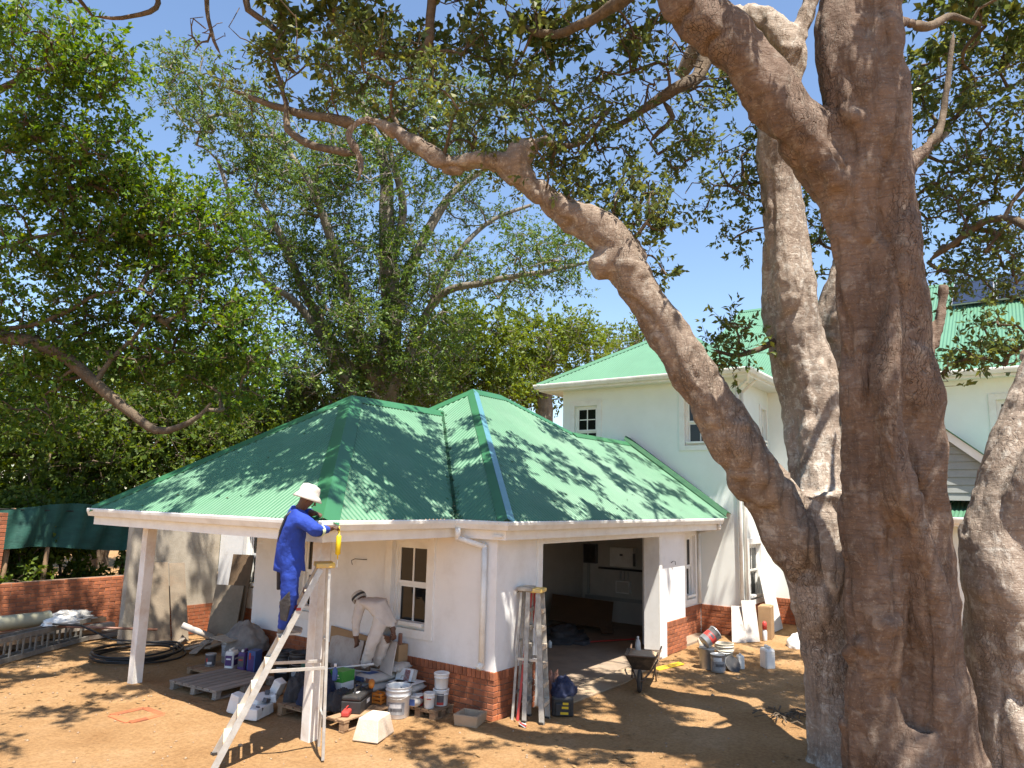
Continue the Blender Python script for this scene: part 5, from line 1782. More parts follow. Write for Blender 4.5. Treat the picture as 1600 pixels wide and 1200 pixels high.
def jerrycan(label, loc, w, d, h, m, rotz=0.0, lab=None, cap_m='white_plastic', cat='jerrycan', group=None, ribs=True):
    t = thing('jerrycan', label, cat, loc, rotz, group)
    mb = MB()
    rows = []
    sec = [(-.5, -.38), (-.38, -.5), (.38, -.5), (.5, -.38), (.5, .38), (.38, .5), (-.38, .5), (-.5, .38)]
    prof = [(0, .94), (.02, 1.0), (.3, 1.0), (.32, .975), (.35, 1.0), (.6, 1.0), (.62, .975), (.65, 1.0), (.84, 1.0), (.92, .9), (.95, .8)]
    vs = [(x * w * s, y * d * s, z * h) for z, s in prof for x, y in sec]
    n = 8
    fs = [tuple(range(n - 1, -1, -1)), tuple((len(prof) - 1) * n + k for k in range(n))]
    for i in range(len(prof) - 1):
        for k in range(n):
            fs.append((i * n + k, i * n + (k + 1) % n, (i + 1) * n + (k + 1) % n, (i + 1) * n + k))
    mb.add(vs, fs).build('body', m, t, local=True, bevel=0.008, smooth=False)
    MB().tube([(-.05 * w, 0, h * .94), (-.02 * w, 0, h * 1.04), (.25 * w, 0, h * 1.04), (.36 * w, 0, h * .93)], d * .12, 8).build('handle', m, t, local=True, smooth=True)
    MB().lathe([(w * .11, h * .93), (w * .11, h * 1.05), (w * .09, h * 1.07), (.003, h * 1.07)], 14, (-w * .3, 0, 0)).build('cap', cap_m, t, local=True)
    if lab:
        patch(t, 'printed_label', lab[0], -w * .5, 0, h * .48, d * .74, h * .52, 'x-')
        patch(t, 'printed_label', lab[0], 0, -d * .5, h * .48, w * .78, h * .52, 'y-')
        patch(t, 'printed_text', lab[1], 0, -d * .5, h * .56, w * .55, h * .08, 'y-', 0.006)
        patch(t, 'printed_text', lab[1], -w * .5, 0, h * .56, d * .5, h * .08, 'x-', 0.006)
    return t


def pallet(label, loc, w, d, h, m, rotz=0.0, n=7, group=None, along='x', miss=()):
    t = thing('pallet', label, 'pallet', loc, rotz, group)
    th = 0.02
    for k in range(n):
        if k in miss:
            continue
        y = -d / 2 + (k + .5) * d / n
        j = random.uniform(-.008, .008)
        MB().box(-w / 2 + j, w / 2 + j, y - d / n * .41, y + d / n * .41, h - th, h).build('plank', m, t, local=True, bevel=0.003)
    for x in (-w / 2 + .05, 0, w / 2 - .05):
        MB().box(x - .045, x + .045, -d / 2 + .01, d / 2 - .01, h - th - 0.021, h - th - 0.002).build('stringer', m, t, local=True, bevel=0.003)
        for y in (-d / 2 + .06, 0, d / 2 - .06):
            MB().box(x - .04, x + .04, y - .045, y + .045, th, h - th - 0.022).build('block', m, t, local=True, bevel=0.003)
    for y in (-d / 2 + .06, 0, d / 2 - .06):
        MB().box(-w / 2, w / 2, y - .04, y + .04, 0.0, th - .001).build('bottom_plank', m, t, local=True, bevel=0.003)
    return t


def paper_bag(label, loc, w, d, h, rotz=0.0, prints=(), group=None, rx=0.0, ry=0.0, letter=None, m='bag_paper'):
    t = thing('paper_bag', label, 'bag', loc, rotz, group)
    roundslab(w, d, h).build('sack', m, t, local=True, smooth=True, noise=0.01, nscale=9)
    for nm, (mm, cx, cy, ww, hh, face) in enumerate(prints):
        if face == 'z':
            patch(t, 'printed_panel', mm, cx * w, cy * d, h * .985, ww * w, hh * d, 'z', 0.006)
        elif face == 'x-':
            patch(t, 'printed_panel', mm, -w * .5, cy * d, h * cx, ww * d, hh * h, 'x-', 0.004)
        else:
            patch(t, 'printed_panel', mm, cx * w, -d * .5, h * cy, ww * w, hh * h, 'y-', 0.004)
    if letter:
        mb = MB()
        x0, z0, s = -w * .5 - 0.012, h * .22, h * .56
        for a, b in (((0, -.30), (1, 0)), ((0, .30), (1, 0)), ((.38, -.18), (.38, .18))):
            mb.beam((x0, -a[1] * s - d * .12, z0 + a[0] * s), (x0, -b[1] * s - d * .12, z0 + b[0] * s), 0.012, 0.006, (1, 0, 0))
        mb.build('printed_letter', 'label_dark', t, local=True)
    t.rotation_euler = (rx, ry, rotz)
    return t


def heap(name, label, cat, loc, sx, sy, sz, m, seed, lumps=0.35, sc=3.0, extra=None):
    """crumpled cloth or sheet lying in a heap"""
    t = thing(name, label, cat, loc)
    n, k = 44, 26
    V = []
    for i in range(k + 1):
        for j in range(n):
            th = math.pi / 2 * (1 - i / k)
            a = 2 * math.pi * j / n
            V.append((math.cos(th) * math.cos(a), math.cos(th) * math.sin(a), math.sin(th)))
    V = np.array(V)
    nz = fnoise(V * sc + seed, 4)
    fold = np.abs(fnoise(V * sc * 1.7 + seed * 2, 3))
    s = 1 + lumps * 1.6 * nz - lumps * 0.9 * fold
    V = V * s[:, None] * np.array([sx, sy, sz])
    V[:, 2] = np.maximum(V[:, 2], 0.0)
    F = []
    for i in range(k):
        for j in range(n):
            F.append((i * n + j, i * n + (j + 1) % n, (i + 1) * n + (j + 1) % n, (i + 1) * n + j))
    np_mesh('cloth' if cat != 'debris' else 'pile', V, np.array(F), m, t, smooth=True)
    return t


def leaning_board(name, label, cat, p0, p1, top_shift, h, th, m, edge=None):
    """board whose foot runs p0-p1 and whose top is moved by top_shift (xy) at height h"""
    t = thing(name, label, cat, ((p0[0] + p1[0]) / 2, (p0[1] + p1[1]) / 2, p0[2]))
    a, b = Vector(p0), Vector(p1)
    s = Vector((top_shift[0], top_shift[1], h))
    d = (b - a).cross(s).normalized() * th
    MB().prism([a, b, b + s, a + s], (0, 0, 0), d).build('board', m, t, bevel=0.003)
    return t


# ------------------------------------------------------------------ step ladders
def stepladder(name, label, fm, rm, top, wf, wr, wt, steps, cap_m, rail_m, leg_m, step_m, cat='ladder', red=None, rail=(0.07, 0.028)):
    """front rails from fm to top, rear legs from rm to top; w the half widths (front foot, rear foot, top)"""
    fm, rm, top = Vector(fm), Vector(rm), Vector(top)
    t = thing(name, label, cat, (fm.x, fm.y, 0))
    ax = Vector((rm.x - fm.x, rm.y - fm.y, 0)).normalized()
    w = Vector((-ax.y, ax.x, 0))
    if w.y < 0:
        w = -w
    ft = top - ax * 0.05
    bt = top + ax * 0.05
    for s in (-1, 1):
        MB().beam(fm + w * wf * s, ft + w * wt * s, rail[1], rail[0], ax).build('front_rail', rail_m, t, bevel=0.003)
        MB().beam(rm + w * wr * s, bt + w * wt * .92 * s, 0.028, 0.034, ax).build('rear_leg', leg_m if not red else red, t, bevel=0.003)
        MB().box(-.03, .03, -.03, .03, 0, .03).build('foot', 'rubber', t, local=True).location = (fm + w * wf * s) - Vector(t.location) + Vector((0, 0, 0.0))
        f1 = (fm + w * wf * s).lerp(ft + w * wt * s, .47)
        r1 = (rm + w * wr * s).lerp(bt + w * wt * .92 * s, .47)
        MB().beam(f1, r1, 0.02, 0.035).build('spreader', 'alu', t, bevel=0.002)
    d = (ft - fm)
    for k in range(1, steps + 1):
        h = k / (steps + 1.0)
        c = fm + d * h
        hw = wf + (wt - wf) * h - 0.012
        mb = MB()
        p = [c - w * hw - ax * 0.045, c + w * hw - ax * 0.045, c + w * hw + ax * 0.045, c - w * hw + ax * 0.045]
        mb.prism(p, (0, 0, 0), (0, 0, 0.022))
        mb.prism([q + Vector((0, 0, -0.03)) for q in (p[0], p[1], p[1] + ax * .012, p[0] + ax * .012)], (0, 0, 0), (0, 0, 0.0295))
        mb.build('step', step_m, t, bevel=0.002)
    for h in (.2, .6):
        a = rm.lerp(bt, h)
        hw = wr + (wt * .92 - wr) * h
        MB().beam(a - w * hw, a + w * hw, 0.022, 0.022).build('rear_brace', leg_m, t)
    mb = MB()
    c = top + Vector((0, 0, 0.01))
    mb.prism([c - w * (wt + .04) - ax * .11, c + w * (wt + .04) - ax * .11, c + w * (wt + .04) + ax * .11, c - w * (wt + .04) + ax * .11], (0, 0, 0), (0, 0, 0.055))
    mb.build('top_cap', cap_m, t, bevel=0.012)
    return t


LAD = stepladder('step_ladder', 'tall aluminium step ladder with yellow top that the man in blue stands on', (4.98, 7.50, 0.0), (5.92, 6.86, 0.0), (5.85, 6.92, 2.06), 0.27, 0.24, 0.13, 7,
                 'yellow_cap', 'alu', 'alu', 'step_sand')
MB().beam((5.52, 6.92, 1.62), (5.68, 7.2, 1.62), 0.05, 0.03).build('bracket', 'red_paint', LAD)
stepladder('step_ladder', 'folded step ladder with red rear legs and yellow top by the garage door', (8.60, 5.56, 0.0), (8.50, 5.88, 0.0), (8.80, 5.86, 1.62), 0.145, 0.145, 0.10, 6,
           'yellow_cap', 'alu_old', 'alu_old', 'step_sand', red='red_paint', rail=(0.07, 0.03))
stepladder('step_ladder', 'paint splashed grey folded ladder leaning on the wall behind the red one', (8.52, 5.80, 0.0), (8.46, 5.95, 0.0), (8.72, 5.98, 1.64), 0.15, 0.15, 0.11, 6,
           'alu_old', 'alu_old', 'alu_old', 'alu_old', rail=(0.06, 0.03))


# ------------------------------------------------------------------ people
def skinned(name, joints, edges, mats, parent, root, wrinkle=0.012, cloth=(0,)):
    """one continuous body grown over a skeleton; every bone carries the material index of its clothing"""
    names = list(joints)
    idx = {k: i for i, k in enumerate(names)}
    off = Vector(parent.location)
    vs = [Vector(joints[k][0]) - off for k in names]
    me = bpy.data.meshes.new(name)
    me.from_pydata(vs, [(idx[a], idx[b]) for a, b, m in edges], [])
    o = bpy.data.objects.new(name, me)
    COL.objects.link(o)
    md = o.modifiers.new('skin', 'SKIN')
    md.use_smooth_shade = True
    sv = me.skin_vertices[0].data
    for i, k in enumerate(names):
        r = joints[k][1]
        sv[i].radius = r if isinstance(r, tuple) else (r, r)
        sv[i].use_root = (k == root)
    sd = o.modifiers.new('sub', 'SUBSURF')
    sd.levels = 3
    sd.render_levels = 3
    dg = bpy.context.evaluated_depsgraph_get()
    m2 = bpy.data.meshes.new_from_object(o.evaluated_get(dg))
    bpy.data.objects.remove(o)
    o = bpy.data.objects.new(name, m2)
    COL.objects.link(o)
    o.parent = parent
    m2.materials.clear()
    for m in mats:
        m2.materials.append(MATS[m])
    # materials by nearest bone
    A = np.array([vs[idx[a]] for a, b, m in edges])
    B = np.array([vs[idx[b]] for a, b, m in edges])
    M = np.array([m for a, b, m in edges])
    n = len(m2.polygons)
    ctr = np.zeros(n * 3, np.float32)
    m2.polygons.foreach_get('center', ctr)
    ctr = ctr.reshape(-1, 3)
    AB = B - A
    t = np.einsum('pij,ij->pi', ctr[:, None, :] - A[None], AB) / (np.sum(AB * AB, 1)[None] + 1e-9)
    t = np.clip(t, 0, 1)
    D = np.linalg.norm(ctr[:, None, :] - (A[None] + AB[None] * t[:, :, None]), axis=2)
    mi = M[np.argmin(D, 1)]
    m2.polygons.foreach_set('material_index', mi.astype(np.int32))
    nv = len(m2.vertices)
    co = np.zeros(nv * 3, np.float32)
    no = np.zeros(nv * 3, np.float32)
    m2.vertices.foreach_get('co', co)
    m2.vertices.foreach_get('normal', no)
    co, no = co.reshape(-1, 3), no.reshape(-1, 3)
    Dv = np.linalg.norm(co[:, None, :] - (A[None] + AB[None] * np.clip(np.einsum('pij,ij->pi', co[:, None, :] - A[None], AB) / (np.sum(AB * AB, 1)[None] + 1e-9), 0, 1)[:, :, None]), axis=2)
    isc = np.isin(M[np.argmin(Dv, 1)], cloth)
    w = co + np.array(off)
    f = np.abs(fnoise(w * np.array([9, 9, 15]) + 5, 3)) * 2 - 0.25
    f2 = fnoise(w * 22, 2)
    co = co + no * (isc * (wrinkle * f + wrinkle * 0.5 * f2))[:, None]
    m2.vertices.foreach_set('co', co.ravel())
    m2.shade_smooth()
    m2.update()
    return o


def hand_chain(J, E, pre, wr, ha, m, curl, spread, flip=1):
    """palm and five bent fingers added to a skeleton"""
    wr, ha = Vector(wr), Vector(ha)
    d = (ha - wr).normalized()
    c = Vector(curl).normalized()
    s = Vector(spread)
    s = (s - d * s.dot(d)).normalized()
    c = (c - d * c.dot(d)).normalized()
    palm = wr + d * 0.055
    J[pre + 'p'] = (tuple(palm), (0.034, 0.020))
    E.append((pre + 'w', pre + 'p', m))
    for k, (o, ln) in enumerate(((-0.033, 0.062), (-0.011, 0.072), (0.011, 0.068), (0.032, 0.054))):
        b = palm + d * 0.030 + s * o
        k1 = b + d * ln * .45 + c * ln * .25
        k2 = k1 + d * ln * .18 + c * ln * .45
        J[pre + 'f%da' % k] = (tuple(b), 0.0105)
        J[pre + 'f%db' % k] = (tuple(k1), 0.0095)
        J[pre + 'f%dc' % k] = (tuple(k2), 0.0075)
        E += [(pre + 'p', pre + 'f%da' % k, m), (pre + 'f%da' % k, pre + 'f%db' % k, m), (pre + 'f%db' % k, pre + 'f%dc' % k, m)]
    b = palm - s * 0.045 * flip - d * 0.012
    k1 = b - s * 0.018 * flip + d * 0.03 + c * 0.012
    J[pre + 'ta'] = (tuple(b), 0.012)
    J[pre + 'tb'] = (tuple(k1), 0.009)
    E += [(pre + 'p', pre + 'ta', m), (pre + 'ta', pre + 'tb', m)]


def shoe(parent, ankle, toe_dir, m='boot'):
    a = Vector(ankle)
    d = Vector((toe_dir[0], toe_dir[1], 0)).normalized()
    s = Vector((-d.y, d.x, 0))
    mb = MB()
    secs = [(-0.075, .030, .075), (-0.05, .038, .095), (0.0, .040, .10), (0.06, .042, .075), (0.12, .046, .055), (0.165, .040, .045), (0.19, .022, .035)]
    vs = []
    for x, w, h in secs:
        for k in range(10):
            t = 2 * math.pi * k / 10
            zz = (math.sin(t) * .5 + .5) * h
            vs.append(a + d * x + s * (math.cos(t) * w) + Vector((0, 0, -0.075 + zz)))
    fs = [tuple(range(9, -1, -1)), tuple(60 + k for k in range(10))]
    for i in range(6):
        for k in range(10):
            fs.append((i * 10 + k, i * 10 + (k + 1) % 10, i * 10 + 10 + (k + 1) % 10, i * 10 + 10 + k))
    mb.add(vs, fs)
    mb.build('shoe', m, parent, smooth=True)
    so = MB()
    pts = [a + d * x + s * w + Vector((0, 0, -0.083)) for x, w in ((-.08, -.03), (0, -.042), (.12, -.048), (.185, -.025), (.185, .025), (.12, .048), (0, .042), (-.08, .03))]
    so.prism(pts, (0, 0, 0), (0, 0, 0.022)).build('shoe_sole', 'hat_cloth', parent)


def face_bits(parent, head, look, r, skin='skin'):
    """nose, ears and eyes set on the head, looking along look"""
    h, l = Vector(head), Vector(look).normalized()
    s = l.cross(Vector((0, 0, 1))).normalized()
    u = s.cross(l)
    mb = MB()
    mb.tube([h + l * r * .98 + u * r * .12, h + l * r * 1.22 - u * r * .28, h + l * r * 1.0 - u * r * .34], [r * .10, r * .17, r * .10], 7)
    mb.build('nose', skin, parent, smooth=True)
    for q in (-1, 1):
        e = MB()
        e.tube([h + s * r * .88 * q + u * r * .22, h + s * r * 1.02 * q - u * r * .05 - l * r * .1, h + s * r * .88 * q - u * r * .32], [r * .10, r * .22, r * .10], 8)
        e.build('ear', skin, parent, smooth=True)
        e = MB()
        e.lathe([(.002, -.01), (r * .10, 0), (.002, .01)], 8, tuple(h + l * r * .95 + s * r * .36 * q + u * r * .1))
        e.build('eye', 'label_white', parent)
    mo = MB()
    mo.tube([h + l * r * .93 - u * r * .55 + s * r * .28, h + l * r * 1.02 - u * r * .57, h + l * r * .93 - u * r * .55 - s * r * .28], [r * .05, r * .10, r * .05], 6)
    mo.build('mouth', skin, parent, smooth=True)


J1 = dict(pel=(5.437, 7.015, 2.099), waist=(5.384, 6.986, 2.320), chest=(5.350, 6.905, 2.560), neck=(5.374, 6.833, 2.745), head=(5.408, 6.750, 2.865), hipR=(5.371, 6.925, 2.065), kneeR=(5.401, 6.969, 1.730),
          ankR=(5.520, 7.160, 1.402), hipL=(5.495, 7.098, 2.061), kneeL=(5.578, 7.141, 1.730), ankL=(5.640, 7.300, 1.402), shR=(5.293, 6.745, 2.668), elR=(5.412, 6.572, 2.500), wrR=(5.640, 6.630, 2.535),
          haR=(5.747, 6.616, 2.545), shL=(5.432, 7.046, 2.694), elL=(5.572, 6.960, 2.68), wrL=(5.56, 6.850, 2.70), haL=(5.60, 6.76, 2.69))
M1 = thing('person', 'man in blue overalls and pale sun hat standing on the step ladder at the gutter', 'person', (5.55, 7.2, 1.31))
J = {}
E1 = []
for k, r in dict(pel=(.165, .135), waist=(.170, .135), chest=(.190, .145), neck=.062, hipR=.118, kneeR=.092, ankR=.082, hipL=.118, kneeL=.092, ankL=.082,
                 shR=.098, elR=.078, shL=.098, elL=.078).items():
    J[k] = (J1[k], r)
J['head'] = (J1['head'], (.085, .098))
J['jaw'] = (tuple(Vector(J1['neck']).lerp(Vector(J1['head']), .55)), .07)
J['crown'] = (tuple(Vector(J1['head']) + Vector((.01, -.02, .07))), .07)
J['Rw'] = (J1['wrR'], .034)
J['Lw'] = (J1['wrL'], .034)
J['cuffR'] = (tuple(Vector(J1['elR']).lerp(Vector(J1['wrR']), .85)), .048)
J['cuffL'] = (tuple(Vector(J1['elL']).lerp(Vector(J1['wrL']), .85)), .048)
for s in 'RL':
    J['heel' + s] = (tuple(Vector(J1['ank' + s]) + Vector((0.03, -.01, -.045))), .045)
E1 += [('pel', 'waist', 0), ('waist', 'chest', 0), ('chest', 'neck', 0), ('neck', 'jaw', 1), ('jaw', 'head', 1), ('head', 'crown', 1)]
for s in 'RL':
    E1 += [('pel', 'hip' + s, 0), ('hip' + s, 'knee' + s, 0), ('knee' + s, 'ank' + s, 0), ('ank' + s, 'heel' + s, 2), ('chest', 'sh' + s, 0), ('sh' + s, 'el' + s, 0), ('el' + s, 'cuff' + s, 0), ('cuff' + s, s + 'w', 1)]
hand_chain(J, E1, 'R', J1['wrR'], J1['haR'], 1, (0.2, 0.3, -1), (0.3, 1, 0.1))
hand_chain(J, E1, 'L', J1['wrL'], J1['haL'], 1, (0.4, 0, -1), (1, 0.4, 0.1), -1)
skinned('body', J, E1, ['blue_overall', 'skin', 'boot'], M1, 'pel', 0.024)
shoe(M1, (5.525, 7.15, 1.395), (1, -.55))
shoe(M1, (5.645, 7.29, 1.395), (1, -.55))
hd = Vector(J1['head'])
lk = Vector((0.62, -0.45, -0.45)).normalized()
face_bits(M1, hd, lk, 0.088)
mb = MB()
mb.lathe([(.165, -.045), (.172, -.035), (.14, .005), (.118, .025), (.114, .075), (.10, .112), (.05, .128), (.004, .13)], 30)
hat = mb.build('sun_hat', 'hat_cloth', M1, smooth=True, local=True, noise=0.012, nscale=7)
hat.location = hd + Vector((0.0, -0.005, 0.035)) - Vector(M1.location)
hat.rotation_euler = (0.18, 0.22, 0)
a, b = Vector(J1['elR']), Vector(J1['wrR'])
dd = (b - a).normalized()
for q, mm in ((.22, 'reflect'), (.34, 'reflect')):
    c = a.lerp(b, q)
    MB().tube([c - dd * .014, c + dd * .014], .067 - .014 * q, 16, False).build('reflective_band', mm, M1, smooth=True)
MB().tube([(5.31, 6.86, 2.74), (5.235, 6.90, 2.66), (5.215, 6.95, 2.5), (5.24, 7.0, 2.38), (5.29, 7.05, 2.3)], .014, 6).build('shoulder_strap', 'black_plastic', M1, smooth=True)
MB().box(5.262, 5.290, 6.835, 6.885, 2.60, 2.625).build('back_patch', 'reflect', M1)
mb = MB()
mb.prism([(5.262, 7.03, 2.12), (5.34, 7.14, 2.12), (5.35, 7.12, 1.84), (5.29, 7.04, 1.84)], (0, 0, 0), (0.05, -.02, 0))
mb.build('tool_pouch', 'black_plastic', M1, bevel=0.012)
mb = MB()
mb.prism([(5.32, 6.86, 1.84), (5.29, 6.98, 1.72), (5.33, 7.0, 1.52), (5.36, 6.93, 1.5), (5.35, 6.87, 1.68)], (0, 0, 0), (0.03, 0.012, 0))
mb.build('knee_pad', 'dark_cloth', M1, bevel=0.01)
hem = MB()
c0 = Vector(J1['pel'])
vs, fs = [], []
nh = 30
for i, (dz, rx, ry) in enumerate(((.16, .168, .142), (.08, .172, .146), (.0, .178, .152), (-.05, .182, .155), (-.053, .172, .146), (.0, .165, .14))):
    for k in range(nh):
        a = 2 * math.pi * k / nh
        w = 1 + .05 * math.sin(a * 5 + dz * 9) + .03 * math.sin(a * 9 + 1)
        vs.append(c0 + Vector((-.01 + rx * w * math.cos(a), ry * w * math.sin(a), dz + .012 * math.sin(a * 3))))
for i in range(5):
    for k in range(nh):
        fs.append((i * nh + k, i * nh + (k + 1) % nh, (i + 1) * nh + (k + 1) % nh, (i + 1) * nh + k))
hem.add(vs, fs).build('jacket_hem', 'blue_overall', M1, smooth=True)
cg = thing('caulking_gun', 'yellow caulking tube held upright below the gutter by the man in blue', 'caulking gun', (5.77, 6.60, 2.2))
MB().lathe([(.004, 0), (.008, .09), (.03, .10), (.03, .30), (.026, .31), (.012, .315), (.008, .40), (.003, .42)], 16, (5.77, 6.605, 2.14)).build('tube', 'tool_yellow', cg, smooth=True)
MB().lathe([(.006, 0), (.006, .11)], 8, (5.77, 6.605, 2.09)).build('plunger', 'galv', cg)

J2 = dict(pel=(7.660, 7.669, 1.194), waist=(7.631, 7.762, 1.354), chest=(7.627, 7.931, 1.418), neck=(7.630, 8.067, 1.402), head=(7.620, 8.173, 1.409), hipL=(7.583, 7.714, 1.145), kneeL=(7.504, 7.775, 0.856),
          ankL=(7.564, 7.945, 0.535), hipR=(7.737, 7.694, 1.127), kneeR=(7.707, 7.738, 0.840), ankR=(7.770, 7.900, 0.535), shR=(7.76, 7.873, 1.391), elR=(7.757, 7.702, 1.203), wrR=(7.745, 7.601, 1.035), haR=(7.739, 7.571, 0.966),
          shL=(7.477, 8.007, 1.377), elL=(7.425, 8.030, 1.131), wrL=(7.456, 8.039, 0.909), haL=(7.467, 8.030, 0.831))
M2 = thing('person', 'worker in dusty khaki overalls bending over below the verandah window', 'person', (7.66, 7.92, 0.45))
J = {}
E2 = []
for k, r in dict(pel=(.150, .125), waist=(.145, .115), chest=(.165, .125), neck=.06, hipR=.11, kneeR=.09, ankR=.078, hipL=.11, kneeL=.09, ankL=.078, shR=.092, elR=.07, shL=.092, elL=.07).items():
    J[k] = (J2[k], r)
J['head'] = (J2['head'], (.088, .098))
J['jaw'] = (tuple(Vector(J2['neck']).lerp(Vector(J2['head']), .5)), .07)
J['crown'] = (tuple(Vector(J2['head']) + Vector((-.01, .06, .03))), .075)
J['Rw'] = (J2['wrR'], .034)
J['Lw'] = (J2['wrL'], .034)
for s in 'RL':
    J['cuff' + s] = (tuple(Vector(J2['el' + s]).lerp(Vector(J2['wr' + s]), .8)), .05)
    J['heel' + s] = (tuple(Vector(J2['ank' + s]) + Vector((0.0, .03, -.045))), .045)
E2 += [('pel', 'waist', 0), ('waist', 'chest', 0), ('chest', 'neck', 0), ('neck', 'jaw', 1), ('jaw', 'head', 1), ('head', 'crown', 1)]
for s in 'RL':
    E2 += [('pel', 'hip' + s, 0), ('hip' + s, 'knee' + s, 0), ('knee' + s, 'ank' + s, 0), ('ank' + s, 'heel' + s, 2), ('chest', 'sh' + s, 0), ('sh' + s, 'el' + s, 0), ('el' + s, 'cuff' + s, 0), ('cuff' + s, s + 'w', 1)]
hand_chain(J, E2, 'R', J2['wrR'], J2['haR'], 1, (0.2, 1, 0), (1, 0, 0.1))
hand_chain(J, E2, 'L', J2['wrL'], J2['haL'], 1, (0.2, 1, 0), (1, 0, 0.1), -1)
skinned('body', J, E2, ['khaki_overall', 'skin', 'boot'], M2, 'pel', 0.022)
shoe(M2, (7.564, 7.935, 0.53), (-.1, 1), 'steel_rust')
shoe(M2, (7.770, 7.89, 0.53), (0, 1), 'steel_rust')
hd = Vector(J2['head'])
face_bits(M2, hd, (0.1, 0.55, -0.8), 0.088)
cp = MB().lathe([(.105, -.02), (.108, 0), (.104, .05), (.085, .088), (.04, .108), (.004, .11)], 26).build('cap', 'hat_cloth', M2, smooth=True, local=True)
cp.location = hd + Vector((0, .02, .02)) - Vector(M2.location)
cp.rotation_euler = (-0.75, -0.1, 0)
cb = MB().lathe([(.108, .005), (.110, .02), (.107, .042)], 26).build('cap_band', 'dark_cloth', M2, smooth=True, local=True)
cb.location, cb.rotation_euler = cp.location, cp.rotation_euler


# ------------------------------------------------------------------ things under the verandah
B_ = [('label_blue', 0.02, 0, .5, .55, 'x-')]
pallet('brown broken pallet loaded with tools behind the near post', (7.03, 7.85, 0.0), 1.0, 1.3, 0.15, 'wood_pallet', 0.03, 8, miss=(2,))
pallet('weathered grey pallet lying bare on the soil under the verandah', (6.85, 10.25, 0.0), 1.05, 1.1, 0.13, 'wood_grey', 0.08, 7)
pallet('small brown pallet under the white buckets by the brick plinth', (7.83, 6.98, 0.0), 0.42, 0.62, 0.13, 'wood_pallet', 0.06, 5)
pallet('low brown pallet under the paint tins at the back of the verandah', (7.50, 10.95, 0.0), 1.0, 1.1, 0.10, 'wood_pallet', 0.05, 6)
# buckets
V_ = VIEW
bucket('large open white paint bucket standing on the soil before the bags', 'bucket', (7.50, 7.20, 0.0), 0.168, 0.40, 'white_plastic', None,
       (('label_grey', .14, .52, -.9, .7), ('label_white', .36, .48, -.65, .4), ('label_dark', .24, .34, -.6, .5)))
bucket('white lidded bucket stacked on top of another by the wall', 'bucket', (7.93, 6.82, 0.345), 0.10, 0.20, 'white_plastic', 'white_plastic', (), handle=False, group='white buckets on the small pallet')
bucket('lower white bucket with black and red label under the stacked one', 'bucket', (7.93, 6.82, 0.13), 0.105, 0.205, 'white_plastic', 'white_plastic',
       (('label_dark', .25, .8, -.5, .5), ('label_red', .08, .25, -.5, .5)), handle=False, group='white buckets on the small pallet')
bucket('small white lidded bucket at the front of the small pallet', 'bucket', (7.72, 6.84, 0.13), 0.075, 0.19, 'white_plastic', 'white_plastic', (('label_red', .62, .68, -.4, .4),), handle=False, group='white buckets on the small pallet')
bucket('small red tub beside the front white bucket', 'bucket', (7.72, 7.02, 0.13), 0.06, 0.14, 'label_red', 'white_plastic', (), handle=False)
# bags
paper_bag('top printed paper bag with a large letter A beside the buckets', (7.80, 7.34, 0.24), 0.36, 0.46, 0.13, 0.1, [('label_white', 0, 0, .9, .9, 'z'), ('label_blue', -.1, .2, .4, .3, 'z'), ('label_red', -.1, -.18, .3, .2, 'z'), ('label_white', .5, 0, .9, .85, 'x-'), ('label_blue', .52, .22, .3, .6, 'x-'), ('label_red', .55, .02, .12, .5, 'x-')], letter='A', group='paper bags')
paper_bag('paper bag under the one with the letter A', (7.82, 7.36, 0.11), 0.36, 0.48, 0.13, 0.04, [('label_white', .5, 0, .8, .6, 'x-')], group='paper bags')
paper_bag('small white and blue printed bag on the ground right of the open bucket', (7.66, 7.10, 0.13), 0.22, 0.32, 0.13, 0.3, [('label_white', 0, 0, .9, .9, 'z'), ('label_blue', -.1, .15, .4, .35, 'z'), ('label_red', 0.1, -.2, .3, .2, 'z'), ('label_blue', .5, 0, .6, .6, 'x-')], group='paper bags')
stk = [(7.66, 7.80), (7.70, 8.24)]
nm = {0: 'bottom', 1: 'second', 2: 'third', 3: 'top'}
for c, (x, y) in enumerate(stk):
    for k in range(4):
        paper_bag('%s grey cement bag in the %s stack under the bending worker' % (nm[k], 'right hand' if c == 0 else 'left hand'), (x + random.uniform(-.02, .02), y + random.uniform(-.01, .01), 0.003 + 0.112 * k),
                  0.56, 0.42, 0.118, random.uniform(-.04, .04), [('label_blue', .5, .12, .42, .5, 'x-'), ('label_brown', .5, -.28, .2, .5, 'x-'), ('label_grey', .5, -.02, .12, .3, 'x-')] + ([('label_blue', -.2, 0.1, .3, .5, 'z'), ('label_brown', .15, -.1, .25, .4, 'z')] if k == 3 else []), group='cement bags')
paper_bag('upright white and red paper bag leaning on the wall right of the boards', (7.93, 7.42, 0.36), 0.30, 0.34, 0.12, 0.0, [('label_white', 0, 0, .9, .9, 'z'), ('label_red', 0.1, -.15, .6, .3, 'z')], group='paper bags', ry=-1.25, rx=0.0)
paper_bag('flat grey bag lying behind the upright one below the window', (7.90, 7.62, 0.46), 0.30, 0.30, 0.11, 0.0, [('label_dark', .5, 0.2, .4, .6, 'x-'), ('label_white', .5, -.2, .4, .6, 'x-')], group='paper bags')
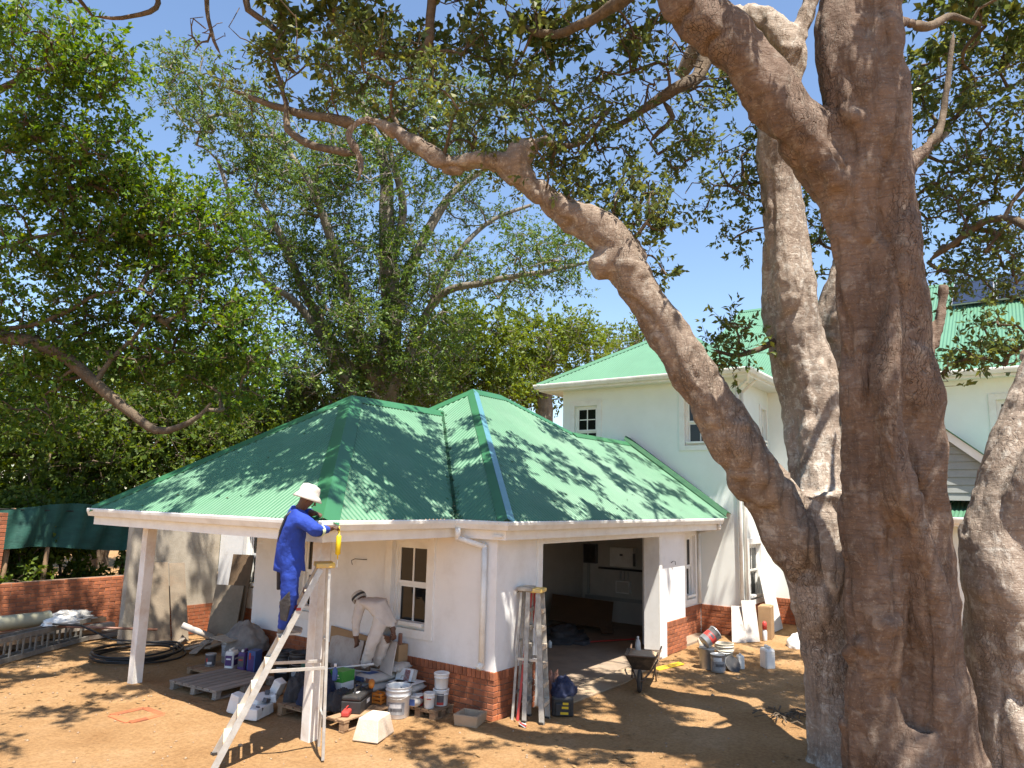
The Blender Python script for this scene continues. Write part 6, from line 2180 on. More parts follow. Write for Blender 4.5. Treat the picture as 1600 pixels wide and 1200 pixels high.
# boards behind the worker
leaning_board('plaster_board', 'nearer beige plaster board leaning below the verandah window', 'board', (7.60, 7.46, 0.46), (7.82, 8.08, 0.46), (0.14, 0.05), 0.42, 0.012, 'board_beige')
leaning_board('plaster_board', 'beige plaster board leaning left of the bending worker', 'board', (7.86, 8.45, 0.16), (7.92, 9.25, 0.16), (0.16, 0.02), 0.58, 0.012, 'board_beige')
t = thing('carton', 'flattened brown carton behind the plaster boards', 'carton', (8.02, 8.8, 0))
MB().prism([(8.02, 8.35, .2), (8.04, 9.3, .2), (8.08, 9.3, .86), (8.06, 8.35, .80)], (0, 0, 0), (0.02, 0, 0)).build('board', 'cardboard', t)
t = thing('carton', 'torn brown carton of offcuts under the window sill', 'carton', (7.98, 7.85, 0.46))
MB().box(7.90, 8.09, 7.62, 8.1, 0.46, 0.80).build('box_side', 'cardboard', t, bevel=0.005)
MB().prism([(7.90, 7.7, .80), (7.90, 8.05, .80), (7.82, 8.05, .88), (7.82, 7.7, .86)], (0, 0, 0), (0, 0, .006)).build('flap', 'cardboard', t)
MB().tube([(8.0, 7.7, .7), (7.96, 7.66, .95)], .03, 8).build('offcut', 'label_brown', t)
# tools on the loaded pallet
t = thing('box', 'green and white carton standing behind the black toolbox', 'carton', (7.14, 7.93, 0.15), 0.1)
MB().box(-.12, .12, -.11, .11, 0, .40).build('carton_body', 'white_plastic', t, local=True, bevel=0.004)
MB().box(-.122, .122, -.112, .112, .26, .402).build('green_top', 'label_green', t, local=True, bevel=0.004)
MB().box(-.123, .10, -.113, .112, .02, .06).build('green_strip', 'label_green', t, local=True)
for q, (w, z) in enumerate(((.10, .35), (.14, .315))):
    patch(t, 'printed_text', 'label_white', -.122, 0.0, z, w, .018 if q == 0 else .008, 'x-', .003)
t = thing('toolbox', 'black plastic toolbox with pale latches on the pallet', 'toolbox', (7.02, 7.48, 0.15), 0.5)
MB().box(-.26, .26, -.13, .13, 0, .15).build('case', 'black_plastic', t, local=True, bevel=0.012)
MB().prism([(-.26, -.13, .154), (.26, -.13, .154), (.26, .13, .154), (-.26, .13, .154)], (0, 0, 0), (0, 0, .06)).build('lid', 'black_plastic', t, local=True, bevel=0.02)
patch(t, 'latch', 'label_white', .05, -.13, .10, .12, .05, 'y-')
patch(t, 'sticker', 'label_white', -.05, 0, .214, .10, .07, 'z', 0.002)
MB().tube([(-.12, 0, .20), (-.11, 0, .27), (.11, 0, .27), (.12, 0, .20)], .014, 7).build('handle', 'black_plastic', t, local=True)
heap('tool_bag', 'dark grey crumpled bag lying beside the toolbox', 'bag', (6.88, 7.66, 0.15), 0.20, 0.17, 0.26, 'dark_cloth', 3)
heap('tool_bag', 'navy cloth bundle just right of the near post', 'bag', (6.82, 8.05, 0.15), 0.24, 0.26, 0.46, 'navy_cloth', 9)
heap('tool_bag', 'black bag just left of the near post', 'bag', (6.80, 8.42, 0.15), 0.20, 0.18, 0.36, 'dark_cloth', 14)
t = thing('drill', 'orange power tool lying on the corner of the toolbox', 'power tool', (7.28, 7.50, 0.365), 0.8)
MB().tube([(-.1, 0, .04), (.06, 0, .05), (.10, 0, .05)], [.035, .045, .02], 10).build('motor', 'label_orange', t, local=True, smooth=True)
MB().beam((-.05, 0, .04), (-.09, .09, .02), .035, .03).build('grip', 'black_plastic', t, local=True, bevel=.006)
t = thing('tool_case', 'red tool case at the front corner of the loaded pallet', 'tool case', (6.74, 7.36, 0.15), 0.6)
MB().box(-.12, .12, -.05, .05, 0, .07).build('case', 'red_paint', t, local=True, bevel=.02)
MB().tube([(-.05, 0, .07), (-.05, 0, .1), (.05, 0, .1), (.05, 0, .07)], .008, 6).build('handle', 'red_paint', t, local=True)
t = thing('crate', 'small orange plastic crate on a post beside the open bucket', 'crate', (7.36, 7.42, 0.0), 0.2)
MB().box(-.05, .05, -.05, .05, 0, .16).build('wood_block', 'wood_pallet', t, local=True)
for z in (.17, .22, .27):
    MB().box(-.06, .06, -.075, -.065, z, z + .025).box(-.06, .06, .065, .075, z, z + .025).box(-.07, -.06, -.075, .075, z, z + .025).box(.06, .07, -.075, .075, z, z + .025).build('slat', 'label_orange', t, local=True)
for x, y in ((-.065, -.07), (.065, -.07), (-.065, .07), (.065, .07)):
    MB().box(x - .008, x + .008, y - .008, y + .008, .16, .30).build('corner_post', 'label_orange', t, local=True)
# white packing by the ladder
t = thing('packing_foam', 'crumpled white packing foam on the ground left of the near post', 'packing foam', (6.36, 8.72, 0.0))
random.seed(4)
for k, (x, y, z, w, d, h, rz, rx) in enumerate(((-.05, -.12, 0, .42, .22, .14, .4, 0), (.12, .12, 0.02, .34, .2, .16, -.5, .3), (-.12, .28, .0, .16, .14, .24, .3, .2), (.26, -.02, .12, .3, .12, .10, .8, -.2), (.30, .02, .20, .14, .12, .2, .2, .5), (.05, .0, .15, .26, .2, .07, .1, .25))):
    o = MB().box(-w / 2, w / 2, -d / 2, d / 2, 0, h).build('foam_piece', 'white_plastic', t, local=True, bevel=.012, noise=0.02, sub=2)
    o.location, o.rotation_euler = (x, y, z), (rx, 0, rz)
for k, (x, y, z, w) in enumerate(((-.12, -.22, .10, .09), (.05, -.14, .16, .12), (.16, .0, .22, .10))):
    o = MB().box(-w / 2, w / 2, -.03, .03, -.01, .05).build('dark_insert', 'label_dark', t, local=True, bevel=.006)
    o.location, o.rotation_euler = (x, y, z), (.2, .3, .5 * k)
# paint store at the back
bucket('small dark labelled paint tin at the left end of the tins', 'paint tin', (7.26, 11.25, 0.10), 0.082, 0.19, 'tin', 'tin', (('label_dark', .1, .9, -1.4, 1.4), ('label_white', .2, .4, -.3, .6), ('label_red', .4, .7, -.6, -.2)), name='paint_tin', taper=1.0, ribs=False, handle=False)
bucket('tall pale paint drum behind the small dark tin', 'paint drum', (7.62, 11.28, 0.10), 0.13, 0.36, 'tin', 'tin', (('label_grey', .3, .8, -1.2, 1.0),), name='paint_drum', ribs=True)
bucket('pale open bucket behind the purple can', 'bucket', (7.82, 10.95, 0.10), 0.14, 0.36, 'white_plastic', None, (('label_white', .3, .7, -.8, .8),))
jerrycan('white can with dark purple label among the paint tins', (7.36, 10.82, 0.10), .20, .15, .30, 'white_plastic', 0.5, ('label_purple', 'label_white'))
jerrycan('second purple labelled can just right of the white one', (7.46, 10.62, 0.10), .20, .14, .30, 'label_purple', 0.4, ('label_dark', 'label_red'))
t = thing('carton', 'tall dark blue printed box right of the purple can', 'carton', (7.52, 10.44, 0.0), 0.4)
MB().box(-.10, .10, -.07, .07, 0, .42).build('carton_body', 'label_blue', t, local=True, bevel=.004)
patch(t, 'printed_panel', 'label_purple', -.10, 0, .22, .10, .26, 'x-')
patch(t, 'printed_text', 'label_red', -.10, .02, .34, .03, .1, 'x-', .006)
heap('dust_sheet', 'grey dust sheet heaped over the paint drums at the back', 'dust sheet', (7.80, 11.12, 0.30), 0.30, 0.46, 0.46, 'grey_cloth', 21, 0.3, 2.4)
t = thing('board', 'flat grey lid board lying on the drums at the left', 'board', (7.56, 11.35, 0.46))
MB().prism([(7.36, 11.0, .475), (7.8, 11.0, .50), (7.84, 11.5, .50), (7.4, 11.55, .475)], (0, 0, 0), (0, 0, .02)).build('board', 'alu_old', t)
for k, (x, y, h, lab) in enumerate(((7.72, 9.55, .48, 'black waste bin just left of the near post behind the ladder'), (7.74, 9.95, .44, 'black bucket behind the ladder left of the black bin'), (7.66, 9.05, .38, 'dark bucket with pale rim right behind the near post'))):
    bucket(lab, 'bucket', (x, y, 0.0), .17, h, 'black_plastic', None, (('label_grey', .3, .5, -.6, .5),) if k < 2 else (), group='black buckets by the wall', contents='grey_cloth')
leaning_board('plank', 'brown plank lying flat before the paint tins', 'plank', (6.98, 9.25, .004), (7.12, 10.05, .004), (.24, 0), .02, .018, 'wood_pallet')
t = thing('box', 'teal plastic box on the pallet left of the near post', 'box', (6.98, 8.38, .16), .2)
MB().box(-.12, .12, -.1, .1, .32, .48).build('tub', 'net_green', t, local=True, bevel=.012)
MB().box(-.11, .11, -.09, .09, .0, .318).build('stand', 'label_dark', t, local=True, bevel=.012)
t = thing('bottle', 'blue spray bottle with white top right of the near post', 'bottle', (6.82, 7.72, .50))
MB().lathe([(.03, 0), (.035, .01), (.035, .12), (.014, .16), (.014, .18), (.003, .18)], 14).build('body', 'label_blue', t, local=True, smooth=True)
MB().lathe([(.018, .17), (.02, .21), (.003, .215)], 12).build('cap', 'label_white', t, local=True, smooth=True)
t = thing('extension_pole', 'long thin white pole lying across the cement bags', 'pole', (7.3, 8.1, .4))
MB().tube([(7.02, 8.38, .50), (7.50, 7.70, .60)], .012, 8).build('shaft', 'white_plastic', t, smooth=True)
MB().tube([(7.44, 7.785, .5875), (7.50, 7.70, .60)], .016, 8).build('grip', 'white_plastic', t, smooth=True)

# ------------------------------------------------------------------ cast blocks in front
t = thing('concrete_block', 'pale tapered concrete block with a hollow top in the sun', 'block', (6.72, 6.84, 0.0), 0.35)
bm_ = MB()
o1, o2, i1, i2 = (.24, .17), (.17, .13), (.13, .09), (.10, .07)


def rect(a, z):
    return [(-a[0], -a[1], z), (a[0], -a[1], z), (a[0], a[1], z), (-a[0], a[1], z)]


def shell(rings):
    vs = [p for r_ in rings for p in r_]
    fs = [(3, 2, 1, 0)]
    for i in range(len(rings) - 1):
        for k in range(4):
            fs.append((i * 4 + k, i * 4 + (k + 1) % 4, i * 4 + 4 + (k + 1) % 4, i * 4 + 4 + k))
    fs.append(tuple((len(rings) - 1) * 4 + k for k in range(4)))
    return MB().add(vs, fs)


shell([rect(o1, 0), rect(o2, .25), rect(i1, .25), rect(i2, .235)]).build('block', 'stone_cast', t, local=True, bevel=.014)
t = thing('trough', 'small hollow concrete trough against the brick corner', 'trough', (7.86, 6.24, 0.0), 0.25)
shell([rect((.15, .16), 0), rect((.165, .175), .15), rect((.13, .14), .15), rect((.10, .11), .05)]).build('basin', 'concrete', t, local=True, bevel=.012)
t = thing('litter', 'scrap of red and white packaging on the soil by the folded ladders', 'litter', (8.22, 5.66, 0.0), .6)
MB().prism([(-.07, -.04, .005), (.08, -.05, .005), (.06, .05, .03), (-.05, .04, .045)], (0, 0, 0), (0, 0, .012)).build('wrapper', 'label_white', t, local=True)
MB().prism([(-.07, -.05, .018), (-.01, -.05, .018), (-.01, .03, .05), (-.05, .04, .06)], (0, 0, 0), (0, 0, .01)).build('red_print', 'label_red', t, local=True)

# ------------------------------------------------------------------ tool bag by the ladders
t = thing('tool_bag', 'black and yellow tool bag beside the folded ladders', 'tool bag', (9.08, 5.58, 0.0), 0.55)
MB().box(-.19, .19, -.15, .15, 0, .26).build('bag_body', 'black_plastic', t, local=True, bevel=.03)
for z in (.06, .15, .215):
    MB().box(-.2345, -.229, -.08, .04 - z * .2, z * .8, z * .8 + .03).build('yellow_print', 'yellow_bag', t, local=True)
for y in (-.1, .1):
    MB().tube([(-.1, y, .25), (-.08, y * .6, .36), (.08, y * .6, .36), (.1, y, .25)], .014, 7).build('handle', 'black_plastic', t, local=True)
MB().box(.17, .23, -.11, .11, .02, .2).build('side_pocket', 'dark_cloth', t, local=True, bevel=.02)
MB().box(-.23, -.185, -.10, .10, .02, .19).build('side_pocket', 'black_plastic', t, local=True, bevel=.02)
heap('jacket', 'navy jacket dropped on the black and yellow tool bag', 'jacket', (9.10, 5.58, 0.25), 0.20, 0.17, 0.24, 'navy_cloth', 33)
heap('rag', 'brown rag heap behind the tool bag', 'rag', (9.22, 5.84, 0.0), 0.14, 0.14, 0.50, 'label_brown', 37, .5)
# ------------------------------------------------------------------ wheelbarrow
wb = thing('wheelbarrow', 'rusty wheelbarrow full of sand before the garage doorway', 'wheelbarrow', (11.34, 5.45, 0.0), 0.36)
wb.scale = (.86, .86, .86)
rings = [[(-.22, -.16, .30), (.24, -.18, .30), (.24, .18, .30), (-.22, .16, .30)], [(-.52, -.28, .60), (.36, -.32, .56), (.36, .32, .56), (-.52, .28, .60)], [(-.50, -.265, .60), (.345, -.305, .56), (.345, .305, .56), (-.50, .265, .60)], [(-.36, -.2, .50), (.28, -.24, .50), (.28, .24, .50), (-.36, .2, .50)]]
shell(rings).build('tray', 'barrow', wb, local=True, bevel=.012)
MB().tube([(-.53, -.285, .60), (.365, -.325, .56), (.365, .325, .56), (-.53, .285, .60), (-.53, -.285, .60)], .012, 6).build('rim', 'steel_rust', wb, local=True)
ld = MB()
vs, fs = [], []
nn_ = 12
for i in range(nn_ + 1):
    for j in range(nn_ + 1):
        a, b = i / nn_ * 2 - 1, j / nn_ * 2 - 1
        e = (1 - a ** 4) * (1 - b ** 4)
        vs.append((-.06 + a * .37, b * .255, .545 + .06 * e + .03 * float(fnoise(np.array([[a * 3, b * 3, 2.]]), 3)[0])))
for i in range(nn_):
    for j in range(nn_):
        q = i * (nn_ + 1) + j
        fs.append((q, q + nn_ + 1, q + nn_ + 2, q + 1))
ld.add(vs, fs).build('sand_load', 'sand_mix', wb, local=True, smooth=True)
for s in (-1, 1):
    MB().tube([(-.60, s * .05, .19), (-.15, s * .17, .28), (.4, s * .25, .36), (.72, s * .29, .52), (.90, s * .30, .54)], .017, 8).build('handle', 'steel_rust', wb, local=True, smooth=True)
    MB().tube([(.22, s * .22, .34), (.30, s * .23, .02), (.36, s * .23, .015)], .015, 7).build('leg', 'steel_rust', wb, local=True, smooth=True)
    MB().tube([(.22, s * .22, .3), (.05, s * .20, .2), (-.1, s * .18, .28)], .011, 6).build('brace', 'steel_rust', wb, local=True)
ring = [(-.60 + .165 * math.cos(2 * math.pi * k / 24), 0, .19 + .165 * math.sin(2 * math.pi * k / 24)) for k in range(25)]
wh = MB().tube(ring, .036, 8).build('wheel', 'rubber', wb, local=True, smooth=True)
MB().tube([(-.60, -.06, .19), (-.60, .06, .19)], .022, 10).build('hub', 'steel_rust', wh, local=True)
mb = MB()
for k in range(6):
    a = math.pi * k / 3
    mb.beam((-.60, 0, .19), (-.60 + .15 * math.cos(a), 0, .19 + .15 * math.sin(a)), .02, .01)
mb.build('spoke', 'steel_rust', wh, local=True)
t = thing('bottle', 'clear plastic bottle standing on the sand in the wheelbarrow', 'bottle', (11.38, 5.55, 0.50))
MB().lathe([(.04, 0), (.045, .015), (.045, .13), (.03, .17), (.016, .19), (.016, .21), (.003, .21)], 14).build('body', 'clear_bag', t, local=True, smooth=True)
MB().lathe([(.018, .205), (.018, .23), (.003, .23)], 10).build('cap', 'white_plastic', t, local=True)

# ------------------------------------------------------------------ tins and cans in front of the house
bucket('silver paint tin with dark label standing at the front of the tins', 'paint tin', (13.06, 4.82, 0.0), .125, .30, 'tin', None, (('label_grey', .10, .62, -1.3, 1.2), ('label_white', .62, .86, -.9, .3), ('label_dark', .34, .5, -.6, .8)), name='paint_tin', taper=1.0, ribs=False)
bucket('dented silver drum standing behind the front paint tin', 'paint drum', (13.18, 5.06, 0.0), .135, .36, 'tin', 'tin', (), name='paint_drum', taper=1.0, ribs=False, handle=False)
bucket('silver and red paint tin tipped over on the standing drum', 'paint tin', (13.03, 5.06, 0.47), .125, .30, 'tin', 'tin', (('label_red', .3, .66, -1.8, 1.8), ('label_dark', .45, .6, -.5, .5)), name='paint_tin', taper=1.0, ribs=False, tilt=(0.55, 0.85), handle=False)
bucket('tall cloudy plastic bucket between the tins and the small bottle', 'bucket', (13.50, 4.86, 0.0), .165, .42, 'natural_plastic', None, (), taper=.86)
t = thing('plastic_disc', 'black round cover leaning against the cloudy bucket', 'cover', (13.34, 4.66, 0.0), 0)
o = MB().lathe([(.15, 0), (.155, .006), (.155, .022), (.14, .026), (.004, .022)], 26).build('disc', 'black_plastic', t, local=True, smooth=False)
o.rotation_euler = (0.75, -0.65, 0)
o.location = (0.0, 0, .10)
jerrycan('small white square bottle right of the cloudy bucket', (13.60, 4.60, 0.0), .14, .12, .24, 'white_plastic', 0.6, cat='bottle')
jerrycan('large white jerrycan standing alone on the soil', (14.02, 4.24, 0.0), .27, .19, .36, 'white_plastic', 0.75)
t = thing('jug', 'cream plastic jug lying by the brick plinth', 'jug', (14.7, 5.75, 0.0), 0.5)
o = MB().lathe([(.055, 0), (.06, .02), (.06, .2), (.075, .26), (.07, .262), (.05, .2), (.004, .05)], 18).build('body', 'natural_plastic', t, local=True, smooth=True)
o.rotation_euler = (0, 1.15, 0)
o.location = (-.1, 0, .06)
MB().tube([(-.02, 0, .13), (.0, 0, .2), (.12, 0, .22), (.14, 0, .16)], .01, 6).build('handle', 'natural_plastic', t, local=True)
leaning_board('board', 'narrow white board leaning on the house plinth', 'board', (15.90, 5.55, 0.004), (16.05, 5.30, 0.004), (.72, .25), .66, .02, 'board_beige')
leaning_board('board', 'second pale board leaning just right of the narrow one', 'board', (16.15, 5.34, 0.004), (16.42, 5.12, 0.004), (.5, .25), .80, .02, 'board_beige')
leaning_board('board', 'tall bright white board leaning against the sunlit house wall', 'board', (17.75, 5.25, 0.004), (18.6, 5.25, 0.004), (.1, .34), 1.55, .02, 'trim_white')
t = thing('carton', 'tall brown carton standing against the sunlit house wall', 'carton', (17.05, 5.16, 0.0), .15)
MB().box(-.22, .22, -.14, .14, 0, .70).build('carton_body', 'cardboard', t, local=True, bevel=.006)
MB().box(-.21, .21, -.10, .10, .70, .712).build('flap', 'cardboard', t, local=True)
t = thing('bottle', 'small white bottle with red top before the brown carton', 'bottle', (16.66, 5.08, 0.0))
MB().lathe([(.045, 0), (.05, .02), (.05, .2), (.03, .25), (.004, .25)], 14).build('body', 'label_white', t, local=True, smooth=True)
MB().lathe([(.05, .25), (.05, .38), (.02, .42), (.004, .42)], 12).build('top', 'label_red', t, local=True, smooth=True)
heap('sack', 'white woven sack lying in front of the house wall', 'sack', (16.6, 4.30, 0.0), .40, .3, .28, 'white_plastic', 51, .2, 2)
leaning_board('plank', 'yellow strip of packaging lying on the soil beside the door pier', 'plank', (12.35, 5.62, .012), (13.15, 5.48, .012), (.05, .14), .012, .012, 'yellow_bag')
t = thing('paving_slabs', 'two brown slabs stacked by the far house wall', 'slabs', (18.6, 4.5, 0.0), .3)
MB().box(-.25, .25, -.2, .2, 0, .09).build('slab', 'brick', t, local=True, bevel=.01)
MB().box(-.22, .24, -.18, .2, .092, .18).build('slab', 'brick', t, local=True, bevel=.01)
# iron bars at the recess
t = thing('wire_bundle', 'bent rusty wires standing before the recessed brick plinth', 'wire', (14.9, 6.2, 0))
for k in range(6):
    x, y = 14.85 + random.uniform(-.2, .5), 6.2 + random.uniform(-.1, .2)
    MB().tube([(x, y, 0), (x + random.uniform(-.1, .1), y, .35), (x + random.uniform(-.25, .25), y - .05, .6 + random.uniform(-.1, .15))], .006, 5).build('rod', 'steel_rust', t)

# ------------------------------------------------------------------ inside the garage
t = thing('board', 'dark brown board leaning on the back wall inside the garage', 'board', (14.6, 8.6, 0.012))
MB().prism([(14.25, 9.15, .25), (14.95, 7.95, .10), (15.45, 8.15, .62), (14.8, 9.4, .74)], (0, 0, 0), (-.03, -.02, .03)).build('board', 'orange_board', t, bevel=.008)
MB().prism([(14.78, 8.1, .02), (14.98, 7.9, .02), (15.08, 8.0, .25), (14.88, 8.25, .28)], (0, 0, 0), (-.03, -.02, .03)).build('support', 'orange_board', t)
heap('rubble', 'dark heap of cables and rubble in front of the brown board', 'rubble', (13.6, 8.4, 0.012), .65, .5, .32, 'dark_cloth', 61, .5, 3)
heap('rubble', 'dark bundle by the inner corner of the garage', 'rubble', (12.8, 9.0, 0.012), .4, .35, .42, 'black_plastic', 64, .4, 3)
t = thing('broom', 'red handled tool lying on the garage floor', 'tool', (14.0, 7.5, .012))
MB().tube([(13.5, 7.85, .05), (14.6, 7.2, .05)], .016, 7).build('handle', 'label_red', t)
MB().box(13.35, 13.62, 7.72, 7.98, .014, .09).build('head', 'label_dark', t, bevel=.01)
t = thing('pole', 'dark pole leaning on the inner garage wall', 'pole', (16.2, 7.0, .012))
MB().tube([(16.15, 7.25, .012), (16.48, 6.98, .98)], .012, 6).build('shaft', 'label_dark', t)
t = thing('bottle', 'small white bottle on the garage floor', 'bottle', (12.75, 8.15, .012))
MB().lathe([(.04, 0), (.04, .1), (.015, .14), (.003, .145)], 12).build('body', 'label_white', t, local=True, smooth=True)

# ------------------------------------------------------------------ left side of the yard
leaning_board('board', 'wide grey brown board leaning on the plastered wall', 'board', (7.62, 14.05, 0.0), (8.12, 13.98, 0.0), (.03, .44), 1.50, .02, 'board_tan')
leaning_board('board', 'narrow offcut board leaning beside the wide grey brown one', 'board', (8.10, 13.88, 0.0), (8.40, 13.82, 0.0), (.03, .46), 1.48, .02, 'board_tan')
leaning_board('board', 'dark brown board leaning near the verandah corner', 'board', (8.95, 13.6, 0.0), (9.12, 13.15, 0.0), (.19, .05), 1.66, .03, 'wood_dark')
leaning_board('board', 'tan slab of timber leaning below the dark brown board', 'board', (8.72, 13.72, 0.0), (8.98, 13.15, 0.0), (.20, .1), 1.05, .04, 'board_tan')
random.seed(12)
for k in range(9):
    x0, y0 = 8.15 + random.uniform(-.2, .5), 13.0 + random.uniform(-.4, .5)
    a = random.uniform(.2, .9)
    ln = random.uniform(.7, 1.3)
    z = .03 + .035 * (k % 3)
    lab = ['lowest scrap plank in the heap by the leaning boards', 'second plank', '', '', '', '', '', '', ''][0]
    t = thing('scrap_plank', ['lowest', 'broad', 'short', 'pale', 'long', 'split', 'thin', 'crooked', 'topmost'][k] + ' rough scrap plank in the heap below the leaning boards', 'plank', (x0, y0, 0), 0, 'scrap planks in the heap')
    MB().beam((x0 - ln / 2 * math.cos(a), y0 - ln / 2 * math.sin(a), z), (x0 + ln / 2 * math.cos(a), y0 + ln / 2 * math.sin(a), z + random.uniform(0, .06)), random.uniform(.08, .14), .025).build('plank', random.choice(['wood_pallet', 'wood_grey', 'board_tan']), t, bevel=.003)
t = thing('pole', 'pale cut pole lying on the scrap planks', 'pole', (8.35, 13.55, .1))
MB().tube([(8.2, 13.75, .34), (8.62, 13.3, .10)], .06, 12).build('shaft', 'board_beige', t, smooth=True)
# hose coil
t = thing('hose', 'coiled black hose on the soil behind the far post', 'hose', (7.05, 13.2, 0))
pts = []
for i in range(240):
    a = i / 240 * 2 * math.pi * 5
    r_ = .72 + .05 * math.sin(a * .37) + .03 * math.sin(a * 1.3 + 1)
    pts.append((7.05 + r_ * math.cos(a) + .04 * math.sin(i * .05), 13.2 + r_ * .95 * math.sin(a), .03 + .028 * (i // 48) + .015 * math.sin(a * 2.1)))
pts += [(7.0, 14.0, .2), (6.6, 14.4, .45), (6.2, 14.6, .5)]
MB().tube(pts, .017, 6).build('hose_coil', 'hose_black', t, smooth=True)
# ladder on its edge
t = thing('extension_ladder', 'long grey aluminium extension ladder lying on its edge at the left', 'ladder', (5.3, 14.1, 0))
d_ = Vector((1.95, 1.12, 0)).normalized()
p0 = Vector((3.2, 12.95, 0))
n_ = Vector((-d_.y, d_.x, 0))
for s, off_ in ((0, 0.0), (1, 0.10)):
    for z in (.06, .40):
        a = p0 + n_ * off_ + Vector((0, 0, z + .03 * s))
        MB().beam(a, a + d_ * 4.55, .03, .085).build('rail', 'alu_dull', t, bevel=.003)
    for k in range(15):
        c = p0 + d_ * (.25 + k * .29) + n_ * off_ + Vector((0, 0, .03 * s))
        MB().beam(c + Vector((0, 0, .10)), c + Vector((0, 0, .36)), .025, .03, tuple(d_)).build('rung', 'alu_dull', t)
t = thing('pvc_pipe', 'thick cream pipe lying across the ladder at the left edge', 'pipe', (5.4, 15.0, .4))
MB().tube([(3.9, 14.9, .55), (6.25, 15.0, .55)], .13, 22).build('pipe_wall', 'pipe_cream', t, smooth=True)
MB().tube([(6.25, 15.0, .55), (6.30, 15.002, .55)], .137, 22).build('pipe_socket', 'pipe_cream', t)
for k, (x0, x1, y, z) in enumerate(((5.6, 7.7, 15.35, .06), (5.9, 7.9, 15.55, .06), (5.4, 7.4, 15.45, .16), (5.9, 7.6, 15.3, .26), (6.0, 7.5, 15.5, .36), (4.3, 6.2, 15.0, .20), (4.2, 6.0, 15.1, .32))):
    t = thing('plank', ['front bottom plank of the timber stack under the plastic sheet', 'back bottom plank of the timber stack by the brick wall', 'second layer plank of the timber stack by the brick wall', 'third layer plank of the timber stack under the plastic sheet', 'topmost plank of the timber stack under the plastic sheet', 'lower plank under the cream pipe at the left edge', 'upper plank under the cream pipe at the left edge'][k], 'plank', (x0, y, z), 0, 'planks stacked by the brick wall')
    MB().beam((x0, y, z), (x1, y + random.uniform(-.1, .1), z), .2, .08).build('plank_body', random.choice(['wood_pallet', 'wood_grey', 'wood_dark']), t, bevel=.004)
heap('plastic_sheet', 'crumpled clear plastic sheet on the timber stack', 'plastic sheet', (6.75, 15.4, .40), .55, .2, .20, 'clear_bag', 71, .45, 3)
heap('plastic_sheet', 'white plastic scrap draped over the ladder end', 'plastic sheet', (6.4, 14.75, .46), .34, .14, .14, 'white_plastic', 74, .45, 3)
t = thing('red_pole', 'thin reddish pole lying from the ladder toward the far post', 'pole', (6.8, 14.6, .4))
MB().tube([(6.2, 14.85, .44), (7.7, 13.75, .32)], .022, 8).build('shaft', 'label_brown', t, smooth=True)
MB().tube([(6.2, 14.85, .44), (6.32, 14.76, .43)], .028, 8).build('end_cap', 'label_dark', t, smooth=True)
# drain surround set in the soil
t = thing('drain_frame', 'square of red bricks set flush in the sunlit soil at the left', 'drain', (5.36, 9.86, 0))
for k, (x, y, a) in enumerate(((5.14, 9.75, 1.57), (5.14, 9.98, 1.57), (5.58, 9.75, 1.57), (5.58, 9.98, 1.57), (5.25, 9.62, 0), (5.47, 9.62, 0), (5.25, 10.1, 0), (5.47, 10.1, 0))):
    put_brick('s', (x, y, -.036), a, t)
MB().box(5.2, 5.52, 9.68, 10.04, -.05, -.012).build('cover', 'soil', t)
# strap leaved plants behind the net
for k, (x, y, z, n, L_, lab) in enumerate(((9.3, 18.6, 1.9, 30, 1.1, 'pale strap leaved plant behind the verandah eave at the left'), (5.2, 19.3, 2.1, 34, 1.3, 'fan leaved palm at the left edge above the net'))):
    t = thing('strap_plant', lab, 'plant', (x, y, 0))
    MB().tube([(x, y, -.05), (x + .05, y, z * .6), (x, y, z)], [.07, .055, .05], 8).build('stem', 'bark_brown', t, smooth=True)
    mb = MB()
    for i in range(n):
        a = random.uniform(0, 6.28)
        e = random.uniform(.1, 1.2)
        d3 = Vector((math.cos(a) * math.cos(e), math.sin(a) * math.cos(e), math.sin(e)))
        s3 = Vector((-math.sin(a), math.cos(a), 0)) * .035
        pts = [Vector((x, y, z)) + d3 * L_ * u + Vector((0, 0, -.35 * L_ * u * u)) for u in (0, .3, .6, .85, 1)]
        w4 = (.6, 1, .9, .5, .05)
        vs = [p + s3 * w * q for p, w in zip(pts, w4) for q in (-1, 1)]
        mb.add(vs, [(2 * i2, 2 * i2 + 1, 2 * i2 + 3, 2 * i2 + 2) for i2 in range(4)])
    mb.build('leaves', 'leaf_lime', t)

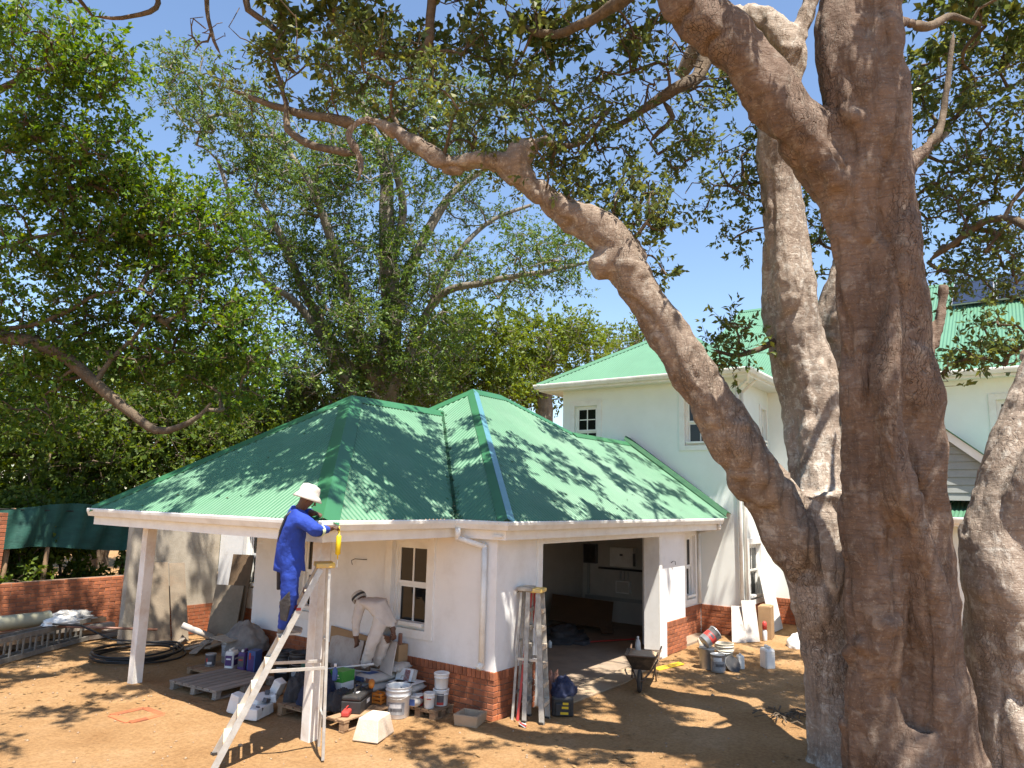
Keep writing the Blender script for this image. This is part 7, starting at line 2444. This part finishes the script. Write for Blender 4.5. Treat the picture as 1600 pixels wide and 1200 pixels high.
# ------------------------------------------------------------------ litter on the soil
r = np.random.default_rng(5)
n = 4200
x = r.uniform(3.0, 15.5, n)
y = r.uniform(1.0, 14.5, n)
kp = vnoise(np.stack([x * .9, y * .9, x * 0], 1)) + r.normal(size=n) * .12 > .52
x, y = x[kp], y[kp]
ok = ~((x > 8.0) & (y > 5.9))
x, y = x[ok], y[ok]
n = len(x)
z = gheight(x, y) + .006
a = r.uniform(0, 6.28, n)
L_ = r.uniform(.02, .055, n)
dv = np.stack([np.cos(a), np.sin(a), r.uniform(-.2, .2, n)], 1) * L_[:, None]
sv = np.stack([-np.sin(a), np.cos(a), r.uniform(-.3, .3, n)], 1) * (L_ * .42)[:, None]
c = np.stack([x, y, z + .004], 1)
V = np.stack([c - dv, c + sv + [0, 0, .004], c + dv, c - sv + [0, 0, .004]], 1).reshape(-1, 3)
ll = np_mesh('leaf_litter', V, np.arange(n * 4).reshape(-1, 4), 'dry_leaf')
tag(ll, 'dry fallen leaves scattered over the soil', 'leaf litter', None, 'stuff')
n = 1500
x = r.uniform(3.0, 15.5, n)
y = r.uniform(1.0, 14.5, n)
ok = ~((x > 8.0) & (y > 5.9))
x, y = x[ok], y[ok]
n = len(x)
s = r.uniform(.005, .022, n) * (1 + (r.random(n) > .96) * 1.3)
O8 = np.array([(1, 0, 0), (0, 1, 0), (-1, 0, 0), (0, -1, 0), (0, 0, .7), (0, 0, -.5)], float)
V = (O8[None] * (s[:, None, None]) * r.uniform(.6, 1.3, (n, 6, 1)) + np.stack([x, y, gheight(x, y) + s * .2], 1)[:, None, :]).reshape(-1, 3)
Fo = np.array([(0, 1, 4), (1, 2, 4), (2, 3, 4), (3, 0, 4), (1, 0, 5), (2, 1, 5), (3, 2, 5), (0, 3, 5)])
Fp = (Fo[None] + (np.arange(n) * 6)[:, None, None]).reshape(-1, 3)
pb = np_mesh('gravel', V, Fp, 'pebble')
tag(pb, 'small stones and clods on the soil', 'gravel', None, 'stuff')
t = thing('twig_pile', 'small pile of dry twigs and leaves on the soil before the big tree', 'twigs', (10.9, 3.05, 0))
for k in range(26):
    a = random.uniform(0, 6.28)
    ln = random.uniform(.12, .45)
    cx, cy = 10.9 + random.gauss(0, .22), 3.05 + random.gauss(0, .16)
    zz = random.uniform(.03, .08)
    MB().tube([(cx - ln / 2 * math.cos(a), cy - ln / 2 * math.sin(a), zz), (cx, cy, zz + .03), (cx + ln / 2 * math.cos(a + .3), cy + ln / 2 * math.sin(a + .3), zz)], random.uniform(.005, .013), 5).build('twig', 'bark_brown', t)
